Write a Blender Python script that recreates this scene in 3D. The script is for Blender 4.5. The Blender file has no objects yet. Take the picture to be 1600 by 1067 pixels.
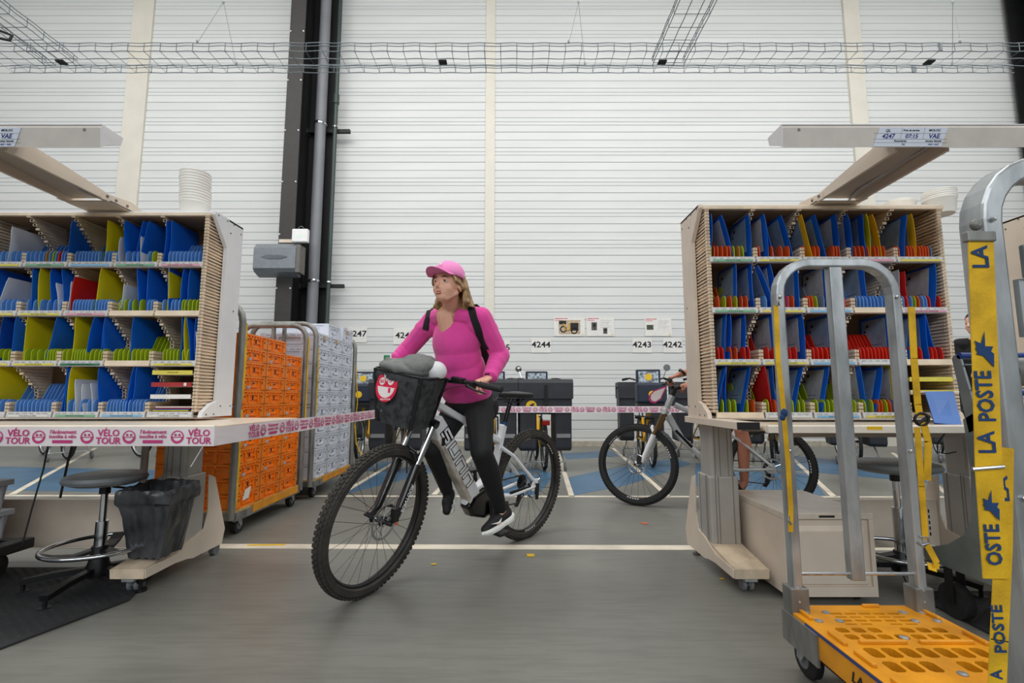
import bpy, bmesh, math, random
from math import sin, cos, pi, radians, atan, sqrt, tan
from mathutils import Vector, Matrix, Euler
random.seed(7)
SC = bpy.context.scene
COL = SC.collection
# ---------------------------------------------------------------- camera, world, lights, exposure
FPX = 760.0
cd = bpy.data.cameras.new('camera'); cam = bpy.data.objects.new('camera', cd); COL.objects.link(cam)
cd.sensor_width = 36.0; cd.lens = 36.0 * FPX / 1600.0
cam.location = (0, 0, 0.98); cam.rotation_euler = (pi/2 + atan(85/FPX), 0, 0)
cd.clip_start = 0.05; cd.clip_end = 200
SC.camera = cam
SC.view_settings.view_transform = 'Standard'; SC.view_settings.look = 'None'
SC.view_settings.gamma = 1.0; SC.view_settings.use_curve_mapping = False
SC.view_settings.exposure = 0.0
w = bpy.data.worlds.new('hall_daylight'); SC.world = w; w.use_nodes = True
w.node_tree.nodes['Background'].inputs[0].default_value = (0.92, 0.96, 1.0, 1)
w.node_tree.nodes['Background'].inputs[1].default_value = 0.2
def area(name, loc, rot, sx, sy, power, color=(1, 1, 1)):
    l = bpy.data.lights.new(name, 'AREA'); l.shape = 'RECTANGLE'; l.size = sx; l.size_y = sy
    l.energy = power; l.color = color
    o = bpy.data.objects.new(name, l); COL.objects.link(o); o.location = loc; o.rotation_euler = rot
    return o
# roof lights over the aisle by the wall, roof lights over the sorting desks, an added fill light behind the camera standing for no known source
area('roof_light_wall_side', (0, 4.6, 9.7), (radians(20), 0, 0), 24, 4.0, 1330, (1, 0.985, 0.955))
area('roof_light_middle', (0, 0.8, 9.7), (0, 0, 0), 20, 2.0, 380, (1, 0.985, 0.95))
area('fill_light_behind', (0, -9, 6.5), (radians(78), 0, 0), 22, 3.5, 1050, (0.92, 0.97, 1.0))

# ---------------------------------------------------------------- materials
def lin(c):
    c /= 255.0
    return c/12.92 if c <= 0.04045 else ((c+0.055)/1.055)**2.4
def rgb(r, g, b): return (lin(r), lin(g), lin(b), 1)
MATS = {}
def mat(name, col, rough=0.5, metal=0.0, var=0.10, scale=12.0, bump=0.0, bscale=60.0, stretch=(1, 1, 1), alpha=1.0,
        trans=0.0, spec=0.5, sheen=0.0, col2=None, coat=0.0, emit=0.0):
    if name in MATS: return MATS[name]
    m = bpy.data.materials.new(name); m.use_nodes = True
    nt = m.node_tree; N = nt.nodes; L = nt.links; b = N['Principled BSDF']
    c = rgb(*col)
    tc = N.new('ShaderNodeTexCoord'); mp = N.new('ShaderNodeMapping'); mp.inputs['Scale'].default_value = stretch
    L.new(tc.outputs['Object'], mp.inputs[0])
    nz = N.new('ShaderNodeTexNoise'); nz.inputs['Scale'].default_value = scale; nz.inputs['Detail'].default_value = 5
    L.new(mp.outputs[0], nz.inputs[0])
    rp = N.new('ShaderNodeValToRGB')
    c2 = rgb(*col2) if col2 else tuple(v*(1-var*2.2) for v in c[:3]) + (1,)
    hi = tuple(min(1, v*(1+var*0.7)) for v in c[:3]) + (1,)
    rp.color_ramp.elements[0].position = 0.3; rp.color_ramp.elements[0].color = c2
    rp.color_ramp.elements[1].position = 0.62; rp.color_ramp.elements[1].color = hi
    L.new(nz.outputs[0], rp.inputs[0]); L.new(rp.outputs[0], b.inputs['Base Color'])
    b.inputs['Roughness'].default_value = rough; b.inputs['Metallic'].default_value = metal
    b.inputs['Specular IOR Level'].default_value = spec
    if sheen: b.inputs['Sheen Weight'].default_value = sheen
    if coat: b.inputs['Coat Weight'].default_value = coat
    if trans: b.inputs['Transmission Weight'].default_value = trans
    if alpha < 1: b.inputs['Alpha'].default_value = alpha
    if emit:
        b.inputs['Emission Color'].default_value = c; b.inputs['Emission Strength'].default_value = emit
    if bump:
        n2 = N.new('ShaderNodeTexNoise'); n2.inputs['Scale'].default_value = bscale; n2.inputs['Detail'].default_value = 3
        L.new(mp.outputs[0], n2.inputs[0])
        bp = N.new('ShaderNodeBump'); bp.inputs['Strength'].default_value = bump; bp.inputs['Distance'].default_value = 0.004
        L.new(n2.outputs[0], bp.inputs['Height']); L.new(bp.outputs[0], b.inputs['Normal'])
    MATS[name] = m
    return m
def M(n): return MATS[n]
mat('wall_white', (219, 220, 219), 0.45, var=0.03, scale=1.2, stretch=(0.3, 1, 3))
mat('wall_trim', (220, 215, 203), 0.5, var=0.03, scale=2)
mat('steel_black', (26, 26, 28), 0.6, var=0.15, scale=3)
mat('pvc_grey', (128, 130, 136), 0.45, var=0.05, scale=2)
mat('pvc_green', (58, 72, 70), 0.45, var=0.08, scale=2)
mat('line_white', (222, 212, 194), 0.5, var=0.12, scale=3, bump=0.1)
mat('line_blue', (66, 102, 132), 0.45, var=0.10, scale=2.5)
mat('tape_yellow', (235, 190, 20), 0.5, var=0.06)
mat('galv', (176, 180, 182), 0.36, 0.6, var=0.18, scale=16, bump=0.12, bscale=50, stretch=(1, 1, .35))
mat('galv_dull', (138, 138, 134), 0.5, 0.5, var=0.2, scale=14, bump=0.15, bscale=50, stretch=(1, 1, .35))
mat('wire_zinc', (122, 134, 142), 0.4, 0.6, var=0.1)
mat('beige_metal', (220, 205, 188), 0.45, var=0.04, scale=5)
mat('case_white', (226, 226, 228), 0.5, var=0.03, scale=4)
mat('beige_plastic', (234, 214, 188), 0.55, var=0.08, scale=10)
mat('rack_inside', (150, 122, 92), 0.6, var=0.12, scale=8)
mat('desk_top', (226, 210, 190), 0.35, var=0.04, scale=6)
mat('desk_wear', (214, 194, 168), 0.6, var=0.16, scale=9)
mat('alu', (184, 180, 174), 0.4, 0.3, var=0.06, scale=4)
mat('alu_dark', (112, 108, 104), 0.5, 0.4, var=0.06)
mat('lamp_grey', (196, 188, 180), 0.45, var=0.04)
mat('lamp_shell', (222, 220, 222), 0.45, var=0.03)
mat('arm_brown', (172, 162, 150), 0.5, var=0.05, scale=3)
mat('paper', (232, 230, 226), 0.7, var=0.03)
mat('paper_grey', (178, 178, 182), 0.7, var=0.08, scale=20)
mat('sleeve_clear', (140, 160, 182), 0.25, var=0.12, scale=9)
mat('ink', (24, 26, 30), 0.7, var=0.0)
mat('ink_blue', (34, 48, 118), 0.7, var=0.0)
mat('ribbon', (236, 228, 230), 0.3, var=0.03, scale=6, bump=0.15, bscale=14)
mat('ribbon_pink', (200, 62, 126), 0.4, var=0.05)
mat('label_strip', (206, 204, 204), 0.45, var=0.06, scale=60)
for n, c in dict(blue=(10, 100, 212), navy=(14, 72, 164), yellow=(222, 206, 20), gold=(236, 180, 20), red=(206, 28, 26),
                 white=(214, 220, 230)).items():
    mat('folder_'+n, c, 0.42, var=0.04, scale=4)
for n, c in dict(blue=(104, 158, 226), green=(166, 188, 34), red=(222, 48, 32), orange=(222, 86, 30), brown=(190, 126, 44),
                 grey=(120, 132, 168), pink=(206, 80, 100)).items():
    mat('tab_'+n, c, 0.4, var=0.04, scale=6)
for n, c in dict(yellow=(226, 212, 90), green=(120, 178, 140), blue=(130, 186, 224), pink=(226, 160, 178), dgreen=(40, 120, 86),
                 white=(226, 226, 222)).items():
    mat('strip_'+n, c, 0.6, var=0.03)
mat('crate_orange', (244, 128, 8), 0.42, var=0.07, scale=6)
mat('crate_white', (212, 216, 226), 0.42, var=0.05, scale=6)
mat('crate_grey', (176, 178, 184), 0.45, var=0.05, scale=6)
mat('recess_shade_orange', (198, 84, 4), 0.5, var=0.08, scale=6)  # crate orange with the shade of a recess put into the colour, unused
mat('recess_shade_grey', (150, 156, 168), 0.5, var=0.08, scale=6)  # crate grey with recess shade put into the colour, unused
mat('cardboard', (196, 156, 116), 0.8, var=0.06)
mat('wood_base', (196, 160, 96), 0.7, var=0.14, scale=8, stretch=(1, 6, 1))
mat('base_yellow', (222, 148, 16), 0.42, var=0.13, scale=7, bump=0.1, col2=(196, 128, 20))
mat('strap_yellow', (224, 176, 20), 0.7, var=0.14, scale=14, bump=0.3, bscale=160)
mat('strap_ink', (26, 62, 110), 0.8, var=0.06)
mat('blue_line', (52, 66, 120), 0.5, var=0.1)
mat('rubber', (34, 34, 35), 0.75, var=0.18, scale=30, bump=0.3, bscale=80)
mat('rubber_dusty', (56, 52, 48), 0.85, var=0.2, scale=14, bump=0.4, bscale=90)
mat('rubber_grey', (112, 114, 118), 0.6, var=0.08)
mat('black_plastic', (24, 24, 26), 0.45, var=0.1)
mat('black_gloss', (12, 12, 14), 0.2, var=0.05)
mat('chrome', (205, 208, 212), 0.14, 1.0, var=0.03)
mat('steel_spoke', (72, 74, 78), 0.35, 0.8, var=0.03)
mat('frame_white', (232, 234, 238), 0.25, var=0.03, scale=5, coat=0.3)
mat('frame_dirt', (206, 198, 186), 0.6, var=0.1, scale=7, col2=(112, 98, 84))
mat('silver_frame', (196, 200, 204), 0.28, 0.5, var=0.04)
mat('fork_black', (14, 14, 16), 0.25, var=0.05, coat=0.3)
mat('fork_gold', (128, 104, 72), 0.25, 0.8, var=0.05)
mat('bin_bag', (66, 67, 70), 0.30, var=0.3, scale=7, bump=0.6, bscale=10)
mat('stool_seat', (112, 116, 118), 0.4, var=0.06)
mat('stool_base', (20, 20, 22), 0.4, var=0.1)
mat('pannier', (48, 50, 56), 0.6, var=0.12, scale=5, bump=0.2, bscale=9)
mat('pannier_navy', (34, 42, 60), 0.55, var=0.12, scale=5, bump=0.2, bscale=9)
mat('reflector', (150, 150, 150), 0.4, 0.3, var=0.05)
mat('logo_yellow', (242, 196, 40), 0.5, var=0.02)
mat('bike_yellow', (232, 176, 24), 0.35, var=0.05)
mat('clear_wallet', (170, 182, 192), 0.12, var=0.7, scale=26, col2=(40, 46, 54))
mat('lamp_red', (150, 20, 20), 0.2, var=0.05)
mat('skin', (232, 178, 152), 0.5, var=0.05, scale=9, spec=0.35)
mat('skin_arm', (190, 128, 104), 0.5, var=0.06, scale=9, spec=0.35)
mat('lip', (178, 84, 80), 0.4, var=0.03)
mat('eye_white', (196, 188, 182), 0.25, var=0.0)
mat('eye_dark', (44, 30, 24), 0.2, var=0.0)
mat('hair', (176, 140, 98), 0.55, var=0.3, scale=30, bump=0.6, bscale=60, stretch=(1.6, 1.6, 0.25), col2=(96, 72, 50))
mat('hair_dark', (40, 32, 28), 0.6, var=0.2, scale=30)
mat('sweater', (228, 70, 158), 0.9, var=0.07, scale=9, bump=0.6, bscale=150, sheen=0.25)
mat('cap_pink', (246, 146, 204), 0.75, var=0.03, scale=9, bump=0.15, bscale=160)
mat('cap_under', (222, 100, 170), 0.8, var=0.03)
mat('legging', (15, 16, 18), 0.75, var=0.12, scale=5)
mat('shoe_black', (24, 24, 25), 0.7, var=0.1)
mat('shoe_white', (232, 232, 228), 0.5, var=0.04)
mat('black_cloth', (20, 20, 23), 0.8, var=0.12)
mat('jacket_grey', (120, 122, 120), 0.85, var=0.14, scale=9, bump=0.4, bscale=24)
mat('helmet_white', (224, 224, 226), 0.4, var=0.03)
mat('basket_mesh', (58, 60, 62), 0.7, var=0.35, scale=30, bump=0.6, bscale=180)
mat('tag_red', (222, 26, 68), 0.4, var=0.02)
mat('tag_white', (238, 226, 224), 0.5, var=0.02)
mat('bottle_clear', (190, 200, 205), 0.1, var=0.03, alpha=0.45)
mat('bottle_green', (20, 140, 80), 0.4, var=0.03)
mat('watch_strap', (214, 190, 178), 0.5, var=0.03)
mat('box_grey', (128, 134, 140), 0.4, 0.15, var=0.05)
mat('device_white', (240, 240, 240), 0.35, var=0.02)
mat('tub_clear', (250, 247, 240), 0.3, var=0.02, alpha=0.95)
mat('plate_grey', (132, 140, 140), 0.4, 0.6, var=0.12, scale=6)
mat('blue_handle', (28, 56, 120), 0.4, var=0.05)
mat('blue_card', (76, 122, 196), 0.45, var=0.05, scale=6)
mat('mat_dark', (36, 37, 40), 0.7, var=0.15, scale=9, bump=0.6, bscale=26)
mat('ceiling_paint', (214, 214, 210), 0.7, var=0.03)
mat('red_binder', (168, 44, 48), 0.5, var=0.05)
mat('gold_ring', (220, 180, 110), 0.25, 0.9, var=0.02)
mat('denim_blue', (44, 66, 150), 0.7, var=0.06)
# floor: sealed grey concrete with faint streaks, scuffs and patches
fm = bpy.data.materials.new('floor_concrete'); fm.use_nodes = True; MATS['floor_concrete'] = fm
nt = fm.node_tree; N = nt.nodes; L = nt.links; b = N['Principled BSDF']
tc = N.new('ShaderNodeTexCoord')
def nz(sc, st, det=6):
    mp = N.new('ShaderNodeMapping'); mp.inputs['Scale'].default_value = st; L.new(tc.outputs['Object'], mp.inputs[0])
    n = N.new('ShaderNodeTexNoise'); n.inputs['Scale'].default_value = sc; n.inputs['Detail'].default_value = det
    L.new(mp.outputs[0], n.inputs[0]); return n
n1 = nz(0.9, (1, 1, 1)); n2 = nz(5, (1, 9, 1)); n3 = nz(40, (1, 1, 1))
r1 = N.new('ShaderNodeValToRGB'); r1.color_ramp.elements[0].color = rgb(105, 104, 98); r1.color_ramp.elements[1].color = rgb(129, 128, 121)
r1.color_ramp.elements[0].position = .3; r1.color_ramp.elements[1].position = .7
L.new(n1.outputs[0], r1.inputs[0])
mx = N.new('ShaderNodeMix'); mx.data_type = 'RGBA'; mx.blend_type = 'MULTIPLY'; mx.inputs[0].default_value = 0.35
r2 = N.new('ShaderNodeValToRGB'); r2.color_ramp.elements[0].color = (.6, .6, .6, 1); r2.color_ramp.elements[0].position = .35; r2.color_ramp.elements[1].position = .55
L.new(n2.outputs[0], r2.inputs[0]); L.new(r1.outputs[0], mx.inputs[6]); L.new(r2.outputs[0], mx.inputs[7]); L.new(mx.outputs[2], b.inputs['Base Color'])
r3 = N.new('ShaderNodeMapRange'); r3.inputs[3].default_value = .28; r3.inputs[4].default_value = .48; L.new(n1.outputs[0], r3.inputs[0]); L.new(r3.outputs[0], b.inputs['Roughness'])
bp = N.new('ShaderNodeBump'); bp.inputs['Strength'].default_value = .12; bp.inputs['Distance'].default_value = .003; L.new(n3.outputs[0], bp.inputs['Height']); L.new(bp.outputs[0], b.inputs['Normal'])

# ---------------------------------------------------------------- builders
WM = {}   # world matrix of every thing root
def tag(o, label=None, cat=None, group=None, kind=None):
    if label: o['label'] = label
    if cat: o['category'] = cat
    if group: o['group'] = group
    if kind: o['kind'] = kind
    return o
def thing(name, label, cat, loc=(0, 0, 0), rz=0.0, group=None):
    o = bpy.data.objects.new(name, None); COL.objects.link(o); o.empty_display_size = 0.05
    o.location = loc; o.rotation_euler = (0, 0, rz); tag(o, label, cat, group)
    WM[o] = Matrix.Translation(Vector(loc)) @ Matrix.Rotation(rz, 4, 'Z')
    return o
def ortho(d):
    d = Vector(d).normalized(); a = Vector((0, 0, 1)) if abs(d.z) < 0.9 else Vector((1, 0, 0))
    u = d.cross(a).normalized(); return u, d.cross(u).normalized()
class MB:
    def __init__(s, X=None): s.v = []; s.f = []; s.X = X
    def add(s, vs, fs):
        k = len(s.v)
        if s.X: vs = [s.X @ Vector(p) for p in vs]
        s.v += [tuple(p) for p in vs]; s.f += [tuple(i+k for i in q) for q in fs]; return s
    def box(s, lo, hi, R=None, c=None):
        x0, y0, z0 = lo; x1, y1, z1 = hi
        vs = [Vector(p) for p in ((x0,y0,z0),(x1,y0,z0),(x1,y1,z0),(x0,y1,z0),(x0,y0,z1),(x1,y0,z1),(x1,y1,z1),(x0,y1,z1))]
        if R is not None: vs = [R @ p for p in vs]
        if c is not None: vs = [p + Vector(c) for p in vs]
        return s.add(vs, [(0,3,2,1),(4,5,6,7),(0,1,5,4),(1,2,6,5),(2,3,7,6),(3,0,4,7)])
    def cbox(s, c, sz, R=None):
        h = [a/2 for a in sz]; return s.box((-h[0],-h[1],-h[2]), (h[0],h[1],h[2]), R, c)
    def bbox(s, lo, hi, r=0.01):
        # box with chamfered vertical edges
        x0, y0, z0 = lo; x1, y1, z1 = hi
        pl = [(x0+r,y0),(x1-r,y0),(x1,y0+r),(x1,y1-r),(x1-r,y1),(x0+r,y1),(x0,y1-r),(x0,y0+r)]
        return s.prism([(a, b_) for a, b_ in pl], (0,0,z0), (1,0,0), (0,1,0), (0,0,z1-z0))
    def prism(s, poly, o, u, v, ext):
        o, u, v, e = Vector(o), Vector(u), Vector(v), Vector(ext); n = len(poly)
        a = [o + u*p[0] + v*p[1] for p in poly]; vs = a + [p + e for p in a]
        fs = [tuple(range(n))[::-1], tuple(range(n, 2*n))] + [(i, (i+1) % n, n+(i+1) % n, n+i) for i in range(n)]
        return s.add(vs, fs)
    def tube(s, pts, r, n=8, cap=True, sq=None, up=None):
        pts = [Vector(p) for p in pts]; m = len(pts)
        rs = r if isinstance(r, (list, tuple)) else [r]*m
        closed = False
        d0 = (pts[1]-pts[0]).normalized()
        if up is not None: u = (Vector(up) - d0*d0.dot(Vector(up))).normalized()
        else: u, _ = ortho(d0)
        vs = []
        for i, p in enumerate(pts):
            if i == 0: d = pts[1]-pts[0]
            elif i == m-1: d = pts[-1]-pts[-2]
            else: d = (pts[i]-pts[i-1]).normalized() + (pts[i+1]-pts[i]).normalized()
            d.normalize(); u = (u - d*u.dot(d)).normalized(); v = d.cross(u)
            k = 1.0
            if sq:
                a_, b_ = sq
                for (sx, sy) in ((1,1),(-1,1),(-1,-1),(1,-1)): vs.append(p + u*a_*sx + v*b_*sy)
            else:
                for j in range(n): t = 2*pi*j/n; vs.append(p + (u*cos(t) + v*sin(t))*rs[i])
        if sq: n = 4
        fs = [(i*n+j, i*n+(j+1) % n, (i+1)*n+(j+1) % n, (i+1)*n+j) for i in range(m-1) for j in range(n)]
        if cap: fs += [tuple(range(n))[::-1], tuple((m-1)*n+j for j in range(n))]
        return s.add(vs, fs)
    def ring(s, c, R, r, axis=(0,0,1), n=48, k=8, sy=1.0):
        c = Vector(c); u, v = ortho(axis); ax = Vector(axis).normalized(); vs = []
        for i in range(n):
            t = 2*pi*i/n; d = u*cos(t) + v*sin(t)
            for j in range(k): q = 2*pi*j/k; vs.append(c + d*(R + r*cos(q)) + ax*(r*sin(q)*sy))
        fs = [(i*k+j, ((i+1) % n)*k+j, ((i+1) % n)*k+(j+1) % k, i*k+(j+1) % k) for i in range(n) for j in range(k)]
        return s.add(vs, fs)
    def lathe(s, prof, c, axis=(0,0,1), n=24):
        c = Vector(c); u, v = ortho(axis); ax = Vector(axis).normalized(); vs = []; m = len(prof)
        for (r, h) in prof:
            for i in range(n): t = 2*pi*i/n; vs.append(c + ax*h + (u*cos(t) + v*sin(t))*max(r, 1e-5))
        fs = [(i*n+j, i*n+(j+1) % n, (i+1)*n+(j+1) % n, (i+1)*n+j) for i in range(m-1) for j in range(n)]
        fs += [tuple(range(n))[::-1], tuple((m-1)*n+j for j in range(n))]
        return s.add(vs, fs)
    def disc(s, c, R, axis, th=0.002, n=24): return s.lathe([(R, -th/2), (R, th/2)], c, axis, n)
    def ell(s, c, rx, ry, rz, R=None, n=12, m=8):
        vs = []; c = Vector(c)
        for i in range(m+1):
            a = pi*i/m
            for j in range(n):
                t = 2*pi*j/n; p = Vector((rx*sin(a)*cos(t), ry*sin(a)*sin(t), rz*cos(a)))
                if R is not None: p = R @ p
                vs.append(c+p)
        fs = [(i*n+j, (i+1)*n+j, (i+1)*n+(j+1) % n, i*n+(j+1) % n) for i in range(m) for j in range(n)]
        return s.add(vs, fs)
    def cap(s, a, b_, ra, rb=None, n=10):
        rb = ra if rb is None else rb; a = Vector(a); b_ = Vector(b_); d = b_-a; L_ = d.length; d.normalize()
        prof = []
        for i in range(5): t = pi/2*i/4; prof.append((ra*sin(t), -ra*cos(t)))
        for i in range(5): t = pi/2*i/4; prof.append((rb*cos(t), L_ + rb*sin(t)))
        return s.lathe(prof, a, d, n)
    def mesh(s, name):
        me = bpy.data.meshes.new(name); me.from_pydata(s.v, [], s.f)
        bm = bmesh.new(); bm.from_mesh(me); bmesh.ops.recalc_face_normals(bm, faces=bm.faces); bm.to_mesh(me); bm.free()
        return me
    def build(s, name, m, parent=None, label=None, smooth=False, cat=None, group=None, kind=None, bevel=0, world=True):
        if parent is not None and world and parent in WM:
            inv = WM[parent].inverted(); s.v = [tuple(inv @ Vector(p)) for p in s.v]
        me = s.mesh(name)
        ms = m if isinstance(m, (list, tuple)) else [m]
        for q in ms: me.materials.append(M(q) if isinstance(q, str) else q)
        o = bpy.data.objects.new(name, me); COL.objects.link(o)
        if parent is not None:
            o.parent = parent
            if parent in WM: WM[o] = WM[parent]
        else:
            # origin at base centre
            xs = [v.co.x for v in me.vertices]; ys = [v.co.y for v in me.vertices]; zs = [v.co.z for v in me.vertices]
            c = Vector(((min(xs)+max(xs))/2, (min(ys)+max(ys))/2, min(zs)))
            me.transform(Matrix.Translation(-c)); o.location = c; WM[o] = Matrix.Translation(c)
        if smooth: shade(o)
        if bevel:
            bv = o.modifiers.new('bevel', 'BEVEL'); bv.width = bevel; bv.segments = 2; bv.limit_method = 'ANGLE'; bv.angle_limit = radians(40)
        tag(o, label, cat, group, kind)
        return o
def shade(o, ang=40):
    me = o.data
    for p in me.polygons: p.use_smooth = True
    try: me.set_sharp_from_angle(angle=radians(ang))
    except Exception: pass
def organic(mb, name, m, parent, voxel=0.006, smooth=3, **kw):
    """fuse the overlapping shapes of mb into one continuous smooth skin"""
    me = mb.mesh('tmp'); o = bpy.data.objects.new('tmp', me); COL.objects.link(o)
    r = o.modifiers.new('r', 'REMESH'); r.mode = 'VOXEL'; r.voxel_size = voxel
    if smooth:
        q = o.modifiers.new('s', 'SMOOTH'); q.factor = 0.6; q.iterations = smooth
    dg = bpy.context.evaluated_depsgraph_get(); dg.update()
    me2 = bpy.data.meshes.new_from_object(o.evaluated_get(dg)); bpy.data.objects.remove(o); bpy.data.meshes.remove(me)
    out = MB(); out.v = [tuple(v.co) for v in me2.vertices]; out.f = [tuple(p.vertices) for p in me2.polygons]
    bpy.data.meshes.remove(me2)
    return out.build(name, m, parent, **kw), out
def ob(me, name, parent, loc=(0,0,0), mats=None, rot=None, **kw):
    o = bpy.data.objects.new(name, me); COL.objects.link(o); o.parent = parent; o.location = loc
    if rot: o.rotation_euler = rot
    tag(o, **kw); return o
def crumple(o, amp, freq, cuts=0):
    from mathutils import noise
    me = o.data
    if cuts:
        bm = bmesh.new(); bm.from_mesh(me); bmesh.ops.subdivide_edges(bm, edges=bm.edges, cuts=cuts, use_grid_fill=True); bm.to_mesh(me); bm.free()
        for p in me.polygons: p.use_smooth = True
    nm = [v.normal.copy() for v in me.vertices]
    for v, n in zip(me.vertices, nm):
        q = 1-2*abs(noise.noise(Vector((v.co.x, v.co.y, v.co.z*.5))*freq))+.5*noise.noise(v.co*freq*2.3+Vector((3, 1, 2)))
        v.co += n*amp*q
def kids(o): return [c for c in bpy.data.objects if c.parent == o]
def dup(o, loc=None, rz=None, label=None, group=None, kd=None):
    if kd is None: kd = {}
    c = o.copy(); COL.objects.link(c)
    if loc is not None: c.location = loc
    if rz is not None: c.rotation_euler = (0, 0, rz)
    if label: c['label'] = label
    if group: c['group'] = group
    for ch in kids(o):
        d = ch.copy(); COL.objects.link(d); d.parent = c
        for g in kids(ch):
            e = g.copy(); COL.objects.link(e); e.parent = d
    return c
TXT = {}
def text_mesh(s, size, bold=False, ext=0.0004, italic=False, align='CENTER', sx=1.0):
    key = (s, size, bold, italic, align, sx)
    if key in TXT: return TXT[key]
    cu = bpy.data.curves.new('t', 'FONT'); cu.body = s; cu.size = size; cu.align_x = align; cu.align_y = 'CENTER'
    cu.resolution_u = 2; cu.extrude = ext
    if bold: cu.offset = size*0.022
    if italic: cu.shear = 0.25
    o = bpy.data.objects.new('t', cu); COL.objects.link(o)
    dg = bpy.context.evaluated_depsgraph_get(); dg.update()
    me = bpy.data.meshes.new_from_object(o.evaluated_get(dg)); bpy.data.objects.remove(o); bpy.data.curves.remove(cu)
    if sx != 1: me.transform(Matrix.Scale(sx, 4, (1, 0, 0)))
    me.materials.clear(); TXT[key] = me
    return me
def frame(o, x, y):   # matrix with local x,y axes in world at origin o
    x = Vector(x).normalized(); y = Vector(y); y = (y - x*y.dot(x)).normalized(); z = x.cross(y)
    m_ = Matrix((x, y, z)).transposed().to_4x4(); m_.translation = Vector(o); return m_
def put_text(s, o, x, y, size, m, parent, name='lettering', label=None, **kw):
    """lettering whose baseline runs along x and rises along y, centred at o, built on the thing it belongs to"""
    me = text_mesh(s, size, **kw).copy(); me.materials.append(M(m))
    X_ = frame(o, x, y)
    if parent in WM: X_ = WM[parent].inverted() @ X_
    me.transform(X_); ob_ = bpy.data.objects.new(name, me); COL.objects.link(ob_); ob_.parent = parent
    if label: ob_['label'] = label
    return ob_
def join_text(items, name, m, parent, label=None):
    """items: (string, o, x, y, size, kw) joined into one printed part"""
    vs = []; fs = []
    for s, o, x, y, size, kw in items:
        me = text_mesh(s, size, **kw); X_ = frame(o, x, y); k = len(vs)
        vs += [X_ @ v.co for v in me.vertices]; fs += [tuple(i+k for i in p.vertices) for p in me.polygons]
    mb = MB(); mb.v = [tuple(v) for v in vs]; mb.f = fs
    return mb.build(name, m, parent, label=label)
# ---------------------------------------------------------------- measuring helper: a pixel of the 1600x1067 photograph -> point at depth y / on height z
TH = atan(85/FPX)
def _ray(px, py):
    a = (px-800)/FPX; b_ = -(py-533.5)/FPX
    return (a, cos(TH)-b_*sin(TH), sin(TH)+b_*cos(TH))
def at(px, py, y):
    r = _ray(px, py); t = y/r[1]; return Vector((r[0]*t, y, 0.98+r[2]*t))
def gd(px, py, z=0.0):
    r = _ray(px, py); t = (z-0.98)/r[2]; return Vector((r[0]*t, r[1]*t, z))
def atx(px, py, x):
    r = _ray(px, py); t = x/r[0]; return Vector((x, r[1]*t, 0.98+r[2]*t))

# ---------------------------------------------------------------- structure
WY = 9.7
fl = MB().box((-16, -10, -0.12), (16, WY+.1, 0)).build('floor', 'floor_concrete', None, kind='structure', label='grey sealed concrete floor with white lines and blue zigzag bands')
ce = MB().box((-16, -10, 10.0), (16, WY+.3, 10.12)).build('ceiling', 'ceiling_paint', None, kind='structure')
wb = MB().box((-16, WY+0.03, 0), (16, WY+0.2, 10.0)).build('wall_back', 'wall_white', None, kind='structure', label='tall white hall wall of horizontal ribbed metal panels')
mat('groove', (186, 194, 198), 0.6, var=0.03)
mat('base_trim', (186, 178, 164), 0.6, var=0.1)
def wall_panel_mesh(x0, x1, H=0.6655):
    prof = []; e = 0.012
    cuts = [0.0, 0.245, 0.356, 0.49, 0.743]   # ribs measured from the bottom of one panel
    pts = [(0.03, 0.0)]
    for i, c in enumerate(cuts):
        z = c*H
        if i == 0: pts += [(0.012, 0.0), (0.012, .010), (0.0, .018)]
        else: pts += [(0.0, z-.010), (0.009, z-.005), (0.009, z+.005), (0.0, z+.010)]
    pts += [(0.0, H-.001), (0.03, H-.001)]
    mb = MB(); n = len(pts)
    mb.add([(x0, a, z) for a, z in pts]+[(x1, a, z) for a, z in pts], [(i, (i+1) % n, n+(i+1) % n, n+i) for i in range(n)]+[tuple(range(n)), tuple(range(n, 2*n))[::-1]])
    me = mb.mesh('wall_panel'); me.materials.append(M('wall_white')); me.materials.append(M('groove'))
    for p in me.polygons:
        if p.center.y > 0.0085 and p.center.y < 0.02 and abs(p.normal.y) > .9: p.material_index = 1
    return me
bays = [(-13.5, -8.15), (-7.75, -4.0), (-4.0, -0.55), (-0.36, 7.2), (7.5, 13.5)]
inv = WM[wb].inverted()
for (x0, x1) in bays:
    me = wall_panel_mesh(x0, x1)
    for k in range(-11, 5):
        z = 7.165 + 0.667*k
        if z < -0.3: continue
        o = ob(me, 'wall_panel', wb, inv @ Vector((0, WY, z)))
        if z < 0: o.scale = (1, 1, 1)
for i, (x0, x1, y0) in enumerate([(-8.2, -7.75, WY-.05), (-0.56, -0.36, WY-.03), (7.16, 7.5, WY-.06)]):
    MB().box((x0, y0, 0), (x1, WY+.02, 10)).build('trim_%d' % (i+1), 'wall_trim', None, kind='structure', bevel=.005)
MB().box((-4.0, WY-.03, 0), (16, WY+.02, 0.1)).box((-16, WY-.03, 0), (-4.75, WY+.02, 0.1)).build('baseboard_back', 'base_trim', None, kind='structure')
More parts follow.
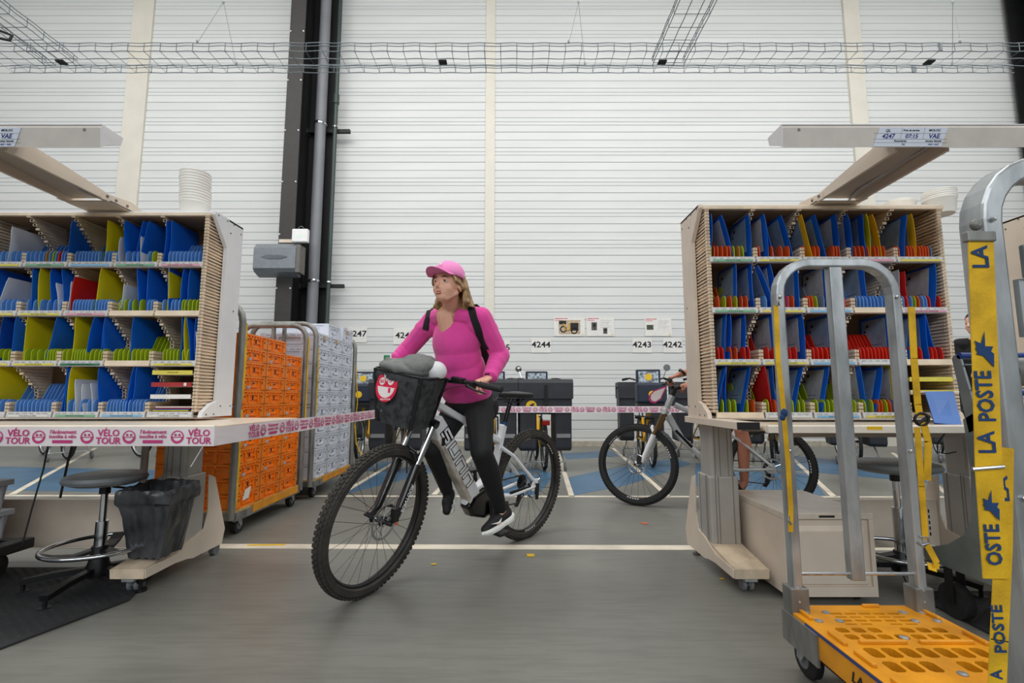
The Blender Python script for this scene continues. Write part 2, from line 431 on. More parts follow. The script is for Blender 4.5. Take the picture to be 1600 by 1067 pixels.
# black steel column (H section) with its bolts
def h_column(name, xl, xr, yf, yb, label):
    t = thing(name, label, 'column', ((xl+xr)/2, (yf+yb)/2, 0)); t['kind'] = 'structure'
    del t['category']
    MB().box((xl, yf, 0), (xr, yf+.03, 10)).build('front_flange', mat('flange_lit', (52, 50, 48), .6, var=.06), t)  # lit front face of the black steel put into a lighter colour
    xm = (xl+xr)/2
    MB().box((xr-.2, yf+.03, 0), (xr-.17, yb-.03, 10)).build('web', 'steel_black', t)
    MB().box((xl, yb-.03, 0), (xr+.32, yb, 10)).build('back_flange', 'steel_black', t)
    b_ = MB()
    for k in range(9):
        z = .9+k*1.02
        b_.disc((xr-.02, yf-.005, z), .014, (0, 1, 0), .02, 8); b_.disc((xl+.02, yf-.005, z), .012, (0, 1, 0), .02, 8)
    b_.build('bolt_heads', 'device_white', t, kind='stuff')
    return t
h_column('trim_4', -4.33, -4.04, 8.75, 9.6, 'black steel column left of the pipes')
h_column('trim_5', 10.6, 11.2, 9.0, 9.6, 'dark column at the right edge behind everything')
# rain pipe and green conduit
px_ = at(489, 450, 9.3).x
t = thing('drain_pipe', 'thick grey vertical pipe beside the black column', 'pipe', (px_, 9.3, 0))
MB().tube([(px_, 9.3, 0), (px_, 9.3, 10)], .105, 20).build('pipe', 'pvc_grey', t, smooth=True)
br = MB()
for z in (3.2, 6.45): br.ring((px_, 9.3, z), .11, .014, n=20, k=6, sy=2)
br.build('clamp', 'chrome', t, kind='stuff')
gx = at(513, 450, 9.4).x
t = thing('conduit_pipe', 'thin dark green vertical pipe right of the grey pipe', 'pipe', (gx, 9.4, 0))
MB().tube([(gx, 9.4, 0), (gx, 9.4, 10)], .042, 12).build('pipe', 'pvc_green', t, smooth=True)
MB().tube([(gx, 9.4, 6.95), (gx, 9.4, 7.15)], .06, 12).build('coupling', 'pvc_green', t)
c_ = MB()
for z in (3.2, 6.45): c_.ring((gx, 9.4, z), .045, .012, n=16, k=6, sy=2)
c_.build('clamp', 'chrome', t, kind='stuff')
for z, k in ((3.15, 'lower'), (6.4, 'upper')):
    t = thing('pipe_bracket', k+' black rail bracket holding the grey and green pipes', 'bracket', ((px_+gx)/2, 9.5, z), group=None)
    MB().box((px_-.35, 9.45, z-.04), (gx+.28, 9.52, z+.03)).build('rail', 'steel_black', t)
    MB().box((px_-.36, 9.44, z-.05), (px_-.33, 9.6, z+.04)).build('end_plate', 'galv', t)
# grey dispenser box and white device on the column
A_, B_ = at(399, 380, 8.55), at(462, 430, 8.55)
t = thing('wall_cabinet', 'grey box with a slotted front mounted on the black column', 'box', ((A_.x+B_.x)/2, 8.65, B_.z))
x0, x1, z0, z1 = A_.x, B_.x, B_.z, A_.z
MB().prism([(8.55, z0+.06), (8.50, z0+.12), (8.50, z1-.1), (8.58, z1), (8.75, z1), (8.75, z0)], (x0, 0, 0), (0, 1, 0), (0, 0, 1), (x1-x0, 0, 0)).build('housing', 'box_grey', t, bevel=.01)
zc = (z0+z1)/2+.03
MB().prism([(-.24, 0), (-.12, .035), (.12, .035), (.24, 0), (.12, -.04), (-.12, -.04)], ((x0+x1)/2, 8.492, zc), (1, 0, 0), (0, 0, 1), (0, .012, 0)).build('grip_slot', mat('slot_grey', (96, 102, 108), .5), t)
MB().box((x1-.002, 8.52, z0+.05), (x1+.07, 8.75, z1-.03)).build('side_panel', 'alu_dark', t)
A_, B_ = at(456, 357, 8.5), at(480, 378, 8.5)
t = thing('access_point', 'small white square device above the grey box', 'device', ((A_.x+B_.x)/2, 8.55, B_.z))
MB().box((A_.x, 8.5, B_.z), (B_.x, 8.6, A_.z)).build('body', 'device_white', t, bevel=.02)
MB().cbox(((A_.x+B_.x)/2, 8.497, A_.z-.14), (.05, .004, .01)).build('status_light', mat('led_green', (90, 220, 140), .4, emit=1.5), t)
MB().tube([(A_.x+.09, 8.56, A_.z-.01), (A_.x+.1, 8.56, A_.z+.05), (A_.x+.15, 8.56, A_.z+.065), (A_.x+.2, 8.56, A_.z+.02)], .006, 6).build('cable_loop', 'rubber_grey', t)
MB().box((A_.x-.28, 8.62, B_.z+.03), (A_.x, 8.68, B_.z+.09)).build('mounting_arm', 'beige_metal', t)

# ---------------------------------------------------------------- painted floor lines, blue bands, tape marks, rubber mats
finv = WM[fl].inverted()
def strip(name, pts, m, h=0.0015, label=None):
    mb = MB(); n = len(pts)
    mb.prism([(p[0], p[1]) for p in pts], (0, 0, 0), (1, 0, 0), (0, 1, 0), (0, 0, h)); return mb.build(name, m, fl, label=label)
def line(a, b_, wdt, m='line_white', h=.002):
    a = Vector(a[:2]); b_ = Vector(b_[:2]); d = (b_-a).normalized(); n = Vector((-d.y, d.x))*wdt/2
    strip('painted_line', [a+n, a-n, b_-n, b_+n], m, h)
line((-6, 3.36), (6, 3.24), .095)
line((-9, 4.98), (9, 4.84), .06)
for a, b_ in [((1.53, 4.9), (1.9, 9.3)), ((.585, 4.9), (.80, 8.6)), ((-1.72, 5.0), (-1.75, 8.4)), ((-.78, 5.0), (-.62, 8.6)), ((-5.0, 5.0), (-7.9, 9.4)), ((-3.4, 5.0), (-5.4, 8.8)),
              ((3.15, 4.9), (4.5, 8.0)), ((4.3, 4.9), (6.6, 8.6)), ((5.8, 4.9), (8.4, 8.6))]:
    line(a, b_, .055)
for q in [[(.60, 4.95), (1.25, 5.5), (2.6, 7.2), (2.6, 7.9), (1.1, 6.5), (.62, 5.95)], [(-.45, 4.95), (.25, 4.95), (.55, 6.3), (.25, 6.9), (-.35, 5.9)],
          [(-1.68, 5.0), (-.9, 6.7), (-.7, 7.6), (-1.7, 6.6)], [(-2.9, 5.1), (-1.75, 6.7), (-1.75, 7.5), (-3.3, 6.0)],
          [(-6.2, 5.3), (-3.9, 5.1), (-4.6, 6.6), (-7.6, 7.0)], [(2.0, 5.5), (3.1, 4.95), (3.75, 6.3), (2.7, 7.3)], [(.85, 7.7), (1.75, 8.1), (1.8, 8.9), (.85, 8.5)],
          [(3.4, 6.9), (5.1, 5.3), (5.9, 6.3), (4.6, 8.2)]]:
    strip('painted_band', q, 'line_blue', .001)
def mark(px, py, sx, sy, m='tape_yellow', rz=0):
    c = gd(px, py); R = Matrix.Rotation(rz, 3, 'Z')
    MB().cbox((0, 0, .0015), (sx, sy, .003), R).build('x', m, None) if False else None
    mb = MB(); mb.box((-sx/2, -sy/2, .002), (sx/2, sy/2, .004), R, c); mb.build('tape_mark', m, fl)
mark(829, 868, .045, .05); mark(416, 852, .24, .025, rz=.05); mark(678, 882, .03, .02, rz=.4)
mark(1007, 818, .05, .04, mat('tape_orange', (190, 100, 60), .6))
mark(1128, 905, .02, .015)
def rubber_mat(name, poly, label):
    t = thing(name, label, 'mat', (sum(p[0] for p in poly)/len(poly), sum(p[1] for p in poly)/len(poly), 0))
    MB().prism(poly, (0, 0, 0.0005), (1, 0, 0), (0, 1, 0), (0, 0, .009)).build('base', 'mat_dark', t)
    mb = MB(); xs = [p[0] for p in poly]; ys = [p[1] for p in poly]
    def inside(x, y):
        c = False; n = len(poly)
        for i in range(n):
            x1, y1 = poly[i]; x2, y2 = poly[(i+1) % n]
            if (y1 > y) != (y2 > y) and x < (x2-x1)*(y-y1)/(y2-y1)+x1: c = not c
        return c
    y = min(ys); j = 0
    while y < max(ys):
        x = min(xs) + (j % 2)*.03
        while x < max(xs):
            if inside(x-.025, y) and inside(x+.025, y) and inside(x, y-.02) and inside(x, y+.02):
                mb.add([(x-.02, y, .0095), (x, y-.01, .0095), (x+.02, y, .0095), (x, y+.01, .0095), (x, y, .013)], [(0,1,4),(1,2,4),(2,3,4),(3,0,4)])
            x += .06
        y += .022; j += 1
    mb.build('raised_studs', 'mat_dark', t, kind='stuff')
rubber_mat('floor_mat', [(-4.2, 1.2), (-2.3, 1.2), (-1.98, 2.02), (-1.84, 2.46), (-2.02, 2.9), (-4.2, 2.9)], 'black studded rubber floor mat under the left stool')
rubber_mat('floor_mat', [(1.95, 1.3), (4.2, 1.3), (4.2, 2.56), (1.98, 2.56)], 'black studded rubber floor mat right of the yellow trolley')

# ---------------------------------------------------------------- wire cable trays
def tray(name, a, b_, wdt, label, gap=None, side=.055, step=.1):
    """a->b centre line of the tray bottom; wires run along it, U-shaped cross wires every step"""
    a = Vector(a); b_ = Vector(b_); d = (b_-a).normalized(); L_ = (b_-a).length; n = Vector((-d.y, d.x, 0))
    t = thing(name, label, 'cable tray', a)
    lo = MB(); rng = random.Random(len(label))
    for off, z in [(-wdt/2, side), (-wdt/2, side*.62), (-wdt/2, 0), (-wdt/6, 0), (wdt/6, 0), (wdt/2, 0), (wdt/2, side*.62), (wdt/2, side)]:
        pts = []; k = int(L_/step)+1
        for i in range(k+1):
            q = a + d*min(L_, i*step) + n*off + Vector((0, 0, z)); q += Vector((0, 0, .0025*(1 if i % 2 else -1)))
            pts.append(q)
        lo.tube(pts, .0024, 5)
    lo.build('long_wires', 'wire_zinc', t, kind='stuff')
    me = None; cr = MB()
    cr.tube([n*(-wdt/2)+Vector((0,0,side)), n*(-wdt/2), n*(wdt/2), n*(wdt/2)+Vector((0,0,side))], .0024, 5)
    me = cr.mesh('cross_wire'); me.materials.append(M('wire_zinc'))
    inv_ = WM[t].inverted()
    for i in range(int(L_/step)+1):
        ob(me, 'cross_wire', t, inv_ @ (a + d*(i*step+.03)))
    return t
ty = 2.78; tz = at(1027, 80, ty).z
t1 = tray('cable_tray', (-3.3, ty+.1, tz), (3.3, ty+.1, tz), .2, 'long wire cable tray running across the hall under the roof')
for x in (at(690, 97, 2.85).x, at(1035, 97, 2.85).x, at(1455, 97, 2.85).x, at(88, 115, 2.85).x):
    MB().box((x-.02, ty+.07, tz-.012), (x+.03, ty+.11, tz-.003)).build('clip', 'steel_black', t1)
for x in (at(1470, 85, ty).x,):
    MB().box((x-.006, ty-.006, tz), (x+.01, ty, tz+.055)).box((x-.006, ty+.2, tz), (x+.02, ty+.206, tz+.05)).build('splice_plate', 'galv', t1)
xb = at(1030, 80, ty).x
t2 = tray('cable_tray', (xb+.1, ty+.15, tz+.012), (xb+.1, .6, tz+.012), .2, 'short wire cable tray coming off the long tray right of the middle')
xl = at(86, 85, ty).x
t3 = tray('cable_tray', (xl-.1, ty+.15, tz+.012), (xl-.1, .6, tz+.012), .2, 'short wire cable tray coming off the long tray at upper left')
c0 = at(24, 58, 2.5)
MB().tube([(c0.x-.35, 2.45, c0.z+.06), (c0.x-.12, 2.47, c0.z+.04), (c0.x-.02, 2.5, c0.z+.01), (c0.x-.03, 2.5, c0.z-.02), (c0.x-.15, 2.45, c0.z-.02), (c0.x-.35, 2.4, c0.z-.01)], .008, 8).build('power_cable', 'black_plastic', None, label='loop of black cable on the upper left wire tray', cat='cable', smooth=True)
for px, k in ((345, 'left'), (905, 'middle'), (1495, 'right')):
    x = at(px, 60, 2.88).x; c = Vector((x, ty+.1, tz+.42))
    t = thing('suspension_wire', 'thin steel wire holding up the long cable tray, the %s one' % k, 'wire', (x, ty+.1, tz))
    MB().tube([c, (x, ty+.1, 10)], .0016, 5).build('drop_wire', 'wire_zinc', t)
    for ye in ((x-.08, ty, tz+.05), (x+.05, ty+.2, tz+.05)): MB().tube([ye, c], .0014, 5).build('yoke_wire', 'wire_zinc', t)
    for hc, hr_ in ((c, (.008, .008, .014)), ((x-.08, ty, tz+.068), (.007, .007, .013)), ((x+.05, ty+.2, tz+.068), (.007, .007, .013))): MB().ell(hc, *hr_).build('hook', 'galv', t)

# ---------------------------------------------------------------- number sheets and notices on the wall
def sheet(px0, py0, px1, py1, text, lab, y=WY-.012):
    A_, B_ = at(px0, py0, y), at(px1, py1, y); cx, cz = (A_.x+B_.x)/2, (A_.z+B_.z)/2
    t = MB().box((A_.x, y, B_.z), (B_.x, y+.002, A_.z)).build('number_sheet', 'paper', None, label=lab, cat='sign')
    put_text(text, (cx, y-.001, cz+.01), (1, 0, 0), (0, 0, 1), .165, 'ink', t, bold=True, sx=1.15)
sheet(543, 510, 573, 535, '4247', 'numbered white sheet on the wall just right of the white crates'); sheet(615, 512, 650, 538, '4246', 'numbered white sheet on the wall behind the pink sleeve, left of the woman'); sheet(768, 532, 797, 556, '4245', 'numbered white sheet mostly hidden behind the elbow of the woman')
sheet(830, 528, 861, 551, '4244', 'numbered white sheet on the wall below the notice with the yellow bicycle'); sheet(988, 528, 1019, 551, '4243', 'numbered white sheet under the left edge of the green photo notice'); sheet(1036, 528, 1066, 551, '4242', 'numbered white sheet on the wall nearest the right rack')
def notice(px0, py0, px1, py1, label, pics):
    y = WY-.012; A_, B_ = at(px0, py0, y), at(px1, py1, y)
    t = MB().box((A_.x, y, B_.z), (B_.x, y+.002, A_.z)).build('notice', 'paper', None, label=label, cat='poster')
    wd, ht = B_.x-A_.x, A_.z-B_.z
    mb = MB()
    mb.box((A_.x+.04*wd, y-.0015, A_.z-.11*ht), (A_.x+.45*wd, y, A_.z-.06*ht)); mb.box((A_.x+.04*wd, y-.0015, A_.z-.2*ht), (A_.x+.3*wd, y, A_.z-.16*ht))
    mb.build('heading_print', mat('print_pink', (214, 130, 140), .7), t)
    mb = MB()
    for k in range(5): mb.box((A_.x+.5*wd, y-.0015, A_.z-(.2+.09*k)*ht), (A_.x+(.9-.05*(k % 3))*wd, y, A_.z-(.185+.09*k)*ht))
    mb.build('text_print', mat('print_grey', (170, 170, 176), .7), t)
    for (u0, v0, u1, v1, kind) in pics:
        x0, x1, z1, z0 = A_.x+u0*wd, A_.x+u1*wd, A_.z-v0*ht, A_.z-v1*ht; w_, h_ = x1-x0, z1-z0
        p = MB().box((x0, y-.002, z0), (x1, y, z1)).build('photo_print', mat('photo_bg_'+kind, dict(bike=(196, 176, 150), dark=(96, 92, 84), green=(74, 80, 58))[kind], .6, var=.2, scale=30), t)
        if kind == 'bike':
            q = MB(); q.ring((x0+.22*w_, y-.0035, z0+.35*h_), .2*h_, .012, (0, 1, 0), 16, 4); q.ring((x0+.72*w_, y-.0035, z0+.25*h_), .2*h_, .012, (0, 1, 0), 16, 4)
            q.box((x0+.55*w_, y-.005, z0+.25*h_), (x0+.92*w_, y-.002, z0+.8*h_)); q.box((x0+.02*w_, y-.005, z0+.7*h_), (x0+.35*w_, y-.002, z0+.95*h_)); q.build('bike_print', 'ink', t)
            MB().tube([(x0+.22*w_, y-.006, z0+.75*h_), (x0+.34*w_, y-.006, z0+.3*h_), (x0+.52*w_, y-.006, z0+.3*h_), (x0+.5*w_, y-.006, z0+.75*h_)], .012, 5).build('frame_print', 'bike_yellow', t)
        elif kind == 'dark':
            MB().box((x0+.25*w_, y-.004, z0+.45*h_), (x0+.8*w_, y-.002, z0+.85*h_)).box((x0+.45*w_, y-.004, z0+.05*h_), (x0+.6*w_, y-.002, z0+.5*h_)).build('cart_print', 'ink', t)
    MB().disc((B_.x-.08*wd, y-.001, B_.z+.08*ht), .014, (0, 1, 0), .002, 10).build('logo_print', 'logo_yellow', t)
notice(865, 495, 914, 525, 'white notice with a photo of a yellow bicycle on the wall', [(.16, .17, .85, .9, 'bike')])
notice(916, 495, 960, 525, 'white notice with two small photos, middle of the three wall notices', [(.18, .28, .38, .7, 'dark'), (.6, .58, .75, .88, 'dark')])
notice(1007, 496, 1050, 525, 'white notice with one small green photo above sheet 4243', [(.07, .4, .32, .66, 'green')])
# ---------------------------------------------------------------- sorting racks
ORD = ['first', 'second', 'third', 'fourth', 'fifth', 'sixth', 'seventh', 'eighth', 'ninth', 'tenth']
ROWN = ['top', 'second', 'third', 'bottom']
CP = 0.259; ZS = [1.745, 1.461, 1.177, .893]; ZT = 2.03; RD = .275
STRIPS = ['yellow', 'green', 'blue', 'pink', 'white', 'dgreen']
def comb_mesh(full, rows=15, H=.284):
    mb = MB(); ph = H/rows
    for i in range(rows):
        u = (i+.5)/rows
        if full: d0 = 0.0
        elif u < .2: d0 = 0.0
        elif u < .42: d0 = .16
        elif u < .94: d0 = .16 - (u-.42)/.52*.15
        else: d0 = .0
        mb.box((-.007, d0, i*ph+.002), (.007, RD-.03, i*ph+ph*.62))
        mb.box((-.011, d0, i*ph+.001), (.011, d0+.014, i*ph+ph*.8))
        if full: mb.box((-.013, d0+.02, i*ph+.002), (.013, RD-.04, i*ph+ph*.5))
        mb.box((-.002, d0+.012, i*ph), (.002, RD-.03, i*ph+ph))
    me = mb.mesh('comb_divider'); me.materials.append(M('beige_plastic')); return me
COMB = None
def rack(side, x0, yf, strips, label, n_cells=5, contents=True):
    """x0 = inner left edge of the first cell, yf = front plane"""
    global COMB
    if COMB is None: COMB = (comb_mesh(False), comb_mesh(True))
    x1 = x0 + CP*n_cells
    t = thing('sorting_rack', label, 'rack', ((x0+x1)/2, yf+RD/2, .86)); inv = WM[t].inverted()
    # casing: top board, back board, side panels with corner plates
    MB().box((x0-.04, yf+.02, ZT+.005), (x1+.04, yf+RD+.03, ZT+.022)).build('top_panel', 'case_white' if side == 'left' else 'beige_metal', t, bevel=.003)
    MB().box((x0-.02, yf-.004, ZT-.012), (x1+.02, yf+.02, ZT+.004)).build('top_rail', 'beige_plastic', t)
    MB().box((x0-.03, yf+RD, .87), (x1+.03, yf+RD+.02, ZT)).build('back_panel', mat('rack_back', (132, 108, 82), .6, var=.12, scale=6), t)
    MB().box((x0-.03, yf+.06, .86), (x1+.03, yf+RD+.02, .873)).build('base_panel', 'beige_metal', t)
    cm = 'case_white' if side == 'left' else 'beige_metal'
    for sx, xe in ((-1, x0), (1, x1)):
        a, b_ = sorted((xe+sx*.016, xe+sx*.040))
        mb = MB().box((a, yf+.145, .86), (b_, yf+RD+.03, ZT+.02))
        mb.prism([(yf+.01, ZT+.02), (yf+.145, ZT+.02), (yf+.145, ZT-.16), (yf+.01, ZT-.0)], (a, 0, 0), (0, 1, 0), (0, 0, 1), (b_-a, 0, 0))
        mb.prism([(yf+.01, .86), (yf+.145, .86), (yf+.145, .95), (yf+.09, .935), (yf+.02, .89)], (a, 0, 0), (0, 1, 0), (0, 0, 1), (b_-a, 0, 0))
        s_ = mb.build('side_panel', cm, t, bevel=.002)
        mb = MB(); xo = xe+sx*.041
        for (dy, z) in ((.04, ZT+.004), (.13, ZT+.004), (.2, ZT+.004), (.28, ZT-.03), (.17, ZT-.06), (.05, .875), (.12, .875), (.18, .92), (.28, .92), (.25, 1.5)):
            mb.disc((xo, yf+dy, z), .005, (1, 0, 0), .003, 8)
        mb.build('screw_heads', 'alu_dark', t, kind='stuff')
    for r in range(4):
        for c in range(n_cells+1):
            end = c in (0, n_cells)
            ob(COMB[1 if end else 0], 'comb_divider', t, inv @ Vector((x0+c*CP, yf, ZS[r]-.002)))
    # shelves with their label strips
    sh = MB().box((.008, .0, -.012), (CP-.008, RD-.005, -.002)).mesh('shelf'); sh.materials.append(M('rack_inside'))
    lip = MB().prism([(-.006, -.03), (.012, -.034), (.012, 0), (0, 0)], (.004, 0, 0), (0, 1, 0), (0, 0, 1), (CP-.01, 0, 0)).mesh('label_holder'); lip.materials.append(M('label_strip'))
    lip2 = lip.copy(); lip2.materials.clear(); lip2.materials.append(M('beige_plastic'))
    SM = {}
    for i, s_ in enumerate(STRIPS):
        m_ = MB().box((.02, -.0085, -.028), (CP-.02, -.004, -.017)).mesh('paper_label'); m_.materials.append(M('strip_'+s_)); SM[s_] = m_
    inkitems = []
    for r in range(4):
        for c in range(n_cells):
            p = inv @ Vector((x0+c*CP, yf, ZS[r]))
            ob(sh, 'shelf', t, p)
            spec = strips[r][c] if strips else ('white', '')
            if spec is None:
                ob(lip2, 'label_holder', t, p); continue
            h = ob(lip, 'label_holder', t, p); o = ob(SM[spec[0]], 'paper_label', t, p)
            if spec[1]:
                inkitems.append((spec[1], (x0+(c+.5)*CP, yf-.0088, ZS[r]-.0225), (1, 0, 0), (0, 0, 1), .0105, dict(sx=1.15, ext=0.0002)))
            rng = random.Random(r*10+c)
            for k in range(6):
                inkitems.append((rng.choice(['14 16 18', '2 4 6 8', '21', '33 35', '7 9 11', '102', '50 52']), (x0+c*CP+.03+k*.038, yf-.0045, ZS[r]-.010), (1, 0, 0), (0, 0, 1), .007, dict(ext=0.0002)))
    if inkitems: join_text(inkitems, 'label_lettering', 'ink', t)['kind'] = 'stuff'
    # the top shelf underside in front of the cells
    ob(sh, 'shelf', t, inv @ Vector((x0, yf, ZT))).scale = (n_cells, 1, 1)
    return t
FM = {}
def folder_mesh(col, bow, h, d=.245, thick=.0022):
    key = (col, bow, h)
    if key in FM: return FM[key]
    mb = MB(); nz_ = 7; ny = 4; vs = []; fs = []
    for s_ in (0, 1):
        for i in range(nz_+1):
            u = i/nz_
            for j in range(ny+1):
                v = j/ny; z = u*h; y = v*d
                if i == nz_ and j == 0: y += .005
                if i == nz_ and j == ny: y -= .005
                vs.append((bow*sin(pi*u)*(1-.5*v) + s_*thick, y+.004, z))
    w_ = ny+1; off = w_*(nz_+1)
    for s_ in (0, 1):
        for i in range(nz_):
            for j in range(ny): a = s_*off+i*w_+j; fs.append((a, a+1, a+w_+1, a+w_))
    for i in range(nz_):
        fs.append((i*w_, (i+1)*w_, off+(i+1)*w_, off+i*w_)); fs.append((i*w_+ny, (i+1)*w_+ny, off+(i+1)*w_+ny, off+i*w_+ny))
    for j in range(ny):
        fs.append((j, j+1, off+j+1, off+j)); fs.append((nz_*w_+j, nz_*w_+j+1, off+nz_*w_+j+1, off+nz_*w_+j))
    mb.add(vs, fs); me = mb.mesh('folder'); me.materials.append(M(col))
    FM[key] = me; return me
def tab_mesh(col):
    if ('t', col) in FM: return FM[('t', col)]
    prof = [(0, 0), (0, .042), (.004, .054), (.011, .063), (.022, .068), (.042, .068), (.056, .062), (.066, .048), (.078, .03), (.11, .026), (.14, .05), (.19, .15), (.205, .16), (.24, .16), (.24, 0)]
    me = MB().prism(prof, (-.0012, .002, 0), (0, 1, 0), (0, 0, 1), (.0032, 0, 0)).mesh('divider_tab'); me.materials.append(M(col)); FM[('t', col)] = me; return me
CN = dict(b='blue', g='green', r='red', o='orange', n='brown', y='grey', p='pink', B='blue', Y='yellow', G='gold', R='red', W='white', V='navy', S='grey')
TABN = dict(b='light blue', g='lime green', r='red', o='orange', n='brown', y='grey', p='pink')
FOLN = dict(B='blue', Y='yellow', G='golden yellow', R='red', W='white paper', V='navy', S='grey')
def fill(side, x0, yf, row, zx0, zx1, tabs, folds, yaw=0.0):
    z = ZS[row]+.001; n5 = 5; sc = CP*n5/(zx1-zx0)
    cnt = {}
    allf = sorted(folds, key=lambda f: f[0])
    lastx = {}
    for f in allf:
        xb, xt, col = f[0], f[1], f[2]; hf = f[3] if len(f) > 3 else 1.0
        x = x0+(xb-zx0)*sc; cell = max(0, min(4, int((xb-zx0)/((zx1-zx0)/5)))) if xb >= zx0 else -1
        cx0, cx1 = x0+cell*CP+.012, x0+(cell+1)*CP-.012
        x = min(max(x, cx0), cx1-.004)
        if x - lastx.get(cell, -9) < .005: x = lastx[cell]+.005
        lastx[cell] = x
        dx = (xt-xb)*sc; h = .25*hf; th = max(-.45, min(.45, math.asin(max(-.9, min(.9, dx/h)))))
        # keep the top inside its own cell
        if x+h*sin(th) > cx1-.004: th = math.asin(max(-1, (cx1-.006-x)/h))
        if x+h*sin(th) < cx0+.002: th = math.asin(min(1, (cx0+.004-x)/h))
        m_ = 'folder_'+CN[col] if col not in 'SW' else ('paper_grey' if col == 'S' else 'folder_white')
        k = cnt.get((cell, col), 0); cnt[(cell, col)] = k+1
        tilt = 'upright' if abs(th) < .06 else ('leaning right' if th > 0 else 'leaning left')
        what = 'sheet standing' if col == 'W' else 'folder standing'
        place = 'in the %s cell of the %s row, %s rack' % (ORD[cell] if cell >= 0 else 'outermost left', ROWN[row], side)
        bow = {0: 0.0, 1: .006, 2: -.006}[(int(xb)) % 3] if abs(th) < .4 else 0
        me = folder_mesh(m_, bow, h)
        o = bpy.data.objects.new('paper_sheet' if col in 'W' else 'folder', me); COL.objects.link(o)
        o.location = (x, yf+.004+(k % 3)*.004, z); o.rotation_euler = (0, th, 0)
        kind_ = 'paper sheet' if col == 'W' else 'folder'
        tag(o, '%s %s %s, %s of its colour, %s cell, %s row, %s rack' % ('white' if col == 'W' else FOLN[col], kind_, tilt, ORD[min(k, 9)], ORD[cell] if cell >= 0 else 'outermost', ROWN[row], side),
            'paper' if col == 'W' else 'folder', 'folders in the %s rack' % side if col != 'W' else 'papers in the %s rack' % side)
        if side == 'right' and col in 'BGY' and hf == 1.0:
            # clear sleeve with a printed sheet on the left face
            s_ = MB().box((-.0025, .045, .045), (-.0012, .225, .235)).mesh('sleeve'); s_.materials.append(M('sleeve_clear' if (int(xb) % 5) in (0, 1) else 'paper_grey'))
            q = ob(s_, 'sleeve', o, (bow*.8 if bow < 0 else 0, 0, 0), label='clear sleeve with a printed sheet')
            pr = MB().box((-.0035, .17, .195), (-.0026, .188, .21)).box((-.0035, .195, .165), (-.0026, .21, .178)).box((-.0035, .08, .07), (-.0026, .18, .072)).box((-.0035, .08, .09), (-.0026, .18, .092)).mesh('print_marks'); pr.materials.append(M('ink'))
            ob(pr, 'print_marks', q, kind='stuff')
    seen = {}
    tl = []
    for tb in tabs:
        if len(tb) == 4: a, b_, n, col = tb; tl += [(a+(b_-a)*i/max(1, n-1), col) for i in range(n)]
        else: tl.append(tb)
    for (xx, col) in sorted(tl):
        x = x0+(xx-zx0)*sc; cell = max(-1, min(4, int(math.floor((xx-zx0)/((zx1-zx0)/5)))))
        cx0, cx1 = x0+cell*CP+.012, x0+(cell+1)*CP-.010
        x = min(max(x, cx0), cx1)
        o = bpy.data.objects.new('divider_tab', tab_mesh('tab_'+CN[col])); COL.objects.link(o)
        o.location = (x, yf-.001, z); o.rotation_euler = (0, random.uniform(-.05, .05), 0)
        tag(o, '%s round-topped divider tab in the %s cell of the %s row, %s rack' % (TABN[col], ORD[cell] if cell >= 0 else 'outermost left', ROWN[row], side), 'divider',
            '%s divider tabs in the %s cell of the %s row, %s rack' % (TABN[col], ORD[cell] if cell >= 0 else 'outermost left', ROWN[row], side))
LX0, LYF = -2.875-.185+.005, 2.72
LX0 = -1.765-5*CP
RX0, RYF = 1.088, 2.62
sl = [[('yellow', ''), ('green', 'RUE PASTEUR'), ('blue', ''), ('green', 'RUE DES TROENES'), ('pink', 'RUE ALBERT SCHWEITZER')],
      [('yellow', ''), ('yellow', 'RUE DES SPORTS'), ('pink', 'RUE DES LILAS'), None, None],
      [('yellow', ''), ('yellow', 'RUE DES SPORTS'), ('dgreen', 'CHEMIN DES TRONQUES'), None, ('yellow', 'RUE DES SPORTS')],
      [('white', ''), ('white', 'RUE JEAN JAURES'), ('green', 'RUE DES TROENES'), ('blue', 'RUE AUGUSTE RENOIR'), ('white', 'CAHIER DE TOURNEE')]]
sr = [[('green', 'ROUTE D ALBI'), ('yellow', 'RUE SIMONE BOUDET'), ('white', ''), ('pink', ''), ('yellow', '')],
      [('green', 'ROUTE D ALBI'), ('yellow', ''), ('blue', ''), None, ('pink', 'RUE GASTON GENEVIER')],
      [('yellow', 'ROUTE D ALBI'), ('yellow', 'RUE SIMONE BOUDET'), ('blue', ''), ('white', ''), None],
      [None, ('white', ''), ('blue', 'RUE DE VENASQUE'), ('yellow', 'RUE AUGUSTE RENOIR'), None]]
rack('left', LX0, LYF, sl, 'white cased sorting rack with beige comb dividers on the left desk')
rack('right', RX0, RYF, sr, 'beige cased sorting rack on the right desk behind the yellow trolley')
rack('far right', 3.08, 2.62, None, 'beige sorting rack cut off by the right edge behind the galvanised post')
o_ = 210
fill('left', LX0, LYF, 0, -135, 915, [(-130, 85, 10, 'b'), (105, 165, 4, 'b'), (178, 'n'), (192, 'b'), (208, 'g'), (220, 'b'), (235, 'r'), (250, 'b'), (262, 'b'), (315, 420, 8, 'b'), (452, 500, 4, 'b'), (550, 'b'), (580, 'b'), (600, 'b'), (650, 'b'), (672, 'g'), (748, 905, 10, 'b')],
     [(276, 276, 'B'), (445, 440, 'Y'), (512, 508, 'W', .6), (548, 520, 'B'), (582, 605, 'B'), (600, 630, 'B'), (612, 600, 'W', .62), (718, 668, 'B'), (742, 740, 'B'), (-8, -8, 'W', .85)])
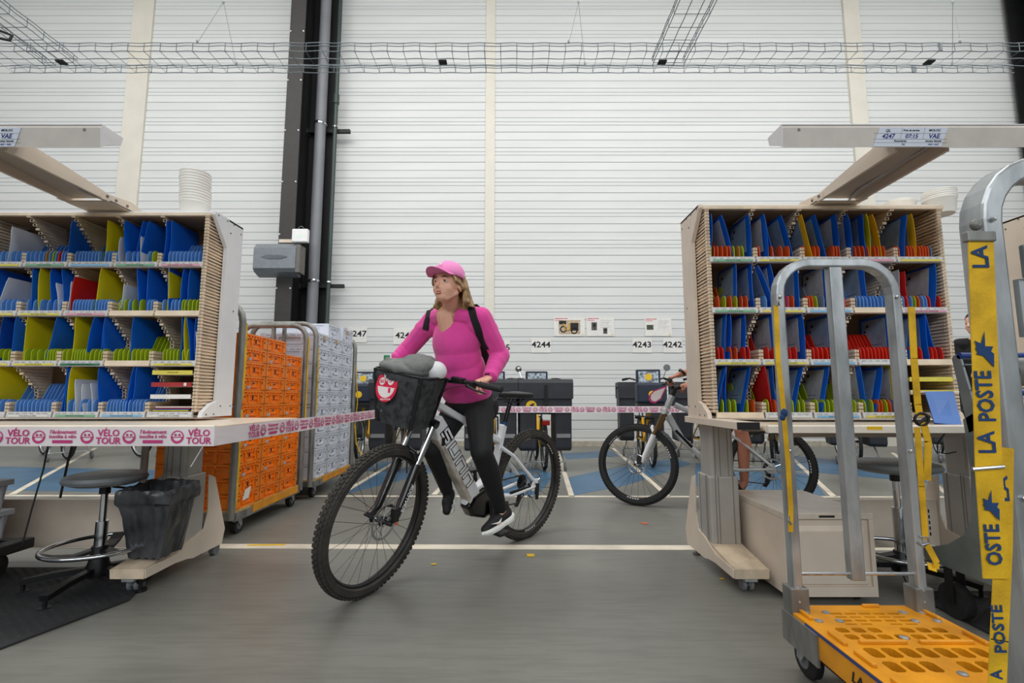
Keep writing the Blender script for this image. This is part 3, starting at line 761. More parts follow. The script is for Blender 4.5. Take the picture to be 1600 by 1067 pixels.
fill('left', LX0, LYF, 1, -163, 905, [(-150, 40, 9, 'b'), (90, 'b'), (120, 'b'), (150, 'b'), (185, 'b'), (215, 'b'), (245, 'b'), (305, 390, 7, 'b'), (412, 465, 5, 'b'), (522, 'g'), (545, 'g'), (565, 'b'), (585, 'g'), (618, 'g'), (655, 'b'), (672, 'b'), (725, 'b'), (765, 800, 3, 'b'), (815, 'g'), (827, 'g'), (845, 900, 4, 'g')],
     [(-60, -20, 'W', .8), (-100, -100, 'B'), (105, 90, 'B'), (140, 125, 'Y'), (203, 172, 'B'), (232, 205, 'W', .66), (262, 230, 'B'), (268, 240, 'W', .68), (290, 293, 'R', .8), (405, 413, 'Y'), (520, 528, 'W', .62), (612, 583, 'B'), (642, 635, 'B'), (742, 733, 'Y'), (752, 735, 'B'), (803, 803, 'B'), (836, 832, 'B')])
fill('left', LX0, LYF, 2, -185, 890, [(-170, 10, 8, 'g'), (85, 'g'), (115, 'g'), (145, 'g'), (178, 230, 5, 'g'), (262, 'g'), (280, 'g'), (305, 355, 5, 'g'), (368, 430, 4, 'g'), (442, 'g'), (500, 565, 4, 'g'), (585, 665, 5, 'g'), (730, 795, 5, 'g'), (820, 'g'), (840, 'g')],
     [(-40, -45, 'V'), (18, 50, 'B'), (72, 70, 'Y'), (175, 207, 'B'), (298, 296, 'Y'), (365, 385, 'B'), (437, 433, 'B'), (458, 443, 'B'), (578, 570, 'B'), (805, 797, 'B'), (830, 812, 'Y'), (850, 818, 'B'), (872, 860, 'B'), (874, 866, 'W', .66), (882, 878, 'W', .64)])
fill('left', LX0, LYF, 3, -202, 885, [(-180, 5, 8, 'b'), (55, 225, 10, 'b'), (298, 'b'), (325, 'b'), (355, 'b'), (390, 'b'), (415, 'b'), (480, 555, 6, 'b'), (565, 'b'), (580, 'b'), (600, 650, 4, 'b')],
     [(-60, -60, 'Y'), (262, 270, 'B'), (275, 283, 'B'), (290, 290, 'Y'), (330, 312, 'W', .72), (365, 345, 'W', .62), (400, 380, 'W', .64), (440, 415, 'B'), (566, 582, 'B'), (586, 592, 'B')])
fill('right', RX0, RYF, 0, 155, 1155, [(165, 'g'), (180, 'o'), (195, 'o'), (215, 'o'), (235, 'o'), (250, 'o'), (265, 'g'), (288, 'n'), (305, 'g'), (375, 'o'), (430, 'o'), (470, 'o'), (500, 'o'), (565, 'o'), (612, 'o'), (628, 'o'), (690, 'o'), (703, 'o'), (716, 'o'), (785, 840, 4, 'o'), (868, 'o'), (880, 'o'), (908, 'o'), (970, 'o'), (1010, 'o'), (1022, 'o'), (1035, 'o'), (1060, 1095, 4, 'o'), (1108, 'y')],
     [(160, 173, 'B'), (262, 222, 'B'), (340, 350, 'B'), (412, 405, 'B'), (440, 408, 'B'), (520, 482, 'B'), (600, 562, 'G'), (660, 625, 'B'), (718, 716, 'B'), (772, 745, 'B'), (836, 835, 'B'), (850, 850, 'Y'), (898, 875, 'G'), (995, 1025, 'B'), (1045, 1045, 'G')])
fill('right', RX0, RYF, 1, 160, 1160, [(195, 'o'), (222, 'g'), (248, 'o'), (270, 'g'), (292, 'o'), (315, 'o'), (395, 'b'), (488, 'p'), (510, 'o'), (578, 'o'), (592, 'o'), (610, 'g'), (638, 'y'), (675, 'r'), (728, 'r'), (775, 'y'), (790, 915, 9, 'b'), (975, 'b'), (992, 'r'), (1010, 'b'), (1025, 'g'), (1042, 'o'), (1060, 'b'), (1073, 'b'), (1087, 'r'), (1130, 'r')],
     [(270, 278, 'B'), (350, 356, 'B'), (430, 372, 'B'), (442, 425, 'B'), (540, 543, 'B'), (668, 668, 'B'), (830, 822, 'B'), (965, 960, 'S', .85), (998, 997, 'R', .82), (1108, 1130, 'B')])
fill('right', RX0, RYF, 2, 165, 1168, [(190, 'r'), (208, 'r'), (242, 'o'), (264, 'o'), (300, 'r'), (318, 'r'), (398, 'r'), (428, 'r'), (490, 'r'), (514, 'r'), (588, 'r'), (606, 'r'), (624, 'r'), (646, 'r'), (668, 'r'), (785, 922, 10, 'r'), (1010, 'r'), (1040, 'r'), (1085, 'r'), (1102, 'r'), (1127, 'r')],
     [(215, 232, 'B'), (235, 250, 'B'), (298, 312, 'B'), (432, 425, 'B'), (553, 553, 'B'), (680, 680, 'B'), (925, 925, 'B'), (1000, 1033, 'B'), (1076, 1077, 'B'), (1112, 1082, 'B')])
fill('right', RX0, RYF, 3, 168, 1172, [(200, 'g'), (230, 'g'), (252, 'g'), (302, 'g'), (328, 'o'), (388, 'g'), (418, 'o'), (490, 'g'), (516, 'g'), (536, 'g'), (592, 'g'), (622, 692, 5, 'g'), (748, 'g'), (790, 'g'), (820, 'g'), (845, 'o'), (858, 'o'), (880, 'g'), (895, 'o'), (914, 'y')],
     [(176, 222, 'B'), (215, 226, 'B'), (285, 328, 'B'), (405, 385, 'R'), (428, 417, 'B'), (500, 548, 'B'), (612, 655, 'B'), (798, 784, 'B'), (835, 880, 'B'), (928, 930, 'Y')])
# trays with papers in the last cell of the bottom rows
def flat_item(name, label, cat, lo, hi, m, rz=0, group=None):
    c = Vector(((lo[0]+hi[0])/2, (lo[1]+hi[1])/2, lo[2])); R = Matrix.Rotation(rz, 3, 'Z')
    h = [(hi[0]-lo[0])/2, (hi[1]-lo[1])/2]
    mb = MB().box((-h[0], -h[1], 0), (h[0], h[1], hi[2]-lo[2]), R, c); return mb.build(name, m, None, label=label, cat=cat, group=group, bevel=.0008)
xa = LX0+4*CP+.014; xb_ = LX0+5*CP-.014
for k, (m_, txt, lab) in enumerate([('strip_yellow', 'BOITES JAUNES', 'pale yellow fronted paper tray, uppermost under the fifth cell, left rack'), ('red_binder', '', 'dark red fronted paper tray in the lower right corner of the left rack'),
                               ('paper', '', 'plain white fronted paper tray in the lower right corner of the left rack')]):
    z = ZS[3]+.205-.067*k
    t = thing('paper_tray', lab, 'tray', ((xa+xb_)/2, LYF+.15, z))
    MB().box((xa, LYF+.005, z), (xb_, LYF+.24, z+.004)).build('tray_base', 'beige_plastic', t)
    MB().box((xa, LYF+.0, z), (xb_-.008, LYF+.006, z+.024)).build('tray_front', m_, t)
    if txt: put_text(txt, ((xa+xb_)/2, LYF-.0006, z+.012), (1, 0, 0), (0, 0, 1), .009, 'ink', t, ext=.0002)
    if k == 1: MB().box((xb_-.05, LYF-.001, z+.004), (xb_-.035, LYF, z+.022)).build('barcode_sticker', 'paper', t)
pl = [('paper', 'white'), ('folder_yellow', 'yellow'), ('folder_navy', 'dark blue'), ('red_binder', 'dark red'), ('paper_grey', 'pale grey')]
for k, (z, ids) in enumerate([(ZS[3]+.209, (2, 0)), (ZS[3]+.142, (1, 4, 0)), (ZS[3]+.075, (3, 0)), (ZS[3]+.002, (1, 2, 3, 0))]):
    for j, i in enumerate(ids):
        flat_item('paper_stack', '%s papers lying in the %s slot at the lower right of the left rack' % (pl[i][1], ['uppermost', 'second', 'third', 'lowest'][k]), 'paper',
                  (xa+.012+.004*j, LYF+.012, z+.001+.0065*j), (xb_-.02+.003*j, LYF+.23, z+.0065+.0065*j), pl[i][0], (j-1)*.02)
xa = RX0+4*CP+.014; xb_ = RX0+5*CP-.014
for k, z in enumerate((ZS[3]+.17, ZS[3]+.10)):
    t = thing('paper_tray', ['yellow edged beige paper tray in the lower right corner of the right rack', 'beige paper tray under the yellow edged one, right rack'][k], 'tray', ((xa+xb_)/2, RYF+.15, z))
    MB().box((xa, RYF+.005, z), (xb_, RYF+.24, z+.004)).build('tray_base', 'beige_plastic', t)
    MB().box((xa, RYF+.0, z-.006), (xb_, RYF+.006, z+.018)).build('tray_front', 'strip_yellow' if k == 0 else 'beige_plastic', t)
flat_item('envelope_stack', 'white envelopes lying in the yellow edged tray, right rack', 'paper', (xa+.02, RYF+.02, ZS[3]+.1745), (xa+.13, RYF+.22, ZS[3]+.182), 'paper', .06)
flat_item('envelope_stack', 'brown envelopes lying in the yellow edged tray, right rack', 'paper', (xa+.14, RYF+.02, ZS[3]+.1745), (xb_-.02, RYF+.22, ZS[3]+.184), 'cardboard', -.04)
flat_item('magazine', 'white magazine sticking out above the pale blue card folder', 'paper', (xa+.005, RYF-.04, ZS[3]+.1045), (xb_-.01, RYF+.22, ZS[3]+.112), 'paper', .03)
flat_item('magazine', 'yellow edged magazine on the white one above the blue card folder', 'paper', (xa+.01, RYF-.035, ZS[3]+.1125), (xb_-.015, RYF+.22, ZS[3]+.117), 'folder_yellow', .01)
# blue card folder hanging out onto the desk
p0, p1, p2, p3 = at(1445, 612, RYF-.06), at(1490, 611, RYF-.06), at(1503, 664, RYF-.22), at(1460, 660, RYF-.22)
t = thing('card_folder', 'light blue card folder leaning out of the right rack onto the desk', 'folder', (p3.x+.06, RYF-.15, p3.z))
def slab(pts, th, nrm):
    nrm = Vector(nrm)*th; mb = MB(); n = len(pts); mb.add([Vector(p) for p in pts]+[Vector(p)+nrm for p in pts], [tuple(range(n)), tuple(range(n, 2*n))[::-1]]+[(i, (i+1) % n, n+(i+1) % n, n+i) for i in range(n)]); return mb
slab([p0, p1, p2, p3], .003, (0, .4, -1)).build('cover', 'blue_card', t)
slab([p0+Vector((.01, .012, -.012)), p1+Vector((-.02, .012, -.012)), p2+Vector((0, .012, -.01)), p3+Vector((.01, .012, -.012))], .003, (0, .4, -1)).build('back_cover', 'folder_navy', t)
q0 = p0.lerp(p1, .45)+Vector((0, -.004, -.01)); slab([q0, q0+Vector((.075, 0, 0)), q0+Vector((.078, -.006, -.014)), q0+Vector((.003, -.006, -.014))], .001, (0, -1, 0)).build('title_label', 'paper', t)

# ---------------------------------------------------------------- desks
def foot(t, xl, xr, mirrored):
    """splayed foot with column, plates seen from the aisle; profile measured on the near side plate"""
    P_ = [(1086, 741), (1080, 745), (1071, 825), (1074, 850), (1085, 867), (1102, 886), (1106, 873), (1118, 880), (1146, 904), (1146, 890), (1118, 866), (1103, 842), (1091, 826), (1087, 800)]
    pr = [tuple(atx(px, py, 1.1)[1:]) for px, py in P_]
    pr = [(y, max(z, .06)) for y, z in pr]
    sides = ((xl, 'side_plate'), (xr-.006, 'side_plate'))
    for x, nm in sides: MB().prism(pr, (x, 0, 0), (0, 1, 0), (0, 0, 1), (.006, 0, 0)).build(nm, 'beige_metal', t, bevel=.0015)
    y0, z0 = pr[9]; y1, z1 = pr[11]; yb = pr[12][0]
    MB().prism([(y0-.001, z0+.002), (y1, z1+.002), (yb, pr[12][1]), (yb, z0-.02), (y0-.001, pr[8][1])], (xl+.006, 0, 0), (0, 1, 0), (0, 0, 1), (xr-xl-.012, 0, 0)).build('foot_board', 'desk_wear', t)
    cy0, cy1 = 2.80, 2.98; cx0, cx1 = xl+.008, xr-.008
    lo = MB(); up = MB()
    lo.box((cx0, cy0, .12), (cx1, cy1, .53)); up.box((cx0+.012, cy0+.012, .5), (cx1-.012, cy1-.012, .83))
    lo.build('lower_column', 'alu', t, bevel=.008); up.build('upper_column', 'alu', t, bevel=.02)
    g = MB()
    for k in (.2, .3, .8): x = cx0+(cx1-cx0)*k; g.box((x-.002, cy0-.003, .13), (x+.002, cy0+.002, .53)); g.box((cx0-.002, cy0+(cy1-cy0)*k-.002, .13), (cx0+.002, cy0+(cy1-cy0)*k+.002, .53))
    for k in (.25, .42, .7): x = cx0+(cx1-cx0)*k; g.box((x-.0015, cy0+.010, .53), (x+.0015, cy0+.014, .83))
    g.build('column_grooves', mat('groove_alu', (138, 134, 128), .5, .3, var=.03), t, kind='stuff')
    xm = (xl+xr)/2; yc = pr[9][0]+.04
    c = MB().box((xm-.03, yc-.035, .062), (xm+.03, yc+.03, .075)); c.prism([(yc-.03, .066), (yc+.03, .066), (yc+.045, .035), (yc-.0, .03)], (xm-.004, 0, 0), (0, 1, 0), (0, 0, 1), (.008, 0, 0))
    cs = c.build('caster', 'galv', t)
    for dx in (-.018, .018):
        w_ = MB().lathe([(.012, -.011), (.028, -.011), (.034, -.006), (.034, .006), (.028, .011), (.012, .011)], (xm+dx, yc+.025, .034), (1, 0, 0), 20).build('caster_wheel', 'rubber_grey', cs)
    yl = pr[3][0]-.02
    MB().tube([(xm-.04, yl, .1), (xm-.04, yl, .012)], .006, 8).disc((xm-.04, yl, .006), .022, (0, 0, 1), .012, 14).build('levelling_foot', 'alu_dark', t)
    MB().tube([(xm+.04, yl, .034), (xm+.07, yl, .034)], .034, 18).build('rear_wheel', 'rubber_grey', t)
def desk(x0, x1, feet, label, zt=.842, yf=2.25, yb=3.12):
    t = thing('desk', label, 'desk', ((x0+x1)/2, (yf+yb)/2, 0))
    MB().box((x0, yf+.03, zt-.022), (x1, yb, zt)).build('desk_top', 'desk_top', t, bevel=.002)
    MB().prism([(yf, zt-.03), (yf+.03, zt-.03), (yf+.03, zt), (yf+.006, zt+.004), (yf, zt)], (x0, 0, 0), (0, 1, 0), (0, 0, 1), (x1-x0, 0, 0)).build('front_edge', mat('edge_cream', (238, 228, 214), .45, var=.03), t)
    MB().box((x0+.2, 2.5, zt-.07), (x1-.15, 2.55, zt-.023)).box((x0+.2, 2.9, zt-.07), (x1-.15, 2.95, zt-.023)).build('under_rails', 'arm_brown', t)
    for (a, b_, m_) in feet: foot(t, a, b_, m_)
    fa = feet[0][1]; fb = feet[-1][0]
    MB().box((fa, 3.02, .08), (fb, 3.045, .36)).build('back_beam', 'beige_metal', t, bevel=.004)
    h = MB()
    for k in range(3):
        for j in range(5): h.box((fb-.10+.02*k, 3.0185, .15+.033*j), (fb-.092+.02*k, 3.0205, .17+.033*j))
    h.build('vent_slots', 'ink', t, kind='stuff')
    return t
dl = desk(-3.45, -1.36, [(-3.42, -3.24, 1), (-2.0, -1.82, 1)], 'cream topped desk at the left carrying the white rack')
dr = desk(1.17, 2.78, [(1.1, 1.28, 0), (2.56, 2.74, 0)], 'cream topped desk at the right carrying the beige rack')
# right desk: side rail with black end cap
MB().box((1.035, 2.27, .825), (1.13, 2.95, .86)).box((1.13, 2.3, .83), (1.17, 2.9, .842)).build('side_rail', 'beige_metal', dr, bevel=.002)
MB().box((1.036, 2.255, .826), (1.135, 2.27, .859)).build('end_cap', 'black_plastic', dr, label='black ribbed end cap')
mb = MB()
for px, py, s_ in ((1204, 660, .02), ): c = at(px, py, 2.5); mb.box((c.x-.012, 2.3, .8425), (c.x+.012, 2.5, .843))
mb.build('yellow_mark', 'tape_yellow', dr)
MB().box((1.62, 2.249, .826), (1.69, 2.2505, .842)).build('yellow_mark', 'tape_yellow', dr)
MB().box((1.53, 2.249, .828), (1.545, 2.2505, .84)).build('teal_mark', mat('teal', (70, 160, 160), .6), dr)
d3 = desk(3.15, 4.6, [(3.1, 3.28, 0), (4.4, 4.58, 0)], 'cream desk under the far right rack cut off by the frame')
# overhead lamps on their arms
def lamp(x0, x1, ax, plate, label):
    t = thing('overhead_lamp', label, 'lamp', (ax, 2.75, ZT+.022))
    sec = [(1.99, 2.135), (2.0, 2.05), (2.03, 2.075), (2.1, 2.11), (2.11, 2.15), (2.0, 2.15)]
    MB().prism(sec, (x0, 0, 0), (0, 1, 0), (0, 0, 1), (x1-x0, 0, 0)).build('lamp_housing', 'lamp_grey', t)
    MB().box((x0-.0, 1.995, 2.1502), (x1, 2.11, 2.154)).build('lamp_cover', 'lamp_shell', t)
    for xe in (x0-.002, x1+.0): MB().prism(sec, (xe, 0, 0), (0, 1, 0), (0, 0, 1), (.002, 0, 0)).build('end_plate', 'lamp_shell', t)
    arm = MB(); z0, z1 = ZT+.03, 2.12
    for dx in (-.12, .105): arm.prism([(2.05, 2.06), (2.05, 2.15), (2.3, 2.13), (2.62, 2.09), (2.62, 2.055)], (ax+dx, 0, 0), (0, 1, 0), (0, 0, 1), (.015, 0, 0))
    arm.build('arm_flange', 'beige_metal', t)
    MB().prism([(2.05, 2.12), (2.05, 2.13), (2.62, 2.09), (2.62, 2.08)], (ax-.105, 0, 0), (0, 1, 0), (0, 0, 1), (.21, 0, 0)).build('arm_web', 'arm_brown', t)
    b_ = MB().box((ax-.125, 2.6, ZT+.022), (ax+.125, 2.95, ZT+.03))
    for dx in (-.125, .11): b_.prism([(2.55, 2.05), (2.55, 2.085), (2.75, 2.11), (2.95, 2.06), (2.95, ZT+.024), (2.62, ZT+.024)], (ax+dx, 0, 0), (0, 1, 0), (0, 0, 1), (.015, 0, 0))
    b_.build('arm_bracket', 'beige_metal', t)
    MB().tube([(ax+.08, 2.08, 2.11), (ax+.07, 2.3, 2.105), (ax+.04, 2.5, 2.078), (ax+.09, 2.7, 2.07)], .006, 6).build('lamp_cable', 'paper_grey', t)
    bo = MB()
    for dx in (-.127, .127):
        for y in (2.58, 2.64, 2.72): bo.disc((ax+dx, y, 2.075), .008, (1, 0, 0), .004, 8)
    bo.disc((x0+.07, 1.992, 2.125), .007, (0, 1, 0), .004, 8); bo.disc((x1-.07, 1.992, 2.125), .007, (0, 1, 0), .004, 8)
    bo.build('screw_heads', 'alu_dark', t, kind='stuff')
    xa, xb = plate
    def q(x, z): # point on the slightly tilted front face
        k = (z-2.05)/(2.135-2.05); return (x, 2.0-.01*k-.0012, z)
    slab([q(xa, 2.052), q(xb-.03, 2.052), q(xb, 2.134), q(xa+.03, 2.134)], .001, (0, -1, 0)).build('label_plate', mat('plate_paper', (206, 212, 224), .5, var=.02), t, label='printed route label')
    ln = MB(); w_ = xb-xa
    for z in (2.068, 2.083, 2.108): ln.add([q(xa+.005, z), q(xb-.005, z), q(xb-.005, z+.001), q(xa+.005, z+.001)], [(0, 1, 2, 3)])
    for u in (.36, .66): ln.add([q(xa+w_*u, 2.083), q(xa+w_*u+.001, 2.083), q(xa+w_*u+.012, 2.134), q(xa+w_*u+.011, 2.134)], [(0, 1, 2, 3)])
    for p in range(len(ln.v)): ln.v[p] = (ln.v[p][0], ln.v[p][1]-.0014, ln.v[p][2])
    ln.build('label_lines', 'ink', t, kind='stuff')
    it1 = []; it2 = []
    for s_, u, z, sz, d in (('QL', .2, 2.12, .016, 1), ('Prise de service', .51, 2.121, .011, 1), ('MOLOC', .82, 2.121, .014, 1), ('Particularité', .36, 2.0755, .011, 1), ('Secteur Samedi', .8, 2.0755, .011, 1)):
        x, y, z_ = q(xa+w_*u, z); it1.append((s_, (x, y-.0018, z_), (1, 0, 0), (0, -.1, 1), sz, dict(italic=True, bold=True, ext=.0002)))
    for s_, u, z, sz in (('4247', .2, 2.0955, .027), ('07:15', .51, 2.0955, .025), ('VAE', .81, 2.0955, .027), ('TIC', .4, 2.0605, .010), ('4245 + 4247', .8, 2.0605, .009)):
        if label.find('left') >= 0 and s_ == '4245 + 4247': s_ = '4235 + 4236'
        x, y, z_ = q(xa+w_*u, z); it2.append((s_, (x, y-.0018, z_), (1, 0, 0), (0, -.1, 1), sz, dict(italic=True, bold=True, ext=.0002)))
    join_text(it1, 'label_lettering', 'ink', t)['kind'] = 'stuff'; join_text(it2, 'label_numbers', 'ink_blue', t)['kind'] = 'stuff'
xr1 = at(1222, 215, 2.0).x
lamp(xr1, xr1+1.5, 1.82, (at(1362, 215, 2.0).x, at(1479, 215, 2.0).x), 'long grey overhead lamp with a printed label above the right rack')
xl1 = at(157, 232, 2.0).x
lamp(xl1-1.5, xl1, -2.36, (at(-90, 232, 2.0).x, at(34, 232, 2.0).x), 'long grey overhead lamp cut off at the left edge above the left rack')
# stacks of translucent tubs on the racks
def tub_mesh(R):
    me = MB().lathe([(R*.80, 0), (R*.84, .008), (R*.97, .085), (R*1.0, .088), (R*1.0, .094), (R*.95, .094), (R*.93, .088), (R*.8, .012), (0, .01)], (0, 0, 0), (0, 0, 1), 28).mesh('tub')
    me.materials.append(M('tub_clear'))
    for p in me.polygons: p.use_smooth = True
    me.set_sharp_from_angle(angle=radians(35)); return me
TUB = tub_mesh(.084)
def tubs(x, y, n, where, dz=.0175, lean=0):
    for k in range(n):
        o = bpy.data.objects.new('plastic_tub', TUB); COL.objects.link(o)
        o.location = (x+lean*k+random.uniform(-.002, .002), y, ZT+.0225+dz*k); o.rotation_euler = (0, 0, k*.7)
        pos = 'topmost' if k == n-1 else ('lowest' if k == 0 else 'middle')
        tag(o, '%s white nested tub of the %s' % ({'topmost': 'topmost', 'lowest': 'lowest', 'middle': 'in-between'}[pos], where), 'tub', 'nested tubs, %s' % where if pos != 'middle' else 'in-between nested tubs, %s' % where)
tubs(at(305, 322, 2.86).x, 2.86, 12, 'tall stack on the left rack', lean=-.0012)
tubs(at(1489, 318, 2.80).x-.08, 2.80, 5, 'stack at the right end of the right rack', dz=.012)
tubs(at(1409, 315, 2.84).x, 2.86, 2, 'low pile on the right rack', dz=.008)

# ---------------------------------------------------------------- under the desks: cabinet, stools, bin, crates, cables
x0, x1, y0, y1, z0, z1 = 1.305, 1.735, 2.42, 3.0, .035, .42
t = thing('drawer_cabinet', 'beige metal drawer cabinet standing under the right desk', 'cabinet', ((x0+x1)/2, (y0+y1)/2, 0))
MB().box((x0, y0+.012, z0), (x1, y1, z1-.03)).build('body', 'beige_metal', t, bevel=.003)
MB().box((x0-.002, y0-.003, z1-.03), (x1+.002, y1, z1)).build('top', mat('cab_top', (214, 200, 184), .28, var=.06, scale=9), t, bevel=.003)
MB().box((x0+.035, y0+.002, z0+.055), (x1-.035, y0+.012, z1-.10)).build('drawer_front', 'beige_metal', t, bevel=.003)
MB().prism([(y0+.03, z1-.055), (y0+.001, z1-.10), (y0+.001, z1-.085), (y0+.02, z1-.045)], (x0+.045, 0, 0), (0, 1, 0), (0, 0, 1), (x1-x0-.09, 0, 0)).build('drawer_grip', 'desk_top', t)
MB().box((x0, y0, z0), (x0+.02, y0+.012, z1-.03)).box((x1-.02, y0, z0), (x1, y0+.012, z1-.03)).box((x0+.02, y0, z0), (x1-.02, y0+.012, z0+.045)).build('front_frame', 'beige_metal', t)
p_ = MB().box((x0+.17, y0-.0045, z1-.021), (x0+.245, y0-.003, z1-.011)).build('name_plate', 'black_plastic', t, label='small black name plate')
MB().box((x0+.025, y0-.0005, z1-.045), (x0+.028, y0, z0+.05)).build('gap_line', 'alu_dark', t)
for cx, cy in ((x0+.06, y0+.07), (x1-.06, y0+.07), (x0+.06, y1-.07), (x1-.06, y1-.07)):
    MB().tube([(cx-.01, cy, .018), (cx+.01, cy, .018)], .018, 12).build('caster', 'black_plastic', t)
def stool(cx, cy, zs, zr, label, rz=0, sr=.2):
    t = thing('stool', label, 'stool', (cx, cy, 0))
    MB().lathe([(.02, -.03), (sr*.75, -.03), (sr*.97, -.014), (sr, 0), (sr*.96, .016), (sr*.8, .026), (.0, .03)], (cx, cy, zs), (0, 0, 1), 40).build('seat', 'stool_seat', t, smooth=True)
    MB().tube([(cx, cy, zs-.03), (cx, cy, zs-.08)], .025, 16).build('seat_mount', 'black_plastic', t)
    MB().tube([(cx, cy, zs-.06), (cx, cy, .2)], .016, 16).build('gas_rod', 'chrome', t, smooth=True)
    MB().tube([(cx, cy, zs-.22), (cx, cy, .1)], .028, 18).build('column_sleeve', 'chrome', t, smooth=True)
    MB().ring((cx, cy, zr), .235, .011, (0, 0, 1), 48, 10).build('foot_ring', 'chrome', t, smooth=True)
    for k in range(3):
        a = rz+k*2*pi/3+.5; d = Vector((cos(a), sin(a), 0)); s_ = Vector((-sin(a), cos(a), 0))
        MB().tube([Vector((cx, cy, zr-.02))+d*.03, Vector((cx, cy, zr-.035))+d*.1, Vector((cx, cy, zr-.02))+d*.18, Vector((cx, cy, zr))+d*.232], .018, 8, sq=(.026, .008), up=s_).build('ring_spoke', 'stool_base', t)
    MB().lathe([(.05, .05), (.055, .09), (.045, .12), (.035, zr)], (cx, cy, 0), (0, 0, 1), 20).build('hub', 'stool_base', t, smooth=True)
    for k in range(5):
        a = rz+k*2*pi/5; d = Vector((cos(a), sin(a), 0))
        l_ = MB().tube([Vector((cx, cy, .085))+d*.03, Vector((cx, cy, .075))+d*.18, Vector((cx, cy, .055))+d*.31], .02, 8, sq=(.013, .02), up=(0, 0, 1)).build('base_leg', 'stool_base', t)
        MB().tube([Vector((cx, cy, .055))+d*.3, Vector((cx, cy, .012))+d*.3], .009, 8).disc(Vector((cx, cy, .007))+d*.3, .028, (0, 0, 1), .012, 16).build('glide', 'stool_base', l_)
    MB().tube([(cx+.04, cy, zs-.045), (cx+.15, cy-.02, zs-.05)], .006, 6).build('height_lever', 'black_plastic', t)
c = gd(152, 742, .55); 
stool(-2.165, 2.66, .545, .20, 'grey round-seat stool with a chrome foot ring under the left desk', rz=3.5, sr=.185)
stool(2.09, 2.72, .60, .155, 'grey round-seat stool behind the cabinet under the right desk', rz=.4, sr=.21)
# waste bin with black bag, standing on the desk foot
t = thing('waste_bin', 'waste bin wrapped in a black bag standing on the left desk foot', 'bin', (-1.89, 2.68, .13))
def loopbox(rings, n=7, wob=.006, seed=1):
    rg = random.Random(seed); mb = MB(); vs = []; m = 4*n
    for (xa, xb, ya, yb, z, dz) in rings:
        for k in range(m):
            s_, u = divmod(k, n); u = u/n
            x, y = [(xa+(xb-xa)*u, ya), (xb, ya+(yb-ya)*u), (xb-(xb-xa)*u, yb), (xa, yb-(yb-ya)*u)][s_]
            vs.append((x+rg.uniform(-wob, wob), y+rg.uniform(-wob, wob), z+dz*(y-ya)/(yb-ya)+rg.uniform(-wob, wob)*.6))
    R_ = len(rings); fs = [(i*m+j, i*m+(j+1) % m, (i+1)*m+(j+1) % m, (i+1)*m+j) for i in range(R_-1) for j in range(m)]
    return mb.add(vs, fs+[tuple(range(m))[::-1]])
BX = (-2.0, -1.80, 2.42, 2.62)
def br_(u, z, dz=0, e=0.0): return (-1.965-.055*u-e, -1.80+.045*u+e, 2.60-.03*u-e, 2.755+.035*u+e, z, dz)
o = loopbox([br_(0, .155), br_(.3, .25), br_(.65, .36), br_(.85, .42), br_(.9, .432, 0, .012), br_(1, .47, 0, .012), br_(1, .493, .02, .006), br_(.98, .49, .02, -.006), br_(.8, .41, 0, -.015), br_(.3, .24, 0, -.02), br_(0, .165, 0, -.01)], n=9, wob=.0065)
bag_ = o.build('bag', 'bin_bag', t, smooth=True); crumple(bag_, .006, 24, 2)
# crates on a black dolly at the left edge
def sack_crate(x0, x1, y0, y1, z0, z1, label):
    t = thing('storage_crate', label, 'crate', ((x0+x1)/2, (y0+y1)/2, z0))
    mb = loopbox([(x0+.02, x1-.02, y0+.02, y1-.02, z0, 0), (x0+.008, x1-.008, y0+.008, y1-.008, z1-.03, 0)], n=1, wob=0); mb.build('body', 'crate_grey', t)
    MB().box((x0-.01, y0-.01, z1-.03), (x1+.01, y1+.01, z1)).build('rim', 'crate_grey', t, bevel=.004)
    r_ = MB()
    for k in range(4): xx = x0+.05+(x1-x0-.1)*k/3; r_.box((xx-.006, y0-.004, z0+.01), (xx+.006, y0+.03, z1-.03)); r_.box((x1-.03, y0+.04+.09*k, z0+.01), (x1+.004, y0+.05+.09*k, z1-.03))
    r_.build('ribs', 'crate_grey', t, kind='stuff')
t = thing('dolly', 'black wheeled dolly carrying the grey crates at the left edge', 'dolly', (-2.97, 2.6, 0))
MB().box((-3.35, 2.40, .15), (-2.66, 2.46, .2)).box((-3.35, 2.74, .15), (-2.66, 2.8, .2)).box((-2.72, 2.4, .15), (-2.64, 2.8, .205)).box((-3.35, 2.4, .15), (-3.29, 2.8, .2)).box((-3.35, 2.5, .17), (-2.7, 2.7, .185)).build('deck', 'black_plastic', t, bevel=.01)
for cx, cy in ((-2.82, 2.47), (-2.8, 2.74), (-3.25, 2.47), (-3.25, 2.74)):
    MB().tube([(cx-.02, cy, .065), (cx+.02, cy, .065)], .065, 22).build('wheel', 'rubber', t, smooth=True)
    MB().box((cx-.03, cy-.02, .06), (cx-.025, cy+.02, .152)).box((cx+.025, cy-.02, .06), (cx+.03, cy+.02, .152)).build('fork', 'black_plastic', t)
sack_crate(-3.3, -2.77, 2.42, 2.78, .205, .36, 'grey plastic crate, the lower one on the black dolly at left')
sack_crate(-3.3, -2.79, 2.42, 2.78, .362, .52, 'grey plastic crate, the upper one on the black dolly at left')
a = at(78, 690, 2.6)
MB().tube([(a.x, 2.6, .80), (a.x-.01, 2.59, .6), (a.x-.03, 2.57, .4), (a.x-.05, 2.56, .22), (a.x-.055, 2.5, .212)], .004, 6).build('cable', 'black_plastic', None, label='thin black cable hanging down under the left desk', cat='cable', smooth=True)
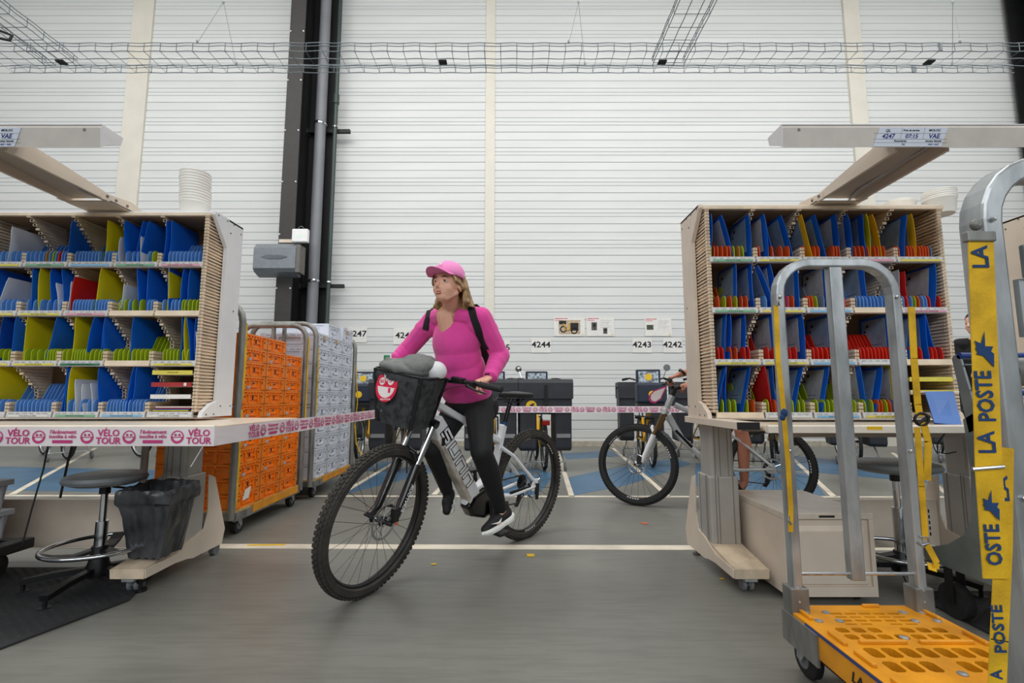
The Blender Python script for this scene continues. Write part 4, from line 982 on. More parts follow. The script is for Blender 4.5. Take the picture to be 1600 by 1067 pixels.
MB().tube([(a.x+.0, 2.75, .80), (a.x-.04, 2.76, .6), (a.x-.07, 2.77, .42)], .006, 6).build('cable', 'black_plastic', None, label='thicker black cable end hanging short under the left desk', cat='cable', smooth=True)
a = at(1478, 700, 2.5)
MB().tube([(a.x, 2.5, .79), (a.x-.04, 2.5, .74), (a.x-.045, 2.5, .70), (a.x, 2.5, .69), (a.x+.05, 2.5, .70)], .003, 6).build('cable', 'black_plastic', None, label='thin black cable looping under the right desk', cat='cable', smooth=True)
# ---------------------------------------------------------------- crates on roll trolleys
def crate_mesh(L_, W, H, m, var):
    """crate L_ along x, W along y; long side faces +x/-x, short side -y"""
    mb = MB(); x, y = L_/2, W/2; b_ = .010
    mb.box((-x+b_, -y+b_, 0), (x-b_, y-b_, H*.97))
    bars = []
    def side(u0, u1, z0, z1, d=b_):   # proud rib on the +x side; u along y in 0..1
        a0, a1 = -y+W*u0, -y+W*u1
        mb.box((x-d-.001, a0, z0*H), (x, a1, z1*H))
    def front(u0, u1, z0, z1, d=b_):
        a0, a1 = -x+L_*u0, -x+L_*u1
        mb.box((a0, -y, z0*H), (a1, -y+d+.001, z1*H))
    for f in (side, front):
        f(0, 1, .86, .99); f(0, 1, .70, .76); f(0, 1, 0.0, .08)
        f(0, .10, 0, .9); f(.90, 1, 0, .9)
        for k in range(5): f(.24+.12*k, .255+.12*k+.012, .76, .86)
        f(.10, .17, .0, .7); f(.83, .90, .0, .7)
        if var == 0:
            f(.28, .31, .2, .72); f(.69, .72, .2, .72); f(.28, .72, .2, .27)
        elif var == 1:
            f(.3, .36, .0, .72); f(.7, .74, .0, .72); f(.36, .7, .36, .42); f(.44, .47, .42, .72)
        else:
            f(.36, .39, .3, .72); f(.62, .65, .3, .72); f(.36, .65, .3, .36); f(.495, .51, 0, .3)
    me = mb.mesh('crate'); me.materials.append(M(m)); return me
def holes_mesh(L_, W, H, var):
    mb = MB(); x, y = L_/2, W/2
    for (u, v, w_, h) in [(.13, .55, .02, .06), (.87, .55, .02, .06), (.47, .5, .04 if var != 1 else .03, .14 if var == 1 else .05)]:
        mb.box((x-.0005, -y+W*(u-w_), H*(v-h)), (x+.0012, -y+W*(u+w_), H*(v+h)))
    me = mb.mesh('slots'); me.materials.append(M('ink')); return me
def roll_trolley(name, label, x0, x1, y0, y1, zt, frames, mid=True):
    t = thing(name, label, 'trolley', ((x0+x1)/2, (y0+y1)/2, 0))
    MB().box((x0, y0-.02, .155), (x1, y1+.02, .18)).build('base_board', 'wood_base', t)
    fr = MB().box((x0, y0-.04, .12), (x1+.012, y0-.02, .17)).box((x0, y1+.02, .12), (x1+.012, y1+.04, .17)).box((x1-.01, y0-.03, .11), (x1+.012, y1+.03, .165)).box((x0-.012, y0-.03, .11), (x0+.01, y1+.03, .165))
    fr.build('base_frame', 'galv_dull', t)
    MB().box((x1+.010, y0+.2, .125), (x1+.016, y1-.02, .18)).build('edge_guard', 'base_yellow', t)
    for y in frames:
        r = .13; top = zt; pts = [(x1, y, .13), (x1, y, top-r)]
        pts += [(x1-r+r*cos(a), y, top-r+r*sin(a)) for a in [pi/8*k for k in range(1, 5)]]
        pts += [(x0+r-r*sin(a), y, top-r+r*cos(a)) for a in [pi/8*k for k in range(0, 5)]] + [(x0, y, .13)]
        f_ = MB().tube(pts, .024, 10, up=(0, 1, 0)).build('end_frame', 'galv_dull', t, smooth=True)
        if mid: MB().tube([((x0+x1)/2, y, .16), ((x0+x1)/2, y, top-.02)], .02, sq=(.02, .012), up=(0, 1, 0)).build('middle_post', 'galv_dull', f_)
        MB().tube([(x0, y, .9), (x1, y, .9)], .008, 6).build('cross_rod', 'galv_dull', f_)
    for cx, cy in ((x1-.05, y0+.08), (x1-.05, y1-.05), (x0+.05, y0+.08), (x0+.05, y1-.05)):
        c = MB().prism([(-.03, .12), (.04, .12), (.05, .055), (.03, .05)], (cx-.03, cy, 0), (0, 1, 0), (0, 0, 1), (.004, 0, 0)).prism([(-.03, .12), (.04, .12), (.05, .055), (.03, .05)], (cx+.026, cy, 0), (0, 1, 0), (0, 0, 1), (.004, 0, 0)).box((cx-.035, cy-.04, .105), (cx+.035, cy+.045, .112)).build('caster', 'galv', t)
        MB().tube([(cx-.018, cy+.035, .062), (cx+.018, cy+.035, .062)], .062, 22).build('caster_wheel', 'rubber', c)
        MB().tube([(cx-.020, cy+.035, .062), (cx+.020, cy+.035, .062)], .035, 16).build('wheel_hub', 'rubber_grey', c)
    return t
def strap(name, pts, wdt, wdir, m, parent, th=.0025):
    """flat band; wdir = direction of its width"""
    mb = MB(); pts = [Vector(p) for p in pts]
    for a, b_ in zip(pts[:-1], pts[1:]):
        d = (b_-a).normalized(); w_ = Vector(wdir); w_ = (w_-d*w_.dot(d)).normalized()*wdt/2; n = d.cross(w_).normalized()*th/2
        a2, b2 = a-d*.001, b_+d*.001
        vs = [a2-w_-n, a2+w_-n, a2+w_+n, a2-w_+n, b2-w_-n, b2+w_-n, b2+w_+n, b2-w_+n]
        mb.add(vs, [(0,3,2,1),(4,5,6,7),(0,1,5,4),(1,2,6,5),(2,3,7,6),(3,0,4,7)])
    return mb.build(name, m, parent)
ty0, ty1 = 3.52, 4.50
to = roll_trolley('roll_trolley', 'galvanised roll trolley with wooden base loaded with orange crates', -2.56, -1.935, ty0, ty1, 1.64, (3.46, 4.55))
strap('yellow_strap', [(-1.915, 3.475, 1.50), (-1.912, 3.48, 1.2), (-1.915, 3.475, .95)], .028, (0, 1, 0), 'strap_yellow', to)
strap('yellow_strap', [(-1.915, 3.475, .88), (-1.912, 3.48, .5), (-1.915, 3.475, .2)], .026, (0, 1, 0), 'strap_yellow', to)
strap('yellow_strap', [(-1.912, 4.55, 1.52), (-1.912, 4.55, .7)], .03, (0, 1, 0), 'strap_yellow', to)
COLN = ['nearest', 'middle', 'farthest']
H = .1045
ms = [crate_mesh(.58, .325, H, 'crate_orange', v) for v in range(2)]; hs = [holes_mesh(.58, .325, H, v) for v in range(2)]
stk = MB().box((.29, -.075, .012), (.2915, -.035, .034)).mesh('sticker'); stk.materials.append(M('paper_grey'))
for j in range(3):
    for k in range(12 if j < 2 else 11):
        v = (k+j) % 2 if k % 3 else k % 2; v = k % 2
        o = bpy.data.objects.new('orange_crate', ms[v]); COL.objects.link(o)
        o.location = (-2.235, 3.52+.1625+.3265*j, .181+(H+.0005)*k)
        tag(o, 'orange plastic crate, %s from the bottom of the %s stack on the roll trolley' % (['lowest']*1+ORD[1:]+['eleventh', 'twelfth'])[k:k+1][0:1].__getitem__(0).join(['', '']) if False else
            'orange plastic crate, %s up in the %s orange stack' % ((ORD+['eleventh', 'twelfth'])[k], COLN[j]), 'crate', 'orange crates on the roll trolley')
        ob(hs[v], 'slots', o, kind='stuff')
        if v == 0 and k > 0: ob(stk, 'label_sticker', o, (0, -.03 if j else -.02, 0))
c = at(396, 770, 3.62)
MB().prism([(-.05, -.04), (.03, -.035), (.06, .045), (-.02, .03)], (-1.9435, 3.66, .27), (0, 1, 0), (0, 0, 1), (.0015, 0, 0)).build('loose_label', 'paper', None, label='crumpled white label stuck on the lowest near orange crate', cat='label')
tw = roll_trolley('roll_trolley', 'galvanised roll trolley behind the orange one loaded with white crates', -2.53, -1.905, 4.78, 5.82, 1.68, (4.70, 5.88))
strap('yellow_strap', [(-1.885, 4.72, 1.45), (-1.88, 4.72, 1.1), (-1.885, 4.72, .8)], .03, (0, 1, 0), 'strap_yellow', tw)
strap('yellow_strap', [(-1.885, 5.88, 1.35), (-1.86, 5.9, .9), (-1.88, 5.89, .6)], .03, (0, 1, 0), 'strap_yellow', tw)
MB().tube([(-1.875, 5.89, .62), (-1.86, 5.9, .42), (-1.80, 5.9, .30), (-1.68, 5.9, .26), (-1.58, 5.9, .27)], .008, 6).build('strap_tail', 'strap_yellow', tw)
H = .142
ms = [crate_mesh(.58, .335, H, 'crate_white', v) for v in range(3)]; hs = [holes_mesh(.58, .335, H, v) for v in range(3)]
stk2 = MB().box((.29, -.05, .075), (.2915, .0, .125)).mesh('sticker'); stk2.materials.append(M('cardboard'))
wn = 10
for j in range(3):
    for k in range(wn):
        v = [0, 2, 2][(k+2*j) % 3] if k % 2 else [2, 1, 0][(k+j) % 3]
        o = bpy.data.objects.new('white_crate', ms[v]); COL.objects.link(o)
        o.location = (-2.205, 4.79+.1675+.3445*j, .181+(H+.0005)*k)
        tag(o, 'white plastic crate, %s up in the %s white stack' % (ORD[k], COLN[j]), 'crate', 'white crates on the rear roll trolley')
        ob(hs[v], 'slots', o, kind='stuff')
        if k == wn-1 and j < 2: ob(stk2, 'label_sticker', o, (0, 0, 0))
for j in (1, 2):
    o = bpy.data.objects.new('white_crate', ms[2]); COL.objects.link(o); o.location = (-2.205 if j == 2 else -2.24, 4.79+.1675+.3445*j, .181+(H+.0005)*wn)
    tag(o, 'white plastic crate lying on top of the %s white stack' % COLN[j], 'crate', 'white crates on the rear roll trolley')
    if j == 2: ob(stk2, 'label_sticker', o, (0, 0, 0))

# ---------------------------------------------------------------- yellow platform trolley in the foreground (two end frames)
YX0, YX1, YY0, YY1, YZ = .985, 1.475, .98, 1.86, .225
NY = 1.02
t = yt = thing('platform_trolley', 'yellow plastic platform trolley with galvanised end frames in the right foreground', 'trolley', ((YX0+YX1)/2, (YY0+YY1)/2, 0))
pm = MB(); th = .03
def cell(xa, xb, ya, yb, hole=None):
    """top cell of the platform; hole = (x0,x1,y0,y1) with clipped corners going down"""
    if hole is None:
        pm.add([(xa, ya, YZ), (xb, ya, YZ), (xb, yb, YZ), (xa, yb, YZ)], [(0, 1, 2, 3)]); return
    a, b_, c_, d = hole; q = min(b_-a, d-c_)*.22
    A_ = [(xa, ya), (xb, ya), (xb, yb), (xa, yb)]
    O_ = [(a, c_+q), (a+q, c_), (b_-q, c_), (b_, c_+q), (b_, d-q), (b_-q, d), (a+q, d), (a, d-q)]
    vs = [(x, y, YZ) for x, y in A_]+[(x, y, YZ) for x, y in O_]+[(x, y, YZ-th) for x, y in O_]
    fs = [(0, 5, 4), (0, 1, 6, 5), (1, 7, 6), (1, 2, 8, 7), (2, 9, 8), (2, 3, 10, 9), (3, 11, 10), (3, 0, 4, 11)]
    fs += [(4+i, 4+(i+1) % 8, 12+(i+1) % 8, 12+i) for i in range(8)]
    pm.add(vs, fs)
def row(ya, yb, n, xm, fill_=.66, fy=.6, skip=(), margin=.06):
    xa, xb = YX0+margin, YX1-margin
    cell(YX0, xa, ya, yb); cell(xb, YX1, ya, yb); w_ = (xb-xa)/n
    for i in range(n):
        x0_, x1_ = xa+w_*i, xa+w_*(i+1)
        if i in skip: cell(x0_, x1_, ya, yb); continue
        gx_, gy_ = w_*(1-fill_)/2, (yb-ya)*(1-fy)/2
        cell(x0_, x1_, ya, yb, (x0_+gx_, x1_-gx_, ya+gy_, yb-gy_))
def solid(ya, yb): cell(YX0, YX1, ya, yb)
y = YY1; solid(y-.055, y); y -= .055
for k in range(4):
    row(y-.026, y, 5, 0, .78, .5 if k % 2 == 0 else .34, skip=((2,) if k == 3 else ()), margin=.12); y -= .026
solid(y-.006, y); y -= .006
row(y-.045, y, 7, 0, .72, .72, skip=(3,)); y -= .045
row(y-.045, y, 7, 0, .74, .72); y -= .045
solid(y-.035, y); yr = y-.018; y -= .035
row(y-.075, y, 7, 0, .76, .74); y -= .075
row(y-.075, y, 7, 0, .76, .74, skip=(3,)); y -= .075
solid(y-.05, y); y -= .05
row(y-.075, y, 7, 0, .76, .74); y -= .075
row(y-.075, y, 7, 0, .76, .74); y -= .075
solid(YY0, y)
dk = pm.build('deck', 'base_yellow', t)
MB().box((YX0, YY0, YZ-.085), (YX0+.012, YY1, YZ-.0005)).box((YX1-.012, YY0, YZ-.085), (YX1, YY1, YZ-.0005)).box((YX0, YY1-.012, YZ-.085), (YX1, YY1, YZ-.0005)).box((YX0, YY0, YZ-.085), (YX1, YY0+.012, YZ-.0005)).build('deck_side', 'base_yellow', t, bevel=.002)
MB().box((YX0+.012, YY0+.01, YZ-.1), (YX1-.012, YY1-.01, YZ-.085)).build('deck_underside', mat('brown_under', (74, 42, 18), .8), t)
MB().box((YX0-.008, YY1-.2, YZ-.11), (YX0+.001, YY1, YZ-.01)).build('corner_bracket', 'galv_dull', t)
rb = MB()
def ridge(x0, x1, y0, y1): rb.prism([(x0, y0), (x1, y0), (x1, y1), (x0, y1)], (0, 0, YZ-.001), (1, 0, 0), (0, 1, 0), (0, 0, .012))
ridge(YX0+.08, (YX0+YX1)/2-.02, yr-.008, yr+.006); ridge((YX0+YX1)/2+.02, YX1-.06, yr-.008, yr+.006)
for yy in (1.79, 1.62, 1.50, 1.36): ridge(YX0+.022, YX0+.036, yy-.05, yy+.03); ridge(YX1-.036, YX1-.022, yy-.05, yy+.03)
ridge(1.26, 1.32, YY1-.02, YY1-.01)
rb.build('deck_ridges', 'base_yellow', t, kind='stuff', bevel=.003)
bl = MB()
for (x, y) in ((YX0+.045, 1.80), (YX0+.115, 1.80), (YX0+.05, 1.735), (YX0+.12, 1.735), (YX1-.105, 1.80), (YX1-.035, 1.80), (YX1-.115, 1.735), (YX1-.04, 1.735), ((YX0+YX1)/2, 1.62), ((YX0+YX1)/2, 1.42)):
    bl.lathe([(.013, 0), (.013, .003), (.006, .005), (0, .005)], (x, y, YZ), (0, 0, 1), 14)
bl.build('bolt_heads', 'galv', t, kind='stuff')
MB().box((YX0-.0015, YY0, YZ-.012), (YX0+.002, YY1-.13, YZ-.002)).build('blue_edge_line', 'blue_line', t)
put_text('LA POSTE', (YX0-.0012, 1.42, YZ-.052), (0, -1, 0), (0, 0, 1), .042, 'ink', t, label='dark lettering on the deck side', bold=True, italic=True)
def end_frame(y, zt, hw, r=.13, mid=True, low=.2, rod=.345, xm=None):
    xa, xb = YX0+.03, YX1-.02; r = .12
    pts = [(xa, y, low), (xa, y, zt-r)]+[(xa+r-r*cos(a), y, zt-r+r*sin(a)) for a in [pi/12*k for k in range(1, 7)]]+[(xb-r+r*sin(a), y, zt-r+r*cos(a)) for a in [pi/12*k for k in range(0, 7)]]+[(xb, y, low)]
    f_ = MB().tube(pts, hw, sq=(hw, hw*.72), up=(0, 1, 0)).build('end_frame', 'galv', t, bevel=.006)
    if mid: MB().tube([((xa+xb)/2, y, rod-.02), ((xa+xb)/2, y, zt-.012)], .02, sq=(.018, .025), up=(0, 1, 0)).build('middle_post', 'galv', f_, bevel=.005)
    MB().tube([(xa, y, rod), (xb, y, rod)], .006, 10).build('cross_rod', 'chrome', f_)
    b_ = MB()
    for x in (xa, xb):
        for z in (.26, .3, 1.35, .78): b_.lathe([(.006, 0), (.006, .006), (.003, .009)], (x-.004, y-hw, z), (0, -1, 0), 10)
    b_.build('bolts', 'chrome', f_, kind='stuff')
    for x in (xa, xb): MB().box((x-.032, y-.03, .14), (x+.032, y+.03, .305)).build('post_socket', 'galv_dull', f_, bevel=.004)
    return xa, xb
xa, xb = end_frame(1.83, 1.485, .023)
xa, xb = end_frame(NY, 1.47, .030, mid=False)
MB().tube([(xa+.02, NY, 1.03), (xb, NY, 1.03)], .030, 18).build('cross_tube', 'galv_dull', t, smooth=True)
MB().box((xa+.035, NY-.05, 1.22), (xb, NY-.038, 1.29)).build('shelf_bracket', 'plate_grey', t, bevel=.003)
MB().box((xa+.03, NY-.037, 1.10), (xb, NY-.025, 1.22)).build('shelf_plate', 'galv', t)
MB().box((xa+.04, NY-.058, 1.237), (xa+.075, NY-.05, 1.272)).build('bracket_slot', 'beige_plastic', t)
for cx, cy in ((YX0+.06, YY1-.07), (YX1-.06, YY1-.07), (YX0+.06, YY0+.1), (YX1-.06, YY0+.1)):
    c = MB().prism([(-.035, .14), (.045, .14), (.055, .06), (.03, .055)], (cx-.032, cy, 0), (0, 1, 0), (0, 0, 1), (.004, 0, 0)).prism([(-.035, .14), (.045, .14), (.055, .06), (.03, .055)], (cx+.028, cy, 0), (0, 1, 0), (0, 0, 1), (.004, 0, 0)).box((cx-.036, cy-.04, .122), (cx+.036, cy+.05, .13)).build('caster', 'galv', t)
    MB().lathe([(.03, -.02), (.055, -.02), (.065, -.012), (.065, .012), (.055, .02), (.03, .02)], (cx, cy+.035, .065), (1, 0, 0), 26).build('caster_wheel', 'rubber', c, smooth=True)
    MB().tube([(cx-.022, cy+.035, .065), (cx+.022, cy+.035, .065)], .034, 16).build('wheel_hub', 'rubber_grey', c)
# yellow lashing strap with blue lettering on the near frame
sxc = at(1534, 400, NY-.04).x
def zy(py, y=.98): return at(1543, py, y).z
st = thing('lashing_strap', 'wide yellow strap with blue lettering hanging on the near frame', 'strap', (sxc, NY-.04, .3))
strap('wide_band', [at(1532, 375, NY-.04), at(1539, 560, NY-.042), at(1545, 740, NY-.044), at(1557, 903, NY-.04)], .052, (1, 0, 0), 'strap_yellow', st)
strap('narrow_band', [at(1570, 700, NY-.034), at(1568, 850, NY-.033), at(1561, 1000, NY-.033), at(1556, 1110, NY-.033)], .034, (1, 0, 0), 'strap_yellow', st)
MB().box((sxc-.03, NY-.046, zy(378)), (sxc+.03, NY-.03, zy(362))).lathe([(.012, 0), (.012, .01), (.005, .014)], (sxc+.0, NY-.03, zy(350)), (0, -1, 0), 14).build('strap_anchor', 'galv_dull', st, bevel=.003)
MB().tube([at(1518, 733, NY-.048), at(1568, 729, NY-.048)], .004, 8).build('wire_buckle', 'chrome', st)
def vtxt(s_, pya, pyb, x, y, parent=st, sz=None):
    pm_ = (pya+pyb)/2; x = at((1532+(pm_-375)*.036 if pm_ < 740 else 1545+(pm_-740)*.075) if sz is None or sz > .025 else (1569 if pm_ < 850 else 1568-(pm_-850)*.047), pm_, y).x
    za, zb = zy(pya), zy(pyb); L_ = abs(za-zb); me = text_mesh(s_, 1.0, bold=True)
    w_ = max(v.co.x for v in me.vertices)-min(v.co.x for v in me.vertices)
    size = L_/w_; sy = (sz or .034)/(size*.73)
    m2 = me.copy(); m2.materials.append(M('strap_ink')); m2.transform(Matrix.Diagonal((size, size*sy, .0003/.0004, 1)))
    X_ = WM[parent].inverted() @ frame((x, y, (za+zb)/2), (0, 0, 1), (-1, 0, 0)); m2.transform(X_)
    o = bpy.data.objects.new('strap_lettering', m2); COL.objects.link(o); o.parent = parent
def bird(py0, py1, x, y, w_=.036):
    pm_ = (py0+py1)/2; x = at(1532+(pm_-375)*.036 if pm_ < 740 else 1545+(pm_-740)*.075, pm_, y).x
    z0, z1 = zy(py0), zy(py1); h = z1-z0
    P_ = [(-.45, 0.02), (-.2, .2), (.45, 0), (.28, .42), (.5, .55), (-.1, .62), (-.02, 1.0), (-.5, .62), (-.3, .5), (-.5, .42), (-.32, .3)]
    P_ = [(0.42, 0), (.5, .35), (.35, .42), (.5, .55), (.05, .55), (.1, .95), (-.15, .62), (-.5, .7), (-.42, .55), (-.5, .5), (-.4, .4), (-.48, .34), (-.1, .3)]
    MB().prism([(x+a*w_, z0+b_*h) for a, b_ in P_], (0, y, 0), (1, 0, 0), (0, 0, 1), (0, -.0006, 0)).build('bird_emblem', 'strap_ink', st)
vtxt('LA', 420, 385, sxc, NY-.0435); bird(574, 515, sxc+.003, NY-.045); vtxt('POSTE', 658, 580, sxc+.004, NY-.046); vtxt('LA', 708, 674, sxc+.005, NY-.047)
bird(812, 762, sxc+.013, NY-.0465, .03); vtxt('OSTE', 882, 818, sxc+.022, NY-.045, sz=.03)
vtxt('LA', 785, 745, sxc+.052, NY-.036, sz=.02); vtxt('POSTE', 1022, 947, sxc+.032, NY-.036, sz=.022); vtxt('A', 1064, 1048, sxc+.022, NY-.036, sz=.022)
# thin straps on the far frame
fs_ = thing('lashing_strap', 'narrow yellow strap running down the left post of the far frame', 'strap', (1.055, 1.79, .6))
X1 = at(1220, 600, 1.79).x
def zf(py, y=1.79): return at(1220, py, y).z
strap('band', [(X1, 1.79, zf(478)), (X1-.006, 1.788, zf(560)), (X1+.002, 1.786, zf(640))], .018, (1, 0, 0), 'strap_yellow', fs_)
MB().ell((X1+.003, 1.785, zf(645)), .012, .01, .016).ell((X1-.004, 1.785, zf(652)), .010, .009, .012).build('knot', 'strap_ink', fs_, smooth=True)
strap('band', [(X1+.002, 1.786, zf(650)), (X1+.006, 1.785, zf(720)), (X1+.006, 1.785, zf(795)), (X1, 1.785, zf(830))], .02, (1, .3, 0), 'strap_yellow', fs_)
MB().tube([(X1, 1.787, zf(478)), (X1+.008, 1.787, zf(470)), (X1+.012, 1.79, zf(478))], .004, 6).tube([(X1-.004, 1.783, zf(805)), (X1-.008, 1.78, zf(812)), (X1+.002, 1.78, zf(818))], .004, 6).build('hook', 'galv_dull', fs_)
fs2 = thing('lashing_strap', 'yellow strap hanging along the right post of the far frame with its buckle', 'strap', (1.55, 1.8, .4))
def pf(px, py, y=1.805): return at(px, py, y)
strap('band', [pf(1424, 480), pf(1428, 560), pf(1434, 632), pf(1437, 650)], .026, (1, 0, 0), 'strap_yellow', fs2)
strap('tail_band', [pf(1443, 660), pf(1450, 690), pf(1449, 750)], .026, (1, 0, 0), 'strap_yellow', fs2)
MB().ring(pf(1440, 655), .022, .005, (.2, 1, .1), 16, 8).tube([pf(1434, 662), pf(1452, 650)], .006, 8).build('buckle', 'steel_black', fs2)
strap('lower_band', [pf(1433, 668), pf(1440, 760), pf(1446, 842)], .022, (1, 0, 0), 'strap_yellow', fs2)
strap('loop_band', [pf(1449, 852), pf(1464, 880), pf(1462, 888), pf(1450, 884)], .026, (1, .2, 0), 'strap_yellow', fs2)
MB().tube([pf(1432, 846), pf(1440, 852), pf(1452, 848), pf(1450, 840), pf(1436, 838)], .004, 6).build('ratchet', 'galv', fs2)

# ---------------------------------------------------------------- grey wire cart with blue handle at the right edge
t = thing('wire_cart', 'grey wire cart with blue handle bar beside the galvanised post', 'cart', (2.2, 1.95, 0))
XC = 1.94
pr = [tuple(atx(px, py, XC)[1:]) for px, py in [(1504, 655), (1520, 645), (1600, 645), (1600, 960), (1548, 915), (1445, 872), (1440, 856), (1480, 850), (1505, 836), (1517, 812), (1516, 730)]]
MB().prism(pr, (XC, 0, 0), (0, 1, 0), (0, 0, 1), (.012, 0, 0)).build('side_plate', 'plate_grey', t, bevel=.002)
q = [atx(px, py, XC) for px, py in [(1487, 560), (1492, 554), (1499, 556), (1532, 668), (1514, 676)]]
MB().prism([(p.y, p.z) for p in q], (XC, 0, 0), (0, 1, 0), (0, 0, 1), (.010, 0, 0)).build('handle_plate', 'plate_grey', t)
a = atx(1499, 556, XC)
MB().tube([(XC, a.y, a.z+.0), (XC+.6, a.y, a.z)], .014, 12).build('handle_bar', 'blue_handle', t, smooth=True)
wr = MB()
for k in range(9):
    x = XC+.05+.065*k; wr.tube([(x, a.y-.02, a.z-.03), (x+.02, a.y-.12, a.z-.35)], .0025, 5)
for k in range(4): z = a.z-.04-.1*k; wr.tube([(XC, a.y-.02-.03*k, z), (XC+.6, a.y-.02-.03*k, z)], .0035, 5)
for k in range(8): y = a.y-.1-.07*k; wr.tube([(XC+.6, y, a.z-.03), (XC+.58, y, a.z-.36)], .0025, 5)
for k in range(4): z = a.z-.04-.1*k; wr.tube([(XC+.6, a.y-.02, z), (XC+.6, a.y-.62, z-.03)], .0035, 5)
wr.build('basket_wires', 'wire_zinc', t, kind='stuff')
MB().tube([(XC+.01, a.y-.18, a.z-.16), (XC+.6, a.y-.18, a.z-.16)], .012, 10).build('front_bar', 'blue_handle', t)
for cx, cy in ((XC+.04, 2.28), (XC+.56, 2.28), (XC+.04, 1.85), (XC+.56, 1.85)):
    MB().tube([(cx-.02, cy, .075), (cx+.02, cy, .075)], .075, 22).build('wheel', 'rubber', t, smooth=True)
    MB().box((cx-.03, cy-.02, .07), (cx-.024, cy+.02, .24)).box((cx+.024, cy-.02, .07), (cx+.03, cy+.02, .24)).build('wheel_fork', 'black_plastic', t)
MB().box((XC+.01, 1.8, .23), (XC+.6, 2.3, .25)).build('lower_shelf', 'plate_grey', t)
MB().box((2.2, 2.02, .82), (2.42, 2.03, 1.02), Matrix.Rotation(.2, 3, 'X'), None).build('price_card', 'blue_handle', None, label='x', cat='x') if False else None

# ---------------------------------------------------------------- printed event ribbon
def ribbon(name, label, pts, wdt, per=.41, phase=0.0, y_in=None):
    """pts: top corners of the ribbon; vertical band of height wdt; print on the side facing the camera"""
    t = thing(name, label, 'ribbon', (pts[0][0], pts[0][1], pts[0][2]-wdt))
    for a, b_ in zip(pts[:-1], pts[1:]):
        a, b_ = Vector(a), Vector(b_); d = b_-a; L_ = d.length; d.normalize(); up = Vector((0, 0, 1)); up = (up-d*up.dot(d)).normalized()
        n = d.cross(up); 
        if n.dot(Vector((0, 0.0, .98))-a) < 0 and n.dot(-a) < 0: n = -n
        n = d.cross(up)     # print side = right-hand side walking along d
        vs = []; k = max(2, int(L_/.12)); rg = random.Random(int(L_*100))
        for i in range(k+1):
            p = a+d*(L_*i/k); o_ = n*(rg.uniform(-.002, .002) if 0 < i < k else 0)
            vs += [p+o_, p-up*wdt*.5+o_*.3, p-up*wdt-o_]
        for side_ in (0,):
            off = len(vs); vs += [v-n*.0008 for v in vs]
        fs = []
        for i in range(k):
            for j in range(2):
                q = i*3+j; fs.append((q, q+1, q+4, q+3)); fs.append((off+q, off+q+3, off+q+4, off+q+1))
        mb = MB().add(vs, fs); seg = mb.build('band', 'ribbon', t)
        s_ = phase; items = []; rings = MB()
        while s_ < L_-.04:
            for (kind, off_) in (('velo', 0), ('o', .093), ('ev', .202), ('o', .312)):
                c = s_+off_
                if c < .06 or c > L_-.065: continue
                p = a+d*c-up*wdt*.5+n*.0034
                if kind == 'velo':
                    items += [('VÉLO', p+up*wdt*.20, d, up, wdt*.50, dict(bold=True, ext=.0002)), ('TOUR', p-up*wdt*.22, d, up, wdt*.50, dict(bold=True, ext=.0002))]
                elif kind == 'ev':
                    items += [("l'événement", p+up*wdt*.27, d, up, wdt*.30, dict(bold=True, ext=.0002)), ('insolite à vélo', p+up*wdt*.02, d, up, wdt*.27, dict(bold=True, ext=.0002))]
                    rings.add([p+d*u*wdt*.55-up*wdt*v for u, v in ((-1, .17), (1, .17), (1, .34), (-1, .34))], [(0, 1, 2, 3)])
                else:
                    for (r0, r1) in ((.30, .36),):
                        m_ = 24; vs2 = []
                        for i in range(m_):
                            th_ = 2*pi*i/m_
                            vs2 += [p+(d*cos(th_)+up*sin(th_))*wdt*r0, p+(d*cos(th_)+up*sin(th_))*wdt*r1]
                        rings.add(vs2, [(2*i, 2*i+1, (2*i+3) % (2*m_), (2*i+2) % (2*m_)) for i in range(m_)])
                    m_ = 12; vs2 = [p+(d*cos(pi+pi*i/m_)+up*sin(pi+pi*i/m_))*wdt*.30 for i in range(m_+1)]
                    inner = [p+(d*cos(pi+pi*i/m_)*.24+up*(sin(pi+pi*i/m_)*.20-.02))*wdt for i in range(m_+1)]
                    rings.add(vs2+inner, [(i, i+1, m_+1+i+1, m_+1+i) for i in range(m_)])
                    for e in (-.11, .11):
                        c2 = p+d*wdt*e+up*wdt*.11; rings.add([c2+(d*cos(2*pi*i/8)+up*sin(2*pi*i/8))*wdt*.07 for i in range(8)], [tuple(range(8))])
                    rings.add([p+d*u*wdt*.3+up*v*wdt for u, v in ((-1, -.03), (1, -.03), (1, .01), (-1, .01))], [(0, 1, 2, 3)])
            s_ += per
        if items: join_text(items, 'pink_lettering', 'ribbon_pink', t)['kind'] = 'stuff'
        if rings.v: rings.build('pink_symbols', 'ribbon_pink', t, kind='stuff')
    return t
RW = .082
ribbon('event_ribbon', 'white ribbon with pink print taped along the left desk and stretched backwards',
       [(-3.4, 2.243, .836), (-1.352, 2.243, .836), (-1.345, 6.33, .846)], RW, phase=.34)
ribbon('event_ribbon', 'white and pink printed ribbon stretched across in front of the parked delivery bicycles', [(-1.34, 6.34, .846), (5.6, 6.34, .85)], RW, phase=.1)
# slim stands the ribbons are tied to are out of sight behind the rider: the ribbon corner is tied to a post
MB().tube([(-1.345, 6.36, .0), (-1.345, 6.36, .86)], .012, 8).build('ribbon_post', 'steel_black', None, label='thin black post behind the rider holding the ribbon corner', cat='post')
a = at(336, 690, 2.3)
MB().tube([(-1.40, 2.25, .76), (-1.46, 2.26, .66)], .002, 5).build('string', 'paper', None, label='short white string under the corner of the left desk', cat='string')
